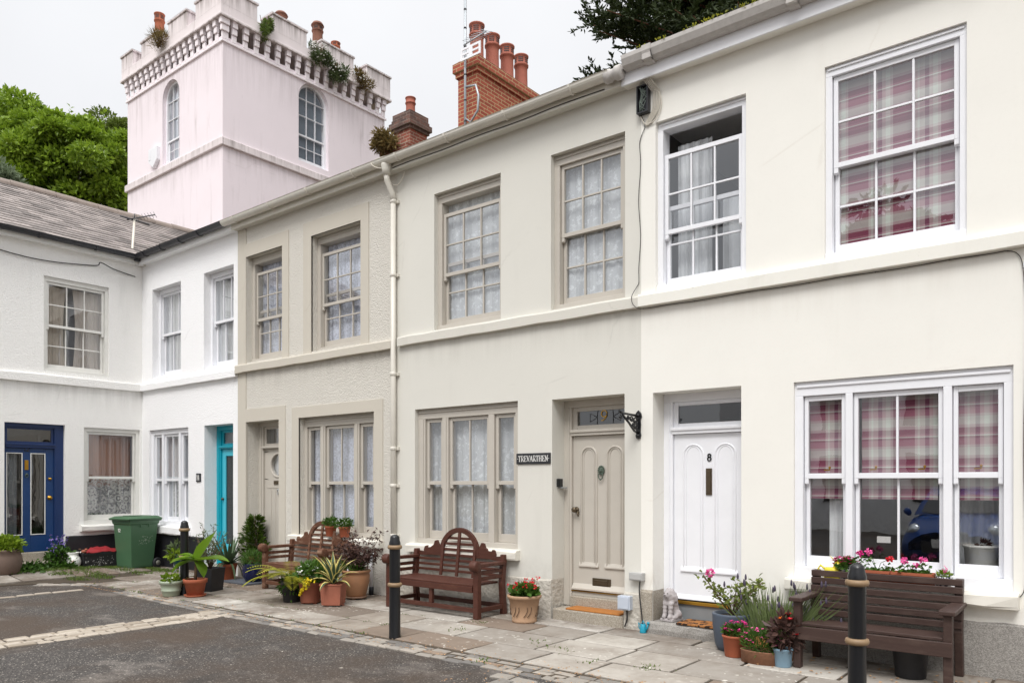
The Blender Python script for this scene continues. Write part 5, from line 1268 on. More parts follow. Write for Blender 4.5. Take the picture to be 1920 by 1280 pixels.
# ------------------------------------------------------------------ benches
M['wood_red'] = wood_mat('stained_red_brown_wood', rgb(78, 44, 34), rgb(112, 76, 60), .25, .5)
M['wood_worn'] = wood_mat('peeling_brown_wood', rgb(98, 64, 47), rgb(150, 122, 102), .7, .75)
M['wood_dark'] = wood_mat('dark_brown_painted_wood', rgb(66, 50, 45), rgb(100, 84, 76), .3, .5)
def arched_bench(loc, L, mat, label, dip=0):
    t = thing('arched_bench', label, 'bench', loc, group='arch backed wooden benches', local=True)
    h = L/2; sh = .37; yf, yb = -.24, .24
    for sx in (-1, 1):
        x = sx*(h-.035)
        b = MB(); b.box(x-.035, x+.035, yf-.03, yf+.04, 0, .60); b.build('leg', mat, t, bevel=.006)
        b = MB(); b.prism([(yb-.035, 0), (yb+.035, 0), (yb-.0, sh), (yb+.035, .70), (yb-.03, .70), (yb-.065, sh)], 'x', x-.03, x+.03); b.build('leg', mat, t, bevel=.006)
        b = MB()
        b.box(x-.045, x+.045, yf-.02, yb, .585, .625)
        b.lathe([(.001, -.052), (.056, -.05), (.062, -.04), (.062, .04), (.056, .05), (.001, .052)], (0, 0, 0), 18); k = len(b.v)-18*6; b.v[k:] = [(x+p[2], yf-.035+p[0], .60+p[1]) for p in b.v[k:]]
        for z in (.52, .45): b.box(x-.02, x+.02, yf+.042, yb-.045, z-.02, z+.02)
        b.build('armrest', mat, t, bevel=.006)
    b = MB(); b.box(-h+.08, h-.08, yf-.035, yf-.005, sh-.075, sh-.005)
    for i in range(6): y = yf-.03+i*.078; b.box(-h+.075, h-.075, y, y+.064, sh-.004-dip*i, sh+.018-dip*i)
    b.build('seat', mat, t, bevel=.004)
    b = MB()
    for sx in (-1, 1): b.box(sx*(h-.035)-.022, sx*(h-.035)+.022, yf+.045, yb-.04, .07, .12)
    b.box(-h+.06, h-.06, -.21, -.17, .075, .125) if False else None
    b.box(-h+.075, h-.075, yf-.015, yf+.025, .07, .12); b.box(-h+.07, h-.07, yb-.02, yb+.02, .07, .12); b.box(-.025, .025, yf-.012, yf+.03, .121, sh-.076)
    b.build('stretcher', mat, t, bevel=.004)
    # the back: slats, stiles and the rising crest
    Y = lambda z: yb-.02+.11*(z-sh)
    bk = MB(); ar = .335
    def top(x):
        a = abs(x)
        if a < ar: return .66+sqrt(max(0, ar*ar-a*a))*1.0
        return .64
    for z in (.45, .515, .58, .645): bk.box(-h+.07, h-.07, Y(z)-.010, Y(z)+.010, z-.016, z+.016)
    for z in (.715, .785, .855):
        hw = sqrt(max(0, ar**2-(z-.66)**2))-.02; bk.box(-hw, hw, Y(z)-.010, Y(z)+.010, z-.016, z+.016)
    for x in (-.27, 0, .27): bk.bar((x, Y(sh)-.015, sh+.02), (x, Y(top(x)-.02)-.015, top(x)-.03), .042, .024, (0, 1, 0))
    bk.build('backrest', mat, t, bevel=.004)
    cr = MB()
    ctr = [(ar*cos(radians(a)), .655+ar*sin(radians(a))) for a in range(0, 181, 10)]
    inn = [((ar-.06)*cos(radians(a)), .655+(ar-.06)*sin(radians(a))) for a in range(180, -1, -10)]
    side = [(-ar, .75), (-ar-.04, .82), (-ar-.075, .81), (-ar-.09, .765), (-ar-.15, .725), (-ar-.20, .72), (-ar-.215, .745), (-ar-.25, .735), (-ar-.27, .69), (-h+.16, .668), (-h+.06, .675), (-h+.03, .64), (-h+.07, .62), (-ar-.22, .622), (-ar-.06, .655), (-ar+.055, .66)]
    yb2 = Y(.75); n = len(ctr)
    for i in range(n-1): cr.prism([ctr[i], ctr[i+1], inn[n-2-i], inn[n-1-i]], 'y', yb2-.02+.05*(ctr[i][1]-.75), yb2+.016+.05*(ctr[i][1]-.75))
    cr.prism(side, 'y', yb2-.021, yb2+.015); cr.prism([(-x, z) for x, z in side][::-1], 'y', yb2-.021, yb2+.015)
    cr.build('crest', mat, t)
    return t
arched_bench((-6.46, 6.80, .012), 1.52, M['wood_red'], 'glossy red brown arch backed bench under the window beside the grey door')
arched_bench((-9.17, 6.80, .012), 1.46, M['wood_worn'], 'weathered peeling arch backed bench behind the cluster of pots', .004)
def slat_bench(loc, L):
    t = thing('slatted_bench', 'dark brown straight backed slatted bench under the tartan blind window', 'bench', loc, local=True); m = M['wood_dark']; h = L/2; yf, yb = -.27, .24; sh = .36
    for sx in (-1, 1):
        x = sx*(h-.03)
        b = MB(); b.box(x-.03, x+.03, yf, yf+.07, 0, .555); b.build('leg', m, t, bevel=.006)
        b = MB(); b.prism([(yb-.0, 0), (yb+.07, 0), (yb+.02, .36), (yb+.065, .775), (yb+.0, .775), (yb-.05, .36)], 'x', x-.03, x+.03); b.build('leg', m, t, bevel=.006)
        b = MB(); pts = [(x-.055, yf-.04), (x+.055, yf-.04), (x+.06, yf+.02), (x+.05, yb+.05), (x-.05, yb+.05), (x-.06, yf+.02)]; b.prism(pts, 'z', .556, .592); b.build('armrest', m, t, bevel=.008)
    b = MB(); b.box(-h-.005, h+.005, yf-.026, yf-.001, sh-.115, sh-.005); b.build('apron', m, t, bevel=.005)
    b = MB()
    for i, y in enumerate((-.262, -.165, -.068, .029, .126)): z = sh-.008*i; b.box(-h+.062, h-.062, y, y+.086, z-.004, z+.022)
    b.build('seat', m, t, bevel=.005)
    b = MB()
    for z in (.415, .483, .551, .619, .687, .749): y = yb-.045+.108*(z-.36); b.box(-h+.0, h-.0, y-.026, y-.003, z-.027, z+.027)
    b.build('backrest', m, t, bevel=.005)
    return t
slat_bench((-1.583, 6.77, .012), 1.17)

# ------------------------------------------------------------------ pots and plants
M['terra'] = simple('terracotta', rgb(164, 90, 62), .85, .28, 7, .2, 50)
M['terra_old'] = simple('weathered_terracotta', rgb(152, 92, 72), .85, .4, 7, .3, 40)
M['tan'] = simple('tan_glazed_pot', rgb(160, 116, 84), .5, .45, 5, .15, 20)
M['beige'] = simple('beige_clay', rgb(170, 138, 110), .85, .24, 6, .15, 60)
M['plasblack'] = simple('black_plastic', rgb(34, 34, 37), .5, .15, 6, .1, 40)
M['bluegrey'] = simple('blue_grey_pot', rgb(74, 84, 98), .55, .15, 6, .1, 40)
M['skyblue'] = simple('pale_blue_plastic', rgb(128, 158, 178), .45, .05, 6)
M['sagepot'] = simple('sage_glaze', rgb(158, 168, 148), .4, .10, 6)
M['blueglaze'] = simple('cobalt_glaze', rgb(20, 28, 66), .12, .4, 5)
M['brownpot'] = simple('brown_stone_pot', rgb(112, 94, 84), .85, .2, 6, .4, 30)
M['whitepot'] = simple('white_glaze', rgb(232, 232, 226), .25, .05, 6)
M['soil'] = simple('potting_soil', rgb(66, 52, 42), .95, .3, 20, .8, 50)
M['lime'] = foliage_mat('lime_leaf', (.10, .20, .012, 1), (.27, .38, .03, 1), .45, .5, .35, 5)
M['mid'] = foliage_mat('mid_green_leaf', (.030, .085, .012, 1), (.10, .20, .03, 1), .45, .5, .25, 5)
M['fern'] = foliage_mat('yellow_green_fern', (.17, .21, .015, 1), (.42, .40, .035, 1), .5, .5, .35, 5)
M['laurel'] = foliage_mat('glossy_laurel_leaf', (.03, .065, .008, 1), (.085, .14, .016, 1), .3, .5, .2, 5)
M['yucca'] = foliage_mat('blue_green_blade', (.045, .085, .045, 1), (.12, .18, .09, 1), .5, .5, .15, 5)
M['banana'] = foliage_mat('banana_leaf', (.11, .24, .018, 1), (.24, .40, .035, 1), .4, .4, .4, 5)
M['purpleleaf'] = foliage_mat('purple_black_leaf', rgb(58, 42, 42), rgb(96, 70, 62), .5, .5, .12, 5)
M['agave'] = foliage_mat('agave_leaf', (.035, .075, .045, 1), (.075, .13, .075, 1), .45, .3, .1, 5)
M['agave_edge'] = simple('cream_leaf_margin', rgb(216, 200, 122), .5, .1, 8)
M['lav_leaf'] = foliage_mat('lavender_stalk', (.10, .15, .05, 1), (.22, .28, .11, 1), .6, .5, .3, 5)
M['lav_head'] = simple('dark_lavender_head', rgb(74, 66, 84), .8, .2, 20)
M['roseleaf'] = foliage_mat('rose_leaf', (.09, .14, .02, 1), (.24, .28, .06, 1), .45, .5, .3, 6)
for nm, c in (('red', (206, 26, 44)), ('pink', (226, 92, 160)), ('magenta', (196, 30, 120)), ('violet', (124, 106, 178)), ('yellow', (232, 206, 20)), ('orange', (226, 120, 26)), ('crimson', (160, 20, 60))): M['fl_'+nm] = simple(nm+'_petal', rgb(*c), .6, .15, 20)
M['clothred'] = simple('red_nylon_cloth', rgb(140, 22, 30), .6, .12, 8, .3, 20)

POTS = {}
def plant(label, loc, prof, potmat, name='potted_plant', n=24, soil=None, sx=1, sy=1, cat='potted plant', group=None, rot=0, smooth=True):
    t = thing(name, label, cat, loc, local=True, group=group); b = MB()
    top = prof[-1]
    inner = [(top[0]*.88, top[1]), (top[0]*.84, top[1]-.04)]
    b.lathe(prof+inner, (0, 0, 0), n, 0, sx, sy, smooth, rot); b.build('pot', potmat, t)
    if soil is None: soil = M['soil']
    s = MB(); s.lathe([(.001, top[1]-.026), (top[0]*.86, top[1]-.03)], (0, 0, 0), n, 0, sx, sy, True, rot); s.build('soil', soil, t)
    return t
def std(r, h, rb=.72, rim=.045): return [(r*rb, 0), (r*rb+.004, .006), (r*.94, h-rim-.004), (r*1.0, h-rim), (r*1.02, h-.006), (r*1.0, h)]
def fol(t, mat, *clouds, name='foliage'):
    b = MB()
    for c, r, n, L, W, out, up in clouds: b.cloud(c, r, n, L, W, out, 0, .3, up)
    b.build(name, mat, t)
def flowers(t, mat, c, r, n, s, name='flower', petals=True):
    b = MB()
    for _ in range(n):
        th = R.uniform(0, 2*pi); z = R.uniform(-.3, 1); q = sqrt(1-z*z); p = Vector((c[0]+r[0]*q*cos(th), c[1]+r[1]*q*sin(th), c[2]+r[2]*z))
        if petals:
            for k in range(6): a = k*pi/3+R.random(); b.leaf(p, (cos(a), sin(a)-.3, R.uniform(.1, .7)), s, s*.75, (0, 0, 1), .1)
        else: b.ball(p, s*.6, 6, 0, .7)
    tag(b.build(name, mat, t), kind='stuff')
def stems(t, mat, c, pts, r=.005, name='stem'):
    b = MB()
    for p in pts: q = Vector(p); m_ = (Vector(c)+q)/2+Vector((R.uniform(-.03, .03), R.uniform(-.03, .03), .02)); b.tube([c, m_, q], r, 5, taper=.6)
    b.build(name, mat, t)

# sage bowl, terracotta banana, black shrub tub and the little stand by the far bollard
x, y, _ = G(321, 1118); r = .155
t = plant('sage green ribbed bowl of leafy seedlings beside the far bollard', (x, y, .012), [(r*.66, 0), (r*.70, .01), (r*.80, .07), (r*.84, .075), (r*.84, .085), (r*.80, .09), (r*.92, .165), (r*1.0, .17), (r*1.03, .20), (r, .21)], M['sagepot'])
fol(t, M['lime'], ((0, 0, .215), (.12, .12, .05), 110, .07, .05, .5, .5)); flowers(t, M['petal_white'], (.05, -.03, .22), (.06, .06, .04), 9, .025)
x, y, _ = G(366, 1119); r = .155
t = plant('terracotta pot on a saucer holding a young banana plant with broad leaves', (x, y, .012), [(r*.68, .02), (r*.9, .185), (r*1.0, .19), (r*1.03, .235), (r, .24)], M['terra'])
b = MB(); b.lathe([(r*.8, 0), (r*.95, .03), (r*.9, .03), (r*.78, .012), (.001, .012)], (0, 0, 0), 24); b.build('saucer', M['terra'], t)
b = MB(); b.tube([(0, 0, .2), (.01, 0, .35), (.03, 0, .5)], .022, 8, taper=.8); b.build('stem', M['stem'], t)
b = MB(); z = .5
cr_, sr_ = CA, SA       # spread across the view
for ax, az, L, W, dr in ((.60, .80, .50, .26, .12), (.95, .22, .48, .30, .35), (-.9, .36, .36, .30, .6), (.35, -.2, .26, .18, 1.0), (-.3, .5, .28, .2, 1.0), (-1.0, .05, .38, .26, .8)):
    b.blade((.03, 0, z-.02), (ax*cr_, ax*sr_-.15, az), L, W, dr, 9, belly=.45, cup=.16)
b.build('foliage', M['banana'], t)
b = MB(); b.blade((0, 0, .26), (-.7, -.4, .5), .26, .09, 2.0, 6); b.build('dead_leaf', M['dry'], t)
x, y, _ = G(394, 1108); r = .15
t = plant('square black tub of wispy grey twigs behind the banana pot', (x, y, .012), [(r*1.15, 0), (r*1.36, .31), (r*1.4, .32), (r*1.4, .33)], M['plasblack'], n=4, smooth=False, rot=.35)
tw = [(R.uniform(-.28, .28), R.uniform(-.2, .2), R.uniform(.55, .95)) for _ in range(16)]; stems(t, M['stem'], (0, 0, .3), tw, .006)
b = MB()
for p in tw:
    for k in range(26): q = Vector((0, 0, .3)).lerp(Vector(p), R.uniform(.3, 1.05)); b.leaf(q+Vector((R.gauss(0, .02), R.gauss(0, .02), 0)), (R.uniform(-1, 1), R.uniform(-1, 1), R.uniform(-.1, 1)), .07, .013)
b.build('foliage', M['daisy_leaf'], t)
p = P(333, 1055, 6.1); b = None
t = thing('plant_stand', 'small teal pot of trailing yellow green leaves on a thin wire stand', 'potted plant', (p[0], p[1], .01)); x, y = p[0], p[1]
b = MB(); b.lathe([(.06, .30), (.075, .42), (.085, .425), (.085, .44), (.075, .44)], (x, y, .01), 18); b.build('pot', simple('teal_pot', rgb(20, 84, 92), .4, .1, 6), t)
b = MB()
for a in range(0, 360, 90): b.tube([(x+.06*cos(radians(a)), y+.06*sin(radians(a)), .31), (x+.05*cos(radians(a)), y+.05*sin(radians(a)), .0)], .006, 5)
b.build('wire_leg', M['steel'], t)
b = MB(); b.cloud((x, y, .52), (.13, .13, .11), 150, .09, .03, .5, 0, .3, .4); b.build('foliage', M['daisy_leaf'], t)
b = MB(); b.cloud((x+.02, y-.05, .45), (.12, .1, .06), 90, .08, .05, .5, 0, .3, -.3); b.build('trailing_foliage', M['lime'], t)
# yucca
x, y, _ = G(433, 1086); r = .14
t = plant('terracotta pot with spiky blue green yucca beside the turquoise door', (x, y-.05, .012), std(r, .25), M['terra'])
b = MB()
for i in range(46):
    a = R.uniform(0, 2*pi); up = R.uniform(.5, 2.6); L = R.uniform(.42, .66); b.blade((.02*cos(a), .02*sin(a), .22), (cos(a), sin(a), up), L, .045, .12 if up > 1 else .5, 5, belly=.35)
for i in range(14): a = R.uniform(0, 2*pi); b.blade((.08*cos(a), .08*sin(a), .26), (cos(a), sin(a), .4), .42, .035, 2.4, 6)
b.build('foliage', M['yucca'], t)
# laurel in the doorway, herb tub, blue glazed pot and slate
x = fx(482, 7.25)
t = plant('dense glossy laurel bush in a clay pot on the far grey doorstep', (x, 7.20, .125), std(.15, .24), M['terra_old'])
b = MB()
for k in range(620):
    z = R.random(); a = R.uniform(0, 2*pi); rr = .22*(1-z)**.4*R.uniform(.25, 1.05)*(1+.35*sin(3*a+5*z)); b.leaf((rr*cos(a)+.03*sin(9*z), rr*sin(a)*.75, .24+z*.64), (cos(a), sin(a), R.uniform(.0, 1)), .105, .038)
b.build('foliage', M['laurel'], t); stems(t, M['stem'], (0, 0, .2), [(0, 0, .9), (.1, 0, .7), (-.1, 0, .7)], .008)
x, y, _ = G(496, 1093); r = .17
t = plant('round cobalt blue glazed pot of fine green herbs beside the weathered bench', (x-.12, y-.12, .012), [(r*.5, 0), (r*.62, .012), (r*.95, .11), (r*1.02, .2), (r*.92, .27), (r*.98, .29), (r*.94, .30)], M['blueglaze'])
fol(t, M['mid'], ((0, 0, .36), (.2, .18, .13), 700, .08, .012, .5, .7))
b = MB(); p = G(455, 1092); b.add([(p[0]-.30, p[1]-.2, .014), (p[0]+.42, p[1]-.2, .014), (p[0]+.45, p[1]+.25, .014), (p[0]-.25, p[1]+.25, .014), (p[0]-.30, p[1]-.2, .034), (p[0]+.42, p[1]-.2, .034), (p[0]+.45, p[1]+.25, .036), (p[0]-.25, p[1]+.25, .036)], [(0, 1, 5, 4), (1, 2, 6, 5), (2, 3, 7, 6), (3, 0, 4, 7), (4, 5, 6, 7)])
tag(b.build('slate_slab', simple('dark_slate_slab', rgb(84, 88, 96), .7, .15, 6, .3, 30), None, loc=(p[0], p[1], .014)), 'thin dark slate slab lying on the flags before the grey door', 'slab')
# the cluster in front of the weathered bench
x, y, _ = G(547, 1129); r = .125
t = plant('tall black plastic pot of arching yellow fern fronds', (x, y, .012), std(r*1.15, .28, .72), M['plasblack'])
b = MB()
for i in range(24):
    a = i*2.4+R.uniform(-.3, .3); L = R.uniform(.40, .72); d = Vector((cos(a), sin(a)*.7, R.uniform(.55, 1.1))).normalized(); cur = Vector((0, 0, .26)); prev = cur
    for k in range(20):
        cur = cur+d*L/20; d = (d+Vector((0, 0, -.075))).normalized(); sd = Vector((-d.y, d.x, 0)); sd = sd.normalized() if sd.length > .01 else Vector((1, 0, 0)); w_ = .115*sin(pi*(k+2.5)/23)
        for s_ in (-1, 1): b.leaf(cur, sd*s_+d*.5+Vector((0, 0, -.1)), w_*1.15, .028, (0, 0, 1), .05)
b.build('foliage', M['fern'], t)
b = MB(); b.cloud((0, -.03, .2), (.16, .1, .12), 90, .09, .04, .5, 0, .3, -.5); b.build('trailing_foliage', M['mid'], t)
x, y, _ = G(582, 1132); r = .15
t = plant('round terracotta pot of white flowers with a trailing yellow spray', (x, y, .03), std(r, .26, .8, .03), M['terra_old'])
for a in (0, 120, 240): b = MB(); b.box(.09*cos(radians(a))-.02, .09*cos(radians(a))+.02, .09*sin(radians(a))-.02, .09*sin(radians(a))+.02, -.018, 0); b.build('pot_foot', M['terra_old'], t)
fol(t, M['mid'], ((0, 0, .36), (.21, .18, .14), 620, .07, .035, .5, .4)); flowers(t, M['petal_white'], (0, -.02, .38), (.17, .15, .09), 34, .028)
b = MB()
for s_ in range(46): q = R.random(); b.ball((.05+.05*sin(q*5)+R.gauss(0, .03)*(1.3-q), -.135-.02*q+R.gauss(0, .012), .30-.20*q), .013, 6)
for s_ in range(40): b.ball((.10+R.gauss(0, .06), -.12+R.gauss(0, .02), .285+R.gauss(0, .018)), .013, 6)
b.build('yellow_spray', M['fl_yellow'], t)
x, y, _ = G(608, 1118)
t = plant('hidden dark tub of strappy lime leaves behind the round terracotta pot', (x, y, .012), std(.12, .24), M['plasblack'])
b = MB()
for i in range(60): a = R.uniform(0, 2*pi); b.blade((.04*cos(a), .04*sin(a), .22), (cos(a), sin(a), R.uniform(.8, 2.4)), R.uniform(.26, .44), .028, .5, 5)
b.build('foliage', M['lime'], t)
x, y, _ = G(625, 1136); r = .15
t = plant('square terracotta pot of striped agave with cream edged leaves', (x, y, .03), [(r*1.1, 0), (r*1.25, .24), (r*1.32, .245), (r*1.32, .265)], M['terra_old'], n=4, smooth=False, rot=.6)
for a, c in ((0, -.09), (.09, .07), (-.09, .07)): b = MB(); b.box(a-.02, a+.02, c-.02, c+.02, -.018, 0); b.build('pot_foot', M['terra_old'], t)
b = MB()
for i in range(24): a = i*2.4+R.uniform(-.2, .2); up = 3.0-2.6*i/24; L = R.uniform(.36, .46) if i < 12 else R.uniform(.26, .36); b.blade((.015*cos(a), .015*sin(a), .25), (cos(a), sin(a)*.8, up), L, .062, .35+.8*i/24, 7, 0, 1, belly=.45, cup=.25)
b.build('foliage', [M['agave'], M['agave_edge']], t)
x, y, _ = G(676, 1122); r = .185
t = plant('big tan glazed pot of a dark leaved shrub beside the weathered bench', (x, y-.08, .05), [(r*.66, 0), (r*.74, .02), (r*.98, .20), (r*1.0, .27), (r*.96, .31), (r*1.05, .32), (r*1.07, .345), (r*1.02, .35)], M['tan'])
b = MB(); b.lathe([(.14, -.02), (.15, 0)], (0, 0, 0), 20); b.build('pot_stand', M['mortar'], t)
for a in (60, 180, 300):
    b = MB(); b.box(.10*cos(radians(a))-.025, .10*cos(radians(a))+.025, .10*sin(radians(a))-.025, .10*sin(radians(a))+.025, -.04, -.02); b.build('pot_foot', M['mortar'], t)
tw = [(R.uniform(-.16, .40), R.uniform(-.22, .2), R.uniform(.5, .86)) for _ in range(22)]; stems(t, M['stem'], (0, .02, .33), tw, .006)
b = MB()
for p in tw:
    for k in range(52): q = Vector((0, 0, .33)).lerp(Vector(p), R.uniform(.4, 1.08)); b.leaf(q+Vector((R.gauss(0, .035), R.gauss(0, .035), R.gauss(0, .03))), (R.uniform(-1, 1), R.uniform(-1, 1), R.uniform(-.8, .8)), .06, .022)
b.build('foliage', M['purpleleaf'], t)
fol(t, M['mid'], ((-.02, -.03, .37), (.17, .16, .06), 230, .09, .02, .5, .8), name='underplanting')
b = MB(); b.bar((.03, -.165, .33), (.035, -.17, .40), .016, .003); b.bar((.05, -.16, .33), (.047, -.165, .39), .014, .003); b.build('plant_tag', M['white'], t)
# pots on the sill of number 10
for u, lab, n_ in ((619, 'low terracotta bowl of green leaves on the stone sill behind the bench', 0), (645, 'terracotta pot of tiny white flowers on the stone sill behind the bench', 42)):
    p = P(u, 1000, 7.05)
    t = plant(lab, (p[0], 7.06, .786), std(.085, .15, .72, .025), M['terra'], group='pots on the stone sill')
    fol(t, M['mid'], ((0, 0, .19), (.14, .09, .07), 420, .045, .018, .5, .5))
    if n_: flowers(t, M['petal_white'], (0, -.02, .20), (.13, .08, .065), n_, .014)
    else: stems(t, M['mid'], (0, 0, .18), [(R.uniform(-.06, .1), 0, R.uniform(.3, .36)) for _ in range(6)], .003, 'flower_stalk')
# geranium pot by number 9's step
x, y, _ = G(985, 1166); r = .175
t = plant('beige clay pot of red geraniums beside the grey door step', (x, y-.02, .012), [(r*.78, 0), (r*.80, .01), (r*.80, .03), (r*.78, .035), (r*.98, .255), (r*1.04, .26), (r*1.12, .285), (r*1.08, .30)], M['beige'])
b = MB()                                        # scratched figures on the clay
for a0 in (-150, -95, -45, 10):
    for dx in (-.05, .03):
        pts = [(a0+dx*200+16*sin(k*.5), .07+.035*k*.8) for k in range(5)]
        b.tube([((r*(.80+.19*(z/.25)))*1.012*cos(radians(a)), (r*(.80+.19*(z/.25)))*1.012*sin(radians(a)), z) for a, z in pts], .004, 5)
b.build('incised_figure', M['stem'], t)
fol(t, M['mid'], ((0, 0, .335), (.17, .16, .06), 330, .065, .055, .5, .5)); 
b = MB()
hd = []
for dx, dy, z in ((-.16, -.06, .40), (-.05, -.1, .42), (.02, 0, .46), (.07, -.08, .40), (.13, -.04, .44), (.17, -.02, .40), (-.02, -.14, .38), (.09, .04, .46), (.15, .05, .49)):
    hd.append((dx, dy, z))
    for k in range(12): v_ = Vector((R.gauss(0, 1), R.gauss(0, 1), R.gauss(0, .8))).normalized()*.022; b.leaf(Vector((dx, dy, z))+v_*.5, v_, .024, .022)
b.build('flower', M['fl_red'], t); stems(t, M['mid'], (0, 0, .30), hd, .004)

# number 8's doorstep and bench-side pots
x, y, _ = G(1394, 1210); r = .18
t = plant('blue grey cylinder pot with a pink rose bush by the white door', (x, 6.85, .012), [(r*.72, 0), (r*.86, .05), (r*.98, .22), (r*1.0, .32), (r*1.01, .335), (r*.98, .34)], M['bluegrey'])
tw = [(-.26, -.06, .68), (-.16, 0, .54), (.05, 0, .62), (.22, .02, .60), (.28, 0, .64), (.12, -.05, .52), (-.08, -.05, .50)]; stems(t, M['stem'], (0, 0, .30), tw, .008)
b = MB()
for p in tw:
    for k in range(30): q = Vector((0, 0, .32)).lerp(Vector(p), R.uniform(.55, 1.05)); b.leaf(q+Vector((R.gauss(0, .03), R.gauss(0, .03), R.gauss(0, .02))), (R.uniform(-1, 1), R.uniform(-1, 1), R.uniform(-.5, .6)), .06, .034)
b.build('foliage', M['roseleaf'], t)
b = MB()
for k in range(44): v_ = Vector((R.gauss(0, 1), R.gauss(0, 1), R.gauss(0, .8))).normalized()*.034; b.leaf(Vector((-.19, -.06, .70))+v_*.6, v_, .03, .03)
b.build('flower', M['fl_pink'], t)
x, y, _ = G(1399, 1222); r = .11
t = plant('small orange terracotta pot of purple flowers before the blue grey pot', (x, 6.60, .012), std(r, .19, .74, .02), M['terra'])
fol(t, M['mid'], ((0, 0, .22), (.10, .1, .05), 160, .05, .03, .5, .4)); flowers(t, M['fl_magenta'], (.03, -.02, .25), (.11, .09, .07), 34, .022)
x, y, _ = G(1418, 1243); r = .15
t = plant('low oval bark basket of pink daisies on the flagstones', (x+.04, y, .012), [(r*1.0, 0), (r*1.02, .10), (r*1.06, .105), (r*1.02, .11)], simple('bark_strip', rgb(140, 100, 76), .9, .35, 40, .6, 60), n=26, sx=1.15, sy=.65, rot=.2)
fol(t, M['mid'], ((0, 0, .17), (.17, .1, .10), 520, .075, .011, .5, .9)); flowers(t, M['fl_pink'], (0, -.01, .20), (.17, .10, .10), 22, .018); flowers(t, M['fl_magenta'], (0, -.01, .20), (.16, .09, .08), 8, .016)
x, y, _ = G(1468, 1251); r = .082
t = plant('pale blue plastic pot of dark leaved red dahlias beside the slatted bench', (x, y, .012), std(r, .155, .78, .018), M['skyblue'])
fol(t, M['purpleleaf'], ((0, .02, .27), (.12, .12, .14), 260, .085, .042, .5, .1))
for dx, dy, z in ((.06, -.02, .40), (.10, .03, .34), (.03, .05, .43), (.11, -.02, .28)):
    b = MB()
    for k in range(14): a = k*2*pi/14; b.leaf((dx, dy, z), (cos(a), sin(a)-.5, .4), .035, .016, (0, 0, 1))
    b.build('flower', M['fl_red'], t)
b = MB()
for k in range(14): a = k*2*pi/14; b.leaf((.0, -.03, .40), (cos(a), sin(a)-.5, .4), .035, .016, (0, 0, 1))
b.build('orange_flower', M['fl_orange'], t)
x = fx(1452, 6.85)
t = thing('wooden_planter', 'wooden box planter of tall lavender between the white door and the bench', 'planter', (x, 6.86, .012), local=True)
b = MB()
for z in (.0, .09): b.box(-.20, .20, -.13, -.11, z, z+.082); b.box(-.20, .20, .11, .13, z, z+.082); b.box(-.20, -.18, -.109, .109, z, z+.082); b.box(.18, .20, -.109, .109, z, z+.082)
b.build('box', simple('orange_planter_wood', rgb(186, 128, 74), .8, .25, 9, .3, 30), t)
b = MB(); b.quad((-.18, -.11, .15), (.18, -.11, .15), (.18, .11, .15), (-.18, .11, .15)); b.build('soil', M['soil'], t)
b, hd = MB(), MB()
for k in range(330):
    a = R.uniform(-.17, .17); lean = a*1.5+R.gauss(.02, .10); h = R.uniform(.22, .55); p0 = Vector((a, R.uniform(-.1, .1), .14)); p1 = p0+Vector((lean, R.gauss(0, .08), h)); b.leaf(p0, p1-p0, (p1-p0).length, .010, (0, -1, 0), .05)
    if k < 42:
        hd = MB(); hd.lathe([(.001, -.03), (.009, -.02), (.010, .0), (.006, .022), (.001, .03)], tuple(p1), 6); hd.build('flower_head', M['lav_head'], t)
for k in range(220): a = R.uniform(-.18, .18); b.leaf((a, R.uniform(-.1, .1), .15), (R.uniform(-.6, .6), R.uniform(-.6, .3), 1), R.uniform(.1, .25), .012)
b.build('foliage', M['lav_leaf'], t)
# window-sill things at number 8
sz = .703; sy = 7.09
x = fx(1560, sy)
t = thing('watering_can', 'yellow plastic watering can on the sill behind the slatted bench', 'watering can', (x, sy, sz), local=True); m = simple('yellow_plastic', rgb(232, 214, 60), .35, .05, 6)
b = MB(); b.lathe([(.06, 0), (.065, .02), (.058, .09), (.05, .105)], (0, 0, 0), 16, sx=1.1, sy=.8); b.build('body', m, t)
b = MB(); b.tube([(-.05, 0, .08), (-.10, 0, .12), (-.12, 0, .085), (-.07, 0, .04)], .010, 8); b.build('handle', m, t)
b = MB(); b.tube([(.05, 0, .03), (.085, 0, .08)], .014, 8); b.ball((.05, 0, .12), .042, 10); b.blade((.03, 0, .14), (-.5, 0, .8), .09, .035, .2, 5); b.blade((.05, 0, .15), (.0, 0, 1), .05, .03, .2, 5); b.build('spout', m, t)
M['tile'] = None
t_ = NT('blue_white_glaze'); v = t_.new('ShaderNodeTexVoronoi', feature='DISTANCE_TO_EDGE'); v.inputs['Scale'].default_value = 42; t_.link(t_.coord(), v.inputs['Vector']); t_.color(t_.ramp(v.outputs[0], [(0, rgb(30, 36, 70)), (.10, rgb(40, 46, 84)), (.16, rgb(226, 226, 224))])); t_.set(Roughness=.3); M['tile'] = t_.m
x = fx(1589, sy); t = plant('blue and white patterned pot of dense magenta geraniums on the sill', (x, sy, sz), std(.062, .105, .74, .012), M['tile'])
fol(t, M['mid'], ((0, 0, .13), (.09, .07, .05), 150, .05, .035, .5, .4)); flowers(t, M['fl_magenta'], (-.01, 0, .15), (.11, .07, .06), 44, .024); flowers(t, M['fl_crimson'], (-.06, 0, .15), (.06, .06, .05), 12, .022)
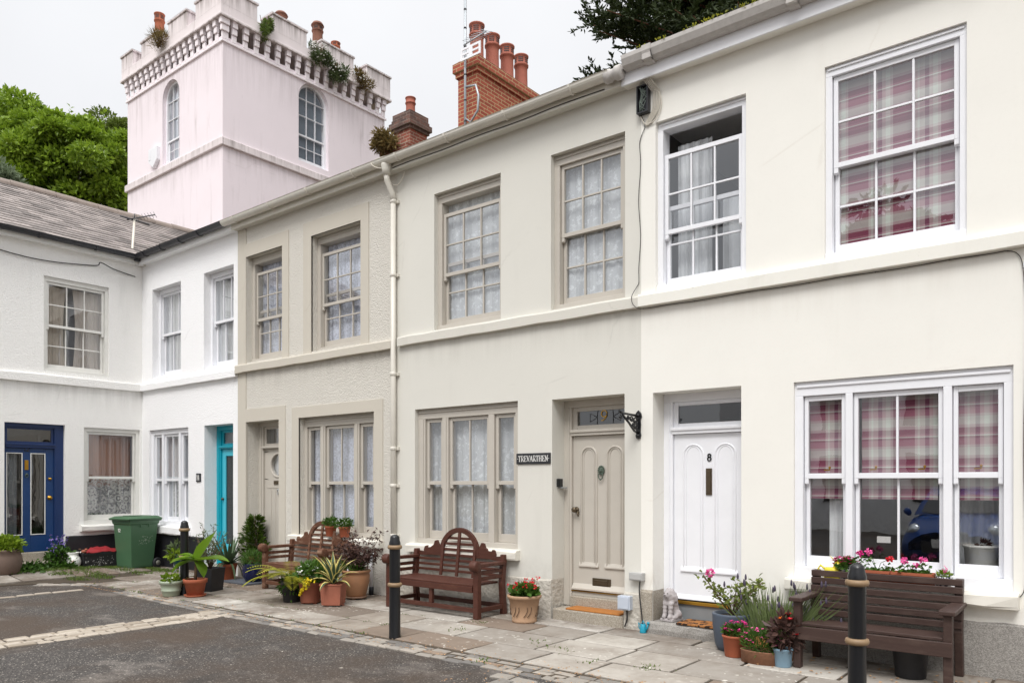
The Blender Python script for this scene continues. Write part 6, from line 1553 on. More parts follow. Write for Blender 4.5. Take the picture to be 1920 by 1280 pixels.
def trough(x, L, lab, heads):
    t = thing('window_box', lab, 'window box', (x, sy-.0, sz), local=True, group='terracotta window boxes'); b = MB(); h = L/2
    b.prism([(-.055, 0), (.055, 0), (.068, .085), (.074, .086), (.074, .108), (.058, .108), (.05, .04), (-.05, .04), (-.058, .108), (-.074, .108), (-.074, .086), (-.068, .085)], 'x', -h, h); b.prism([(-.05, .03), (.05, .03), (.058, .107), (-.058, .107)], 'x', -h-.008, -h+.006); b.prism([(-.05, .03), (.05, .03), (.058, .107), (-.058, .107)], 'x', h-.006, h+.008)
    b.build('box', M['terra'], t); b = MB(); b.quad((-h+.01, -.056, .085), (h-.01, -.056, .085), (h-.01, .056, .085), (-h+.01, .056, .085)); b.build('soil', M['soil'], t)
    b, st = MB(), []
    for dx, z, c in heads:
        st.append((dx, 0, z)); f = MB(); f.ball((dx, -.01, z), .014, 6)
        for k in range(26): v_ = Vector((R.gauss(0, 1), R.gauss(0, 1), R.gauss(0, .7))).normalized()*.026; f.leaf(Vector((dx, -.01, z))+v_*.5, v_, .024, .022)
        f.build('flower', M[c], t)
    for dx, z, c in heads:
        for k in range(16): b.leaf((dx+R.gauss(0, .03), R.gauss(0, .03), .10+R.uniform(0, max(.02, z-.14))), (R.uniform(-1, 1), R.uniform(-1, 1), R.uniform(-.2, .6)), .04, .03)
    for k in range(70): b.leaf((R.uniform(-h+.03, h-.03), R.gauss(0, .03), .10), (R.uniform(-1, 1), R.uniform(-1, 1), R.uniform(0, .8)), .038, .024)
    b.build('foliage', M['mid'], t); stems(t, M['mid'], (0, 0, .09), st, .003)
trough((fx(1618, sy)+fx(1672, sy))/2, fx(1672, sy)-fx(1618, sy)-.012, 'terracotta window box of tall pink and red geraniums, left of its twin', [(-.07, .26, 'fl_pink'), (.10, .21, 'fl_red'), (-.14, .24, 'fl_magenta')])
trough((fx(1672, sy)+fx(1752, sy))/2, fx(1752, sy)-fx(1674, sy)-.006, 'longer terracotta window box of sparse pink flowers, right of its twin', [(-.06, .20, 'fl_pink'), (.08, .215, 'fl_pink'), (.02, .16, 'fl_pink')])
x = fx(1770, sy); t = plant('small blue and white pot of yellow green succulents at the sill end', (x, sy, sz), std(.062, .09, .78, .012), M['tile'])
fol(t, M['lime'], ((0, 0, .10), (.05, .05, .03), 120, .03, .012, .5, .8)); stems(t, M['fl_pink'], (0, 0, .1), [(.0, 0, .18), (.02, 0, .16), (-.02, 0, .15)], .004, 'flower_stalk')
p = P(1841, 1062, D+.33); t = plant('wide white planter standing inside the right hand window pane', (p[0], D+.36, .865), std(.145, .17, .85, .02), M['whitepot']); fol(t, M['purpleleaf'], ((0, 0, .18), (.06, .06, .02), 40, .04, .02, .5, .4))
x, y, _ = G(1708, 1270); b = MB(); b.lathe([(.105, 0), (.112, .01), (.135, .27), (.145, .275), (.145, .295), (.13, .295), (.12, .1), (.001, .1)], (x, y-.02, .012), 26); tag(b.build('empty_pot', M['plasblack'], None, loc=(x, y, .012)), 'empty black plastic pot under the slatted bench', 'pot')
# left side: brown urn, campanula, jug, crate, bin
x, y = -14.25, Q(8, 900, -14.25)[1]
t = plant('brown rounded stone urn of lime green foliage at the left edge', (x, y, .07), [(.18, 0), (.22, .03), (.255, .18), (.25, .29), (.22, .36), (.235, .38), (.23, .41)], M['brownpot']); fol(t, M['lime'], ((0, 0, .47), (.27, .27, .15), 700, .075, .05, .5, .5)); flowers(t, M['petal_white'], (0, 0, .45), (.26, .26, .10), 20, .018)
y = Q(113, 900, -14.6)[1]
t = thing('bellflower', 'mauve bellflower spikes growing beside the blue door', 'plant', (-14.62, y, .07), local=True); b, f = MB(), MB()
for k in range(11):
    q = Vector((R.uniform(-.06, .12), R.uniform(-.20, .10), R.uniform(.35, .62))); b.tube([(0, 0, .05), tuple(q*.55+Vector((0, 0, .1))), tuple(q)], .005, 5)
    for m_ in range(22): c = Vector((0, 0, .05)).lerp(q, R.uniform(.45, 1.02)); f.leaf(c, (R.uniform(-1, 1), R.uniform(-1, 1), R.uniform(-.3, .5)), .042, .032)
b.cloud((0, 0, .2), (.18, .22, .17), 420, .075, .05, .5, 0, .3, .2)
b.build('foliage', M['weed'], t); f.build('flower', M['fl_violet'], t)
y = Q(138, 900, -14.45)[1]
t = thing('water_jug', 'white china jug with an orange flower motif on the ground', 'jug', (-14.45, y, .062), local=True)
b = MB(); b.lathe([(.075, 0), (.08, .012), (.115, .08), (.12, .13), (.10, .19), (.072, .225), (.078, .255), (.095, .28), (.088, .28), (.066, .235)], (0, 0, 0), 26); b.prism([(-.13, .285), (-.07, .21), (-.07, .27)], 'x', -.03, .03); b.build('body', M['whitepot'], t)
b = MB(); b.tube([(0, .08, .26), (0, .14, .28), (0, .165, .23), (0, .15, .16), (0, .115, .12)], .013, 8); b.build('handle', M['whitepot'], t)
b = MB()
for k in range(14): a = R.gauss(-.45, .17); z = R.gauss(.12, .014); rr = .117; b.ball((rr*cos(a), rr*sin(a), z), R.uniform(.004, .009), 6)
b.build('flower_motif', simple('russet_glaze', rgb(176, 104, 72), .3, .3, 40), t)
y0, y1 = Q(156, 900, -14.3)[1], Q(216, 900, -14.3)[1]+.1
t = thing('storage_crate', 'splashed black plastic crate between the jug and the green bin', 'crate', (-14.5, (y0+y1)/2, .05), local=True); hh = (y1-y0)/2
b = MB(); w0, w1, hz = .17, .20, .27; k = hh
b.add([(-w0, -k+.03, 0), (w0, -k+.03, 0), (w0, k-.03, 0), (-w0, k-.03, 0), (-w1, -k, hz), (w1, -k, hz), (w1, k, hz), (-w1, k, hz), (-w1+.02, -k+.02, hz), (w1-.02, -k+.02, hz), (w1-.02, k-.02, hz), (-w1+.02, k-.02, hz), (-w0, -k+.05, .1), (w0, -k+.05, .1), (w0, k-.05, .1), (-w0, k-.05, .1)], [(3, 2, 1, 0), (0, 1, 5, 4), (1, 2, 6, 5), (2, 3, 7, 6), (3, 0, 4, 7)]+[(4+i, 4+(i+1) % 4, 8+(i+1) % 4, 8+i) for i in range(4)]+[(8+i, 8+(i+1) % 4, 12+(i+1) % 4, 12+i) for i in range(4)]+[(12, 13, 14, 15)])
b.box(-w1-.012, w1+.012, -k-.012, -k-.001, hz-.03, hz+.004); b.box(w1+.001, w1+.012, -k, k, hz-.03, hz+.004)
b.build('tub', M['plasblack'], t)
b = MB(); 
for _ in range(60): q = R.gauss(0, .14); z = R.uniform(.04, .2); b.ball((w0+(w1-w0)*z/hz+.001, max(-k+.05, min(k-.05, q)), z), R.uniform(.002, .007), 5)
b.build('paint_splash', M['whitepot'], t)
b = MB(); n = 18
for j in range(n+1):
    for i in range(n+1):
        u, v = i/n*2-1, j/n*2-1; b.v.append((-14.47+u*.19, (y0+y1)/2+.03+v*(hh-.02), .05+hz+.01+.10*max(0, 1-(u*u+v*v)*.9)*(.6+.6*abs(mnoise.noise(Vector((u*2.2, v*2.6, 3)))))+.03*mnoise.noise(Vector((u*5, v*5, 1)))))
for j in range(n):
    for i in range(n): a = j*(n+1)+i; b.f.append((a, a+1, a+n+2, a+n+1)); b.mi.append(0); b.sm.append(True)
o = b.build('cloth_bag', M['clothred'], None, loc=(-14.47, (y0+y1)/2, .33)); m_ = o.modifiers.new('Solid', 'SOLIDIFY'); m_.thickness = .006; tag(o, 'crumpled red nylon bag lying on top of the black crate', 'bag')
t = thing('clay_figure', 'small brown clay ornament on the rim of the black crate', 'ornament', (-14.33, y0+.02, .325), local=True); b = MB(); b.ball((0, 0, .03), .045, 10, 0, .7); b.ball((.02, .03, .06), .025, 8); b.build('body', M['terra_old'], t); b = MB(); b.leaf((.02, .03, .07), (-.2, .5, .5), .05, .03); b.leaf((-.02, -.03, .06), (-.2, -.8, .3), .06, .035); b.build('fin', M['stem'], t)
# wheelie bin
M['bingreen'] = simple('green_bin_plastic', rgb(70, 104, 75), .5, .08, 5, .12, 60)
t = thing('wheelie_bin', 'green plastic wheelie bin in the corner between the white houses', 'bin', (-14.13, 6.70, .012), radians(9), local=True); t.scale = (.94, .94, .95)
b = MB(); a0, b0_, a1, b1_ = .22, .24, .275, .31
def ringv(a, b2, y_off, z): return [(-a, -b2+y_off, z), (a, -b2+y_off, z), (a, b2+y_off, z), (-a, b2+y_off, z)]
vs = ringv(a0, b0_-.02, -.02, .02)+ringv(a0+.006, b0_-.01, -.02, .06)+ringv(a1-.012, b1_-.02, 0, .84)+ringv(a1, b1_-.005, 0, .85)+ringv(a1+.012, b1_+.01, 0, .92)
b.add(vs, [(3, 2, 1, 0)]+[(r_*4+k, r_*4+(k+1) % 4, r_*4+4+(k+1) % 4, r_*4+4+k) for r_ in range(4) for k in range(4)])
for y in (-.10, .08): b.box(a1-.012, a1+.010, y, y+.02, .79, .85)
b.build('body', M['bingreen'], t, bevel=.02, seg=3)
b = MB(); b.add([(-.30, -.36, .925), (.30, -.36, .925), (.30, .34, .925), (-.30, .34, .925), (-.31, -.37, .955), (.31, -.37, .955), (.31, .36, .955), (-.31, .36, .955), (-.25, -.28, .995), (.25, -.28, .995), (.25, .30, 1.0), (-.25, .30, 1.0)], [(3, 2, 1, 0)]+[(r_*4+k, r_*4+(k+1) % 4, r_*4+4+(k+1) % 4, r_*4+4+k) for r_ in range(2) for k in range(4)]+[(8, 9, 10, 11)])
b.box(-.12, .12, -.20, .05, .998, 1.008); b.build('lid', M['bingreen'], t, bevel=.012, seg=3)
b = MB(); b.tube([(-.24, .38, .93), (.24, .38, .93)], .016, 8); b.box(-.24, -.21, .30, .385, .90, .945); b.box(.21, .24, .30, .385, .90, .945); b.build('handle', M['bingreen'], t)
for sx in (-1, 1):
    b = MB(); b.lathe([(.001, -.02), (.05, -.022), (.055, -.025), (.095, -.025), (.10, -.015), (.10, .015), (.095, .025), (.055, .025), (.05, .022), (.001, .02)], (0, 0, 0), 22); b.v = [(sx*.275+z, .27+x, .092+y) for x, y, z in b.v]; w_ = b.build('wheel', M['plasblack'], t)
    b = MB(); b.lathe([(.001, -.028), (.045, -.027), (.048, .027), (.001, .028)], (0, 0, 0), 16); b.v = [(sx*.275+z, .27+x, .092+y) for x, y, z in b.v]; b.build('hub', simple('grey_hub', rgb(120, 120, 110), .5, .1, 8), w_)
b = MB(); 
write(b, '12', -.05, .70, .06, lambda x, y: (x-.08, -(b1_-.03)*(.9+.1*y/.9)-.012, y), (0, -.004, 0), .2)
for k in range(46): zz = R.uniform(.46, .62); yy = R.gauss(.0, .08); s_ = R.uniform(.004, .018); xx = a0+.006+(a1-.012-a0-.006)*(zz-.06)/.78+.0008; b.quad((xx, yy, zz), (xx, yy+s_, zz+s_*.3), (xx+.0002, yy+s_, zz+s_*.3+.003), (xx+.0002, yy, zz+.004))
b.build('worn_lettering', M['whitepot'], t)
# small blue watering can, lions, mats
x, y, _ = G(1208, 1187)
t = thing('watering_can', 'tiny turquoise watering can against the granite by the white door', 'watering can', (x, 7.04, .012), local=True); m = simple('turquoise_plastic', rgb(28, 146, 172), .4, .1, 6); r = .034
b = MB(); b.lathe([(r, 0), (r*1.05, .01), (r*.85, .085), (r*.7, .09)], (0, 0, 0), 14); b.build('body', m, t)
b = MB(); b.tube([(r*.8, 0, .02), (r*1.5, 0, .06), (r*1.7, 0, .10)], .009, 7); b.ball((r*1.75, 0, .105), .016, 8); b.build('spout', m, t)
b = MB(); b.tube([(-r*.8, 0, .075), (-r*1.5, 0, .10), (-r*1.4, 0, .05), (-r*.9, 0, .03)], .006, 6); b.tube([(r*.6, 0, .085), (0, 0, .125), (-r*.6, 0, .085)], .006, 6); b.build('handle', m, t)
M['statue'] = simple('weathered_cast_stone', rgb(172, 166, 166), .9, .25, 16, .6, 50)
def lion(loc, rz, label, k=1.0):
    t = thing('lion_statue', label, 'statue', loc, rz, local=True, group='stone lions flanking the door')
    b = MB(); b.box(-.075, .075, -.10, .10, 0, .03); b.build('base', M['statue'], t, bevel=.006)
    me = bpy.data.metaballs.new('lion'); mo = bpy.data.objects.new('lion_tmp', me); COL.objects.link(mo); me.resolution = .011; me.render_resolution = .011; me.threshold = .35
    for x_, y_, z_, r_ in ((0, .035, .10, .070), (0, .02, .15, .070), (0, -.01, .20, .075), (0, -.025, .25, .078), (.025, -.02, .24, .06), (-.025, -.02, .24, .06), (0, -.045, .285, .062), (0, -.085, .272, .032), (0, -.09, .262, .028), (.03, -.03, .32, .018), (-.03, -.03, .32, .018), (.055, .03, .07, .05), (-.055, .03, .07, .05), (.06, -.02, .045, .033), (-.06, -.02, .045, .033), (.06, -.055, .04, .026), (-.06, -.055, .04, .026),
        (.033, -.062, .18, .036), (-.033, -.062, .18, .036), (.034, -.068, .14, .031), (-.034, -.068, .14, .031), (.034, -.070, .10, .029), (-.034, -.070, .10, .029), (.034, -.072, .065, .029), (-.034, -.072, .065, .029), (.034, -.088, .045, .027), (-.034, -.088, .045, .027), (0, .07, .06, .04), (.05, .075, .05, .024), (.07, .05, .048, .022)):
        e = me.elements.new(); e.co = (x_, y_, z_); e.radius = r_*1.25
    bpy.context.view_layer.update(); dg = bpy.context.evaluated_depsgraph_get(); m2 = bpy.data.meshes.new_from_object(mo.evaluated_get(dg)); bpy.data.objects.remove(mo)
    m2.materials.clear(); m2.materials.append(M['statue'])
    for v_ in m2.vertices:
        if v_.co.z > .14 and v_.co.y > -.085:             # mane carved in locks
            n_ = mnoise.noise(Vector((v_.co.x*55, v_.co.y*40, v_.co.z*26))); v_.co += v_.normal*.011*n_
    for p_ in m2.polygons: p_.use_smooth = True
    o = bpy.data.objects.new('body', m2); COL.objects.link(o); o.parent = t
    f = MB()
    for sx in (-1, 1): f.ball((sx*.020, -.104, .292), .007, 6)
    f.ball((0, -.121, .272), .010, 6, 0, .6); f.bar((-.022, -.115, .256), (.022, -.115, .256), .006, .004)
    f.build('face', simple('face_shadow_stone', rgb(112, 106, 104), .9, .2, 20), t)
    return t
p = P(1256, 1160, D+.06)
l0 = lion((p[0], D+.10, .134), radians(-8), 'sitting grey stone lion on the step left of the white door')
dup(l0, (fx(1384, D+.1)+.0, D+.12, .134), radians(8), 'sitting grey stone lion half hidden behind the rose bush')
t_ = NT('leopard_coir'); v = t_.new('ShaderNodeTexVoronoi', feature='SMOOTH_F1'); v.inputs['Scale'].default_value = 17; v.inputs['Smoothness'].default_value = .3; t_.link(t_.mix(.09, t_.coord((1, 1.3, .01)), t_.noise(14, 2)), v.inputs['Vector'])
c = t_.ramp(v.outputs[0], [(0, rgb(140, 78, 40)), (.13, rgb(140, 78, 40)), (.17, rgb(26, 19, 16)), (.44, rgb(30, 22, 18)), (.49, rgb(176, 116, 62)), (1, rgb(182, 124, 66))]); t_.color(t_.mix(t_.math('MULTIPLY', t_.noise(160, 3), .4), c, rgb(90, 60, 34))); t_.set(Roughness=1); t_.bump(t_.noise(260, 3), .8, .006); M['leopard'] = t_.m
M['coir'] = simple('orange_coir', rgb(172, 112, 54), 1, .22, 90, .9, 260)
def mat_(x0, x1, y0, y1, z, m, lab):
    b = MB(); b.box(x0, x1, y0, y1, z, z+.018); b.quad((x0+.01, y0+.01, z-.001), (x1-.01, y0+.01, z-.001), (x1-.01, y1-.01, z-.001), (x0+.01, y1-.01, z-.001)); tag(b.build('doormat', m, None, loc=((x0+x1)/2, (y0+y1)/2, z), bevel=.005), lab, 'doormat')
mat_(fx(1263, D)+.06, fx(1375, D+.05), D-.075, D+.22, .134, M['leopard'], 'leopard patterned doormat before the white door')
mat_(fx(1062, D), fx(1163, D), D-.02, D+.20, .1365, M['coir'], 'plain orange coir doormat before the grey door')

# ------------------------------------------------------------------ things fixed to the walls
M['slateblack'] = simple('black_slate_sign', rgb(38, 39, 43), .45, .12, 10, .1, 40)
M['signwhite'] = simple('sign_lettering_white', rgb(236, 236, 232), .5, .03, 10)
x0, x1 = fx(969.4), fx(1033); zc = (P(969.4, 860, D)[2]+P(1033, 858.5, D)[2])/2
t = thing('name_sign', 'black slate house name sign reading TREVARTHEN', 'sign', ((x0+x1)/2, D, zc)); b = MB(); b.box(x0, x1, D-.016, D-.001, zc-.063, zc+.063); b.build('plate', M['slateblack'], t, bevel=.003)
b = MB(); sq = .72; wdt = write(MB(), '-TREVARTHEN-', 0, 0, .066, lambda x, y: (x, 0, y), (0, 0, 0), squeeze=sq); sq *= (x1-x0-.03)/wdt
write(b, '-TREVARTHEN-', x0+.018, zc-.033, .066, lambda x, y: (x, D-.0165, y), (0, -.0025, 0), .13, .075, 0, sq); b.build('lettering', M['signwhite'], t)
p = P(373, 895, D); t = thing('number_plaque', 'small dark plaque with white 11 on the bright white wall', 'sign', (p[0], D, p[2])); b = MB(); b.box(p[0]-.075, p[0]+.075, D-.015, D-.001, p[2]-.075, p[2]+.075); b.build('plate', M['slateblack'], t, bevel=.003)
b = MB(); write(b, '11', p[0]-.058, p[2]-.045, .09, lambda x, y: (x, D-.0155, y), (0, -.003, 0), .2, .1); b.build('lettering', M['signwhite'], t)
# scrolled iron bracket
bx_ = fx(1198); zt_, zb_ = P(1198, 771, D)[2], P(1198, 822, D)[2]; tip = .36
t = thing('hanging_bracket', 'black cast iron scrolled hanging basket bracket between the two doors', 'bracket', (bx_, D, (zt_+zb_)/2))
b = MB(); n = 10; prof = [(-.02, zb_-.0), (.02, zb_), (.03, zb_+.03), (.022, zb_+.07), (.028, (zt_+zb_)/2), (.022, zt_-.09), (.038, zt_-.06), (.03, zt_-.02), (.0, zt_+.01), (-.03, zt_-.02), (-.038, zt_-.06), (-.022, zt_-.09), (-.028, (zt_+zb_)/2), (-.022, zb_+.07), (-.03, zb_+.03)]
b.prism([(bx_+x, z) for x, z in prof], 'y', D-.02, D-.001); b.ball((bx_, D-.02, zt_-.045), .02, 8); b.ball((bx_, D-.02, zb_+.03), .018, 8); b.build('wall_plate', M['iron'], t)
b = MB(); zt2 = zt_-.05
b.tube([(bx_, D-.01, zt2), (bx_, D-tip, zt2+.01), (bx_, D-tip-.04, zt2+.03)], .013, 8)
b.tube([(bx_, D-.01, zb_+.06), (bx_, D-.10, zb_+.075), (bx_, D-.20, zt2-.09), (bx_, D-tip+.02, zt2-.005)], .012, 8); b.tube([(bx_, D-tip+.02, zt2-.01), (bx_, D-tip-.01, zt2-.05), (bx_, D-tip-.04, zt2-.04), (bx_, D-tip-.03, zt2-.015)], .010, 8); b.build('arm', M['iron'], t)
b = MB()
for cy_, cz_, r_ in ((.07, zt2-.06, .045), (.155, zt2-.045, .032), (.07, zb_+.12, .038), (.225, zt2-.035, .022), (.115, zt2-.105, .026)):
    b.tube([(bx_, D-cy_-r_*(1-.05*k/6)*cos(k*.5), cz_+r_*(1-.05*k)*sin(k*.5)) for k in range(15)], .009, 6); b.ball((bx_, D-cy_, cz_), .012, 6)
b.build('scroll', M['iron'], t)
# meter and key boxes
def wbox(name, lab, x0, x1, z0, z1, d, mat, cat):
    t = thing(name, lab, cat, ((x0+x1)/2, D, z0)); b = MB(); b.box(x0, x1, D-d, D-.0, z0, z1); b.build('case', mat, t, bevel=.005)
    b = MB(); b.box(x0+.012, x1-.012, D-d-.008, D-d-.0005, z0+.012, z1-.012); b.build('cover', mat, t, bevel=.003); return t
M['greybox'] = simple('grey_plastic_box', rgb(176, 176, 174), .5, .06, 6)
M['palebox'] = simple('pale_blue_grey_box', rgb(186, 194, 206), .45, .05, 6)
wbox('junction_box', 'grey plastic junction box on the wall between the two doors', fx(1185), fx(1210), P(1197, 1087, D)[2], P(1197, 1072, D)[2], .07, M['greybox'], 'junction box')
wbox('meter_box', 'pale blue grey box low on the plinth below the junction box', fx(1165), fx(1188), P(1176, 1141, D)[2], P(1176, 1115, D)[2], .085, M['palebox'], 'meter box')
kx = d9[0]; ky = D+.12; kz = P(1053, 905, ky)[2]
t = thing('key_safe', 'black key safe with a small grey shelf inside the grey door recess', 'key safe', (kx, ky, kz-.05)); b = MB(); b.box(kx+.0005, kx+.045, ky-.035, ky+.035, kz-.045, kz+.05); b.build('case', M['iron'], t, bevel=.006); b = MB(); b.box(kx+.0005, kx+.06, ky+.0, ky+.10, kz-.062, kz-.047); b.build('shelf', M['steel'], t, bevel=.003)
x0, x1 = fx(1199), fx(1220); z1_, z0_ = P(1199, 168, D)[2], P(1220, 212, D)[2]
t = thing('cable_box', 'open black telephone cable box under the eaves with tangled wires', 'cable box', ((x0+x1)/2, D, z0_)); b = MB(); b.box(x0, x1, D-.02, D-.001, z0_, z1_)
for a, bb, c, e in ((x0, x0+.012, z0_, z1_), (x1-.012, x1, z0_, z1_), (x0+.012, x1-.012, z0_, z0_+.012), (x0+.012, x1-.012, z1_-.012, z1_)): b.box(a, bb, D-.07, D-.02, c, e)
b.build('case', M['castplas'], t); b = MB(); rr = random.Random(8)
for k in range(7): pts = [(rr.uniform(x0+.02, x1-.02), D-.035-rr.uniform(0, .03), z0_+.02+(z1_-z0_-.04)*j/5) for j in range(6)]; b.tube(pts, .004, 5)
b.build('wire', simple('grey_green_wire', rgb(112, 124, 116), .6, .2, 20), t)
M['cablew'] = simple('white_cable', rgb(206, 200, 188), .6, .08, 10); M['cableb'] = simple('black_cable', rgb(38, 36, 36), .6, .1, 10)
def cable(lab, paths, r, mat, name='cable'):
    b = MB()
    for p in paths: b.tube(smooth_path(p), r, 6)
    c = paths[0][0]; tag(b.build(name, mat, None, loc=c), lab, 'cable')
lp_ = []
for k in range(5):
    o_ = .018*k; zz = z0_-.12-.03*k
    lp_.append([(x0+.10+o_, D-.10, EAVE-.02), (x1+.02+o_, D-.03, EAVE-.12), (x1+.04+o_, D-.02, z1_-.1), (x1+.03+o_, D-.02, z0_+.02), (x1-.03+o_*.3, D-.02, z0_-.07-.012*k), (x0+.07, D-.02, z0_-.10), (x0+.03, D-.03, z0_-.02)])
lp_.append([(x1+.02, D-.03, EAVE-.1), (x1+.10, D-.02, z1_-.1), (x1+.13, D-.02, z0_+.03), (x1+.06, D-.02, z0_-.10), (x0+.08, D-.02, z0_-.11)])
cable('loops of thin pale cable hanging beside the open cable box', lp_, .006, M['cablew'])
xb = fx(1200)
pts = [(x0+.03, D-.02, z0_), (x0+.07, D-.012, z0_-.12), (xb+.02, D-.012, z0_-.22)]+[(xb+.012*sin(k*1.3), D-.010, z0_-.3-k*.16) for k in range(10)]+[(xb-.03, D-.012, 3.62), (xb-.06, D-.075, 3.50), (xb-.02, D-.085, 3.40), (xb+.06, D-.03, 3.372)]
pts += [(xb+.06+.28*k, D-.014, 3.372+.004*sin(k*2)) for k in range(1, 12)]
xe = fx(1890)
pts = [p for p in pts if p[0] < xe]+[(xe, D-.014, 3.372), (xe+.07, D-.014, 3.33), (xe+.10, D-.014, 3.22)]+[(xe+.11+.006*sin(k), D-.014, 3.22-k*.3) for k in range(1, 9)]+[(xe+.10, D-.014, .70), (xe+.05, D-.010, .64)]
b = MB(); b.tube(smooth_path(pts, 4), .0036, 6)
for p in pts[4::2]: b.ball((p[0], p[1], p[2]), .0055, 6)
tag(b.build('cable', M['cableb'], None, loc=pts[0]), 'long thin black cable running down the wall and along the cream ledge', 'cable')
c1, c2_ = fx(1203), fx(1190)
pz = P(1197, 1087, D)[2]
cable('black cable drooping from the junction box to the pavement', [[(c1, D-.035, pz), (c1+.0, D-.05, pz-.12), (c1+.025, D-.045, pz-.35), (c1+.05, D-.06, .02)]], .007, M['cableb'])
p = P(1178, 1141, D); cable('short black cable from the pale box down to the weeds', [[(p[0]+.01, D-.05, p[2]), (p[0]+.012, D-.05, p[2]-.1), (p[0]-.01, D-.06, .04)]], .009, M['cableb'])
gx = H9.a0
cable('white cable looped over the gutter at the downpipe head', [[(gx-.10, D-.10, EAVE-.12), (gx+.02, D-.06, EAVE-.19), (gx+.12, D-.05, EAVE-.16), (gx+.2, D-.06, EAVE-.05)], [(gx+.03, D-.10, EAVE+.03), (gx-.12, D-.24, EAVE+.02), (gx-.22, D-.27, EAVE+.10), (gx-.12, D-.2, EAVE+.17), (gx+.2, D-.1, EAVE+.2)]], .008, M['cablew'])
cable('thin dark line drawn for the shadow crack under the fascia of the smooth greige house', [[(gx+.05+.33*k, D-.142, EAVE+.008+.006*sin(k*1.7)) for k in range(11)]], .005, M['cableb'])  # dark strand added along the fascia to draw its shadow crack
w0 = XC+.14
cable('black cable sagging under the eaves of the side wing', [[(XC+.03, 1.5, 5.55)]+[(XC+.03, 4.2+.35*k, 5.56-.11*sin(pi*k/6)) for k in range(7)]+[(w0, 6.32, 5.60), (XC+.05, 6.6, 5.55), (XC+.03, 7.0, 5.50)]], .009, M['cableb'])
x = fx(702); t = thing('waste_pipe', 'short white waste pipe standing behind the big tan pot', 'pipe', (x, D-.06, 0)); b = MB(); b.tube([(x, D-.06, .10), (x, D-.06, .52), (x+.02, D-.02, .57), (x+.02, D+.0, .57)], .025, 10); b.build('pipe', M['white'], t); b = MB(); b.lathe([(.034, .0), (.034, .11), (.026, .115)], (x, D-.06, .012), 12); b.build('shoe', M['castplas'], t)
# aerial on the wing roof corner
ax, ay, az = Q(262, 470, XC-.1)
t = thing('roof_aerial', 'small dark aerial on a pale pole in the roof corner', 'aerial', (ax, ay, EAVE)); b = MB()
tp = Q(252, 412, XC-.6); b.tube([(XC+.16, ay-.02, EAVE-.02), (XC+.06, ay-.12, EAVE+.16), (XC-.2, ay-.10, EAVE+.32), tp], .022, 8); b.build('pole', M['cablew'], t)
b = MB(); q1 = Vector(tp)+Vector((.15, .34, .16)); q0 = Vector(tp)+Vector((-.0, -.15, -.04)); b.tube([q0, q1], .012, 6)
for k in range(8): c = q0.lerp(q1, .25+.75*k/7); b.tube([c+Vector((-.07, .0, .07)), c+Vector((.07, 0, -.07))], .005, 5)
b.tube([Vector(tp)+Vector((0, -.28, .0)), Vector(tp)+Vector((0, .30, -.02))], .016, 6); b.tube([Vector(tp), Vector(tp)+Vector((0, 0, .12))], .01, 6); b.build('boom', M['castplas'], t)
# foliage along the near gutter
b = MB()
for k in range(40): x = R.uniform(H8.a0+.1, H8.a0+2.2); b.cloud((x, D-.25, 5.965), (.03, .02, .012), 6, .025, .014, .5, 0, .3, .6)
tag(b.build('gutter_moss', M['fern']), kind='stuff')
# ------------------------------------------------------------------ what stands behind the camera and shows in the panes
HO = thing('terraced_house', 'plain pale house across the yard, mirrored in the panes', 'house', (-3, -13, 0)); b = MB(); b.box(-12, 6, -18, -13, -.1, 5.6); b.build('wall', M['wall11'], HO)
b = MB()
for i in range(6): x = -11+i*2.8; b.box(x, x+1, -13.0, -12.96, 3.4, 5.0); b.box(x, x+1, -13.0, -12.96, .9, 2.5)
b.build('window', M['glassdark'] if False else M['frost'], HO); b = MB(); b.prism([(-12.8, 5.6), (-15.5, 7.2), (-18.2, 5.6)], 'x', -12.2, 6.2); b.build('roof', M['slate'], HO)
cr = [(-7.5+R.uniform(-2.6, 2.6), -21+R.uniform(-1.5, 1.5), R.uniform(8, 13.0), 1.7, 1.4) for _ in range(9)]
branchy('broadleaf_tree', (-7.5, -21, 0), (M['bark'], M['leaf_d']), cr, 9, .35, 'dark tree across the yard, mirrored in the upper panes', nper=700, leafL=.4, leafW=.24)
car = thing('parked_car', 'small blue car parked facing the white framed window, mirrored in its panes', 'car', (-2.45, -2.9, 0), local=True)
cb_ = simple('blue_car_paint', rgb(24, 70, 140), .2, .05, 3)
def carsec(y): pass
b = MB(); secs = []
for y, w, zb, zh in ((1.9, .62, .35, .62), (1.84, .76, .24, .72), (1.6, .82, .2, .84), (1.0, .84, .2, .98), (.2, .85, .2, 1.0), (-1.2, .85, .2, 1.0), (-1.8, .82, .22, .98), (-1.92, .74, .3, .85)):
    secs.append([(-w*.96, y, zb), (-w, y, (zb+zh)/2), (-w*.90, y, zh-.06), (-w*.62, y, zh), (w*.62, y, zh), (w*.90, y, zh-.06), (w, y, (zb+zh)/2), (w*.96, y, zb)])
vs = [p for s in secs for p in s]; k = 8; n = len(secs)
b.add(vs, [(i*k+j, i*k+(j+1) % k, (i+1)*k+(j+1) % k, (i+1)*k+j) for i in range(n-1) for j in range(k)]+[tuple(range(k)), tuple((n-1)*k+j for j in range(k))[::-1]], 0, True); b.build('body', cb_, car)
b = MB(); secs = []
for y, w, z in ((1.05, .70, .97), (.45, .62, 1.36), (-.2, .60, 1.48), (-1.0, .60, 1.46), (-1.75, .66, .99)): secs.append([(-w-.1*(1.5-z), y, min(.97, z)), (-w*.92, y, z), (w*.92, y, z), (w+.1*(1.5-z), y, min(.97, z))])
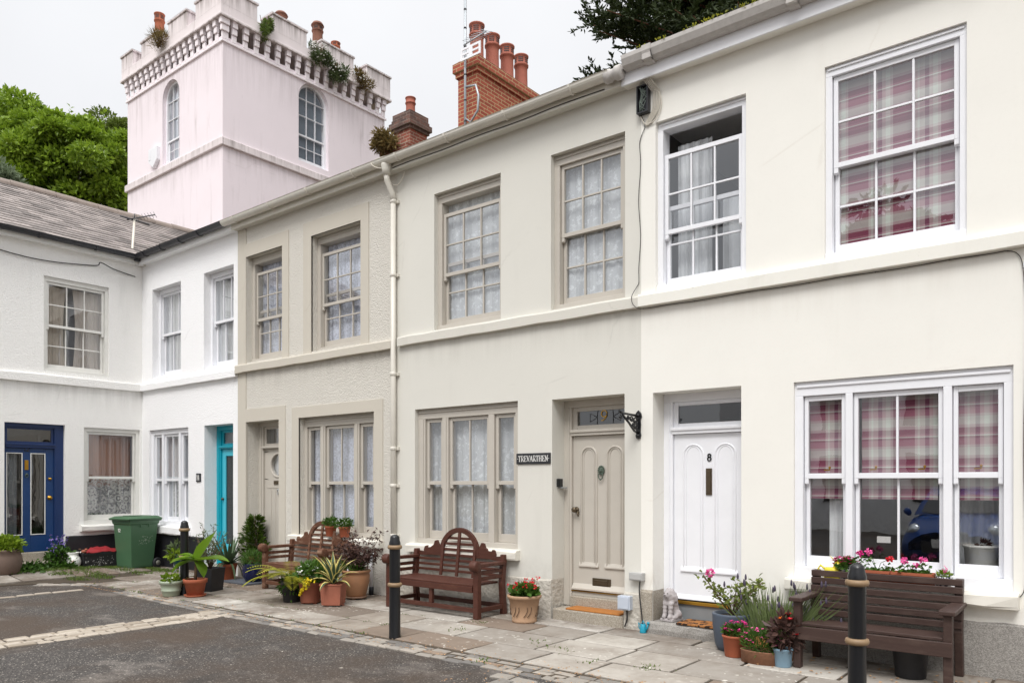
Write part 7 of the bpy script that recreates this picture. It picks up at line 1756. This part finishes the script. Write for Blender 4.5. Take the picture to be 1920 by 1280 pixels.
vs = [p for s in secs for p in s]; b.add(vs, [(i*4+j, i*4+j+1, (i+1)*4+j+1, (i+1)*4+j) for i in range(4) for j in range(3)], 0, True); b.build('roof', cb_, car)
b = MB(); b.add([(-.60, 1.03, 1.01), (.60, 1.03, 1.01), (.52, .50, 1.345), (-.52, .50, 1.345)], [(0, 1, 2, 3)]); b.build('windscreen', simple('tinted_screen', rgb(22, 26, 30), .05, .1, 3), car)
for sx in (-1, 1):
    b = MB(); b.ball((sx*.60, 1.72, .70), .17, 14, 0, .7, .8, .9); b.build('headlight', simple('headlamp_glass', rgb(206, 212, 216), .1, .1, 9, metal=.6), car)
    for y in (1.2, -1.25):
        b = MB(); b.lathe([(.001, -.08), (.24, -.09), (.3, -.07), (.3, .07), (.24, .09), (.001, .08)], (0, 0, 0), 20); b.v = [(sx*.76+z, y+x, .3+yy) for x, yy, z in b.v]; b.build('wheel', M['plasblack'], car)
    b = MB(); b.ball((sx*.93, .75, 1.0), .1, 10, 0, .7, .9, .6); b.build('wing_mirror', cb_, car)
b = MB(); b.box(-.4, .4, 1.88, 1.93, .32, .47); b.build('grille', M['plasblack'], car); b = MB(); b.box(-.26, .26, 1.931, 1.94, .40, .51); b.build('number_plate', M['signwhite'], car)
b = MB()
for z in (.66, .70):
    for sx in (-1, 1): b.bar((sx*.10, 1.90, z-.03), (0, 1.90, z+.03), .02, .025, (0, 1, 0))
b.build('emblem', M['steel'], car)

# ------------------------------------------------------------------ daylight: a bright overcast sky with a weak, very soft sun
w = bpy.data.worlds.new('World'); scene.world = w; w.use_nodes = True; nt = w.node_tree; bg = nt.nodes['Background']
ELEV, ROT = radians(52), radians(158)
sky = nt.nodes.new('ShaderNodeTexSky'); sky.sky_type = 'NISHITA'; sky.sun_disc = False; sky.sun_elevation = ELEV; sky.sun_rotation = ROT; sky.dust_density = 4
mx = nt.nodes.new('ShaderNodeMix'); mx.data_type = 'RGBA'; mx.inputs['Factor'].default_value = .86
tc = nt.nodes.new('ShaderNodeTexCoord'); sp = nt.nodes.new('ShaderNodeSeparateXYZ'); nt.links.new(tc.outputs['Generated'], sp.inputs[0])
rp = nt.nodes.new('ShaderNodeValToRGB'); nt.links.new(sp.outputs[2], rp.inputs[0]); cr_ = rp.color_ramp
cr_.elements[0].position = 0; cr_.elements[0].color = (.60, .60, .61, 1); cr_.elements[1].position = 1; cr_.elements[1].color = (2.4, 2.4, 2.4, 1)
e = cr_.elements.new(.62); e.color = (.72, .72, .725, 1)
gn = nt.nodes.new('ShaderNodeMix'); gn.data_type = 'RGBA'; gn.blend_type = 'MULTIPLY'; gn.inputs['Factor'].default_value = 1; gn.inputs['B'].default_value = (SKYK, SKYK, SKYK, 1)
nt.links.new(rp.outputs[0], gn.inputs['A']); nt.links.new(sky.outputs[0], mx.inputs['A']); nt.links.new(gn.outputs['Result'], mx.inputs['B']); nz = nt.nodes.new('ShaderNodeTexNoise'); nz.inputs['Scale'].default_value = 2.2; nz.inputs['Detail'].default_value = 5; nt.links.new(tc.outputs['Generated'], nz.inputs['Vector'])
cl = nt.nodes.new('ShaderNodeMapRange'); cl.inputs[3].default_value = .86; cl.inputs[4].default_value = 1.14; nt.links.new(nz.outputs[0], cl.inputs[0])      # faint cloud structure
cm = nt.nodes.new('ShaderNodeVectorMath'); cm.operation = 'SCALE'; nt.links.new(mx.outputs['Result'], cm.inputs[0]); nt.links.new(cl.outputs[0], cm.inputs['Scale']); nt.links.new(cm.outputs[0], bg.inputs[0])
bg.inputs[1].default_value = .10
sd = bpy.data.lights.new('sun', 'SUN'); sd.energy = 1.5; sd.angle = radians(25); sd.color = (1, .985, .96); so = bpy.data.objects.new('sun', sd); COL.objects.link(so)
dirv = Vector((sin(ROT)*cos(ELEV), cos(ROT)*cos(ELEV), sin(ELEV))); so.rotation_euler = dirv.to_track_quat('Z', 'Y').to_euler(); so.location = (0, 0, 30)
cam = bpy.data.cameras.new('camera'); co = bpy.data.objects.new('camera', cam); COL.objects.link(co); co.location = (0, 0, HC)
co.rotation_euler = (pi/2, 0, math.asin(SA)); cam.sensor_width = 36; cam.lens = FPX/1920*36; cam.shift_y = (HOR-640)/1920; cam.clip_end = 2000; cam.clip_start = .05; scene.camera = co
vs_ = scene.view_settings; vs_.view_transform = 'Standard'; vs_.look = 'None'; vs_.gamma = 1; vs_.exposure = EXPO
scene.cycles.max_bounces = 8; scene.cycles.transparent_max_bounces = 16; scene.cycles.caustics_reflective = False; scene.cycles.caustics_refractive = False
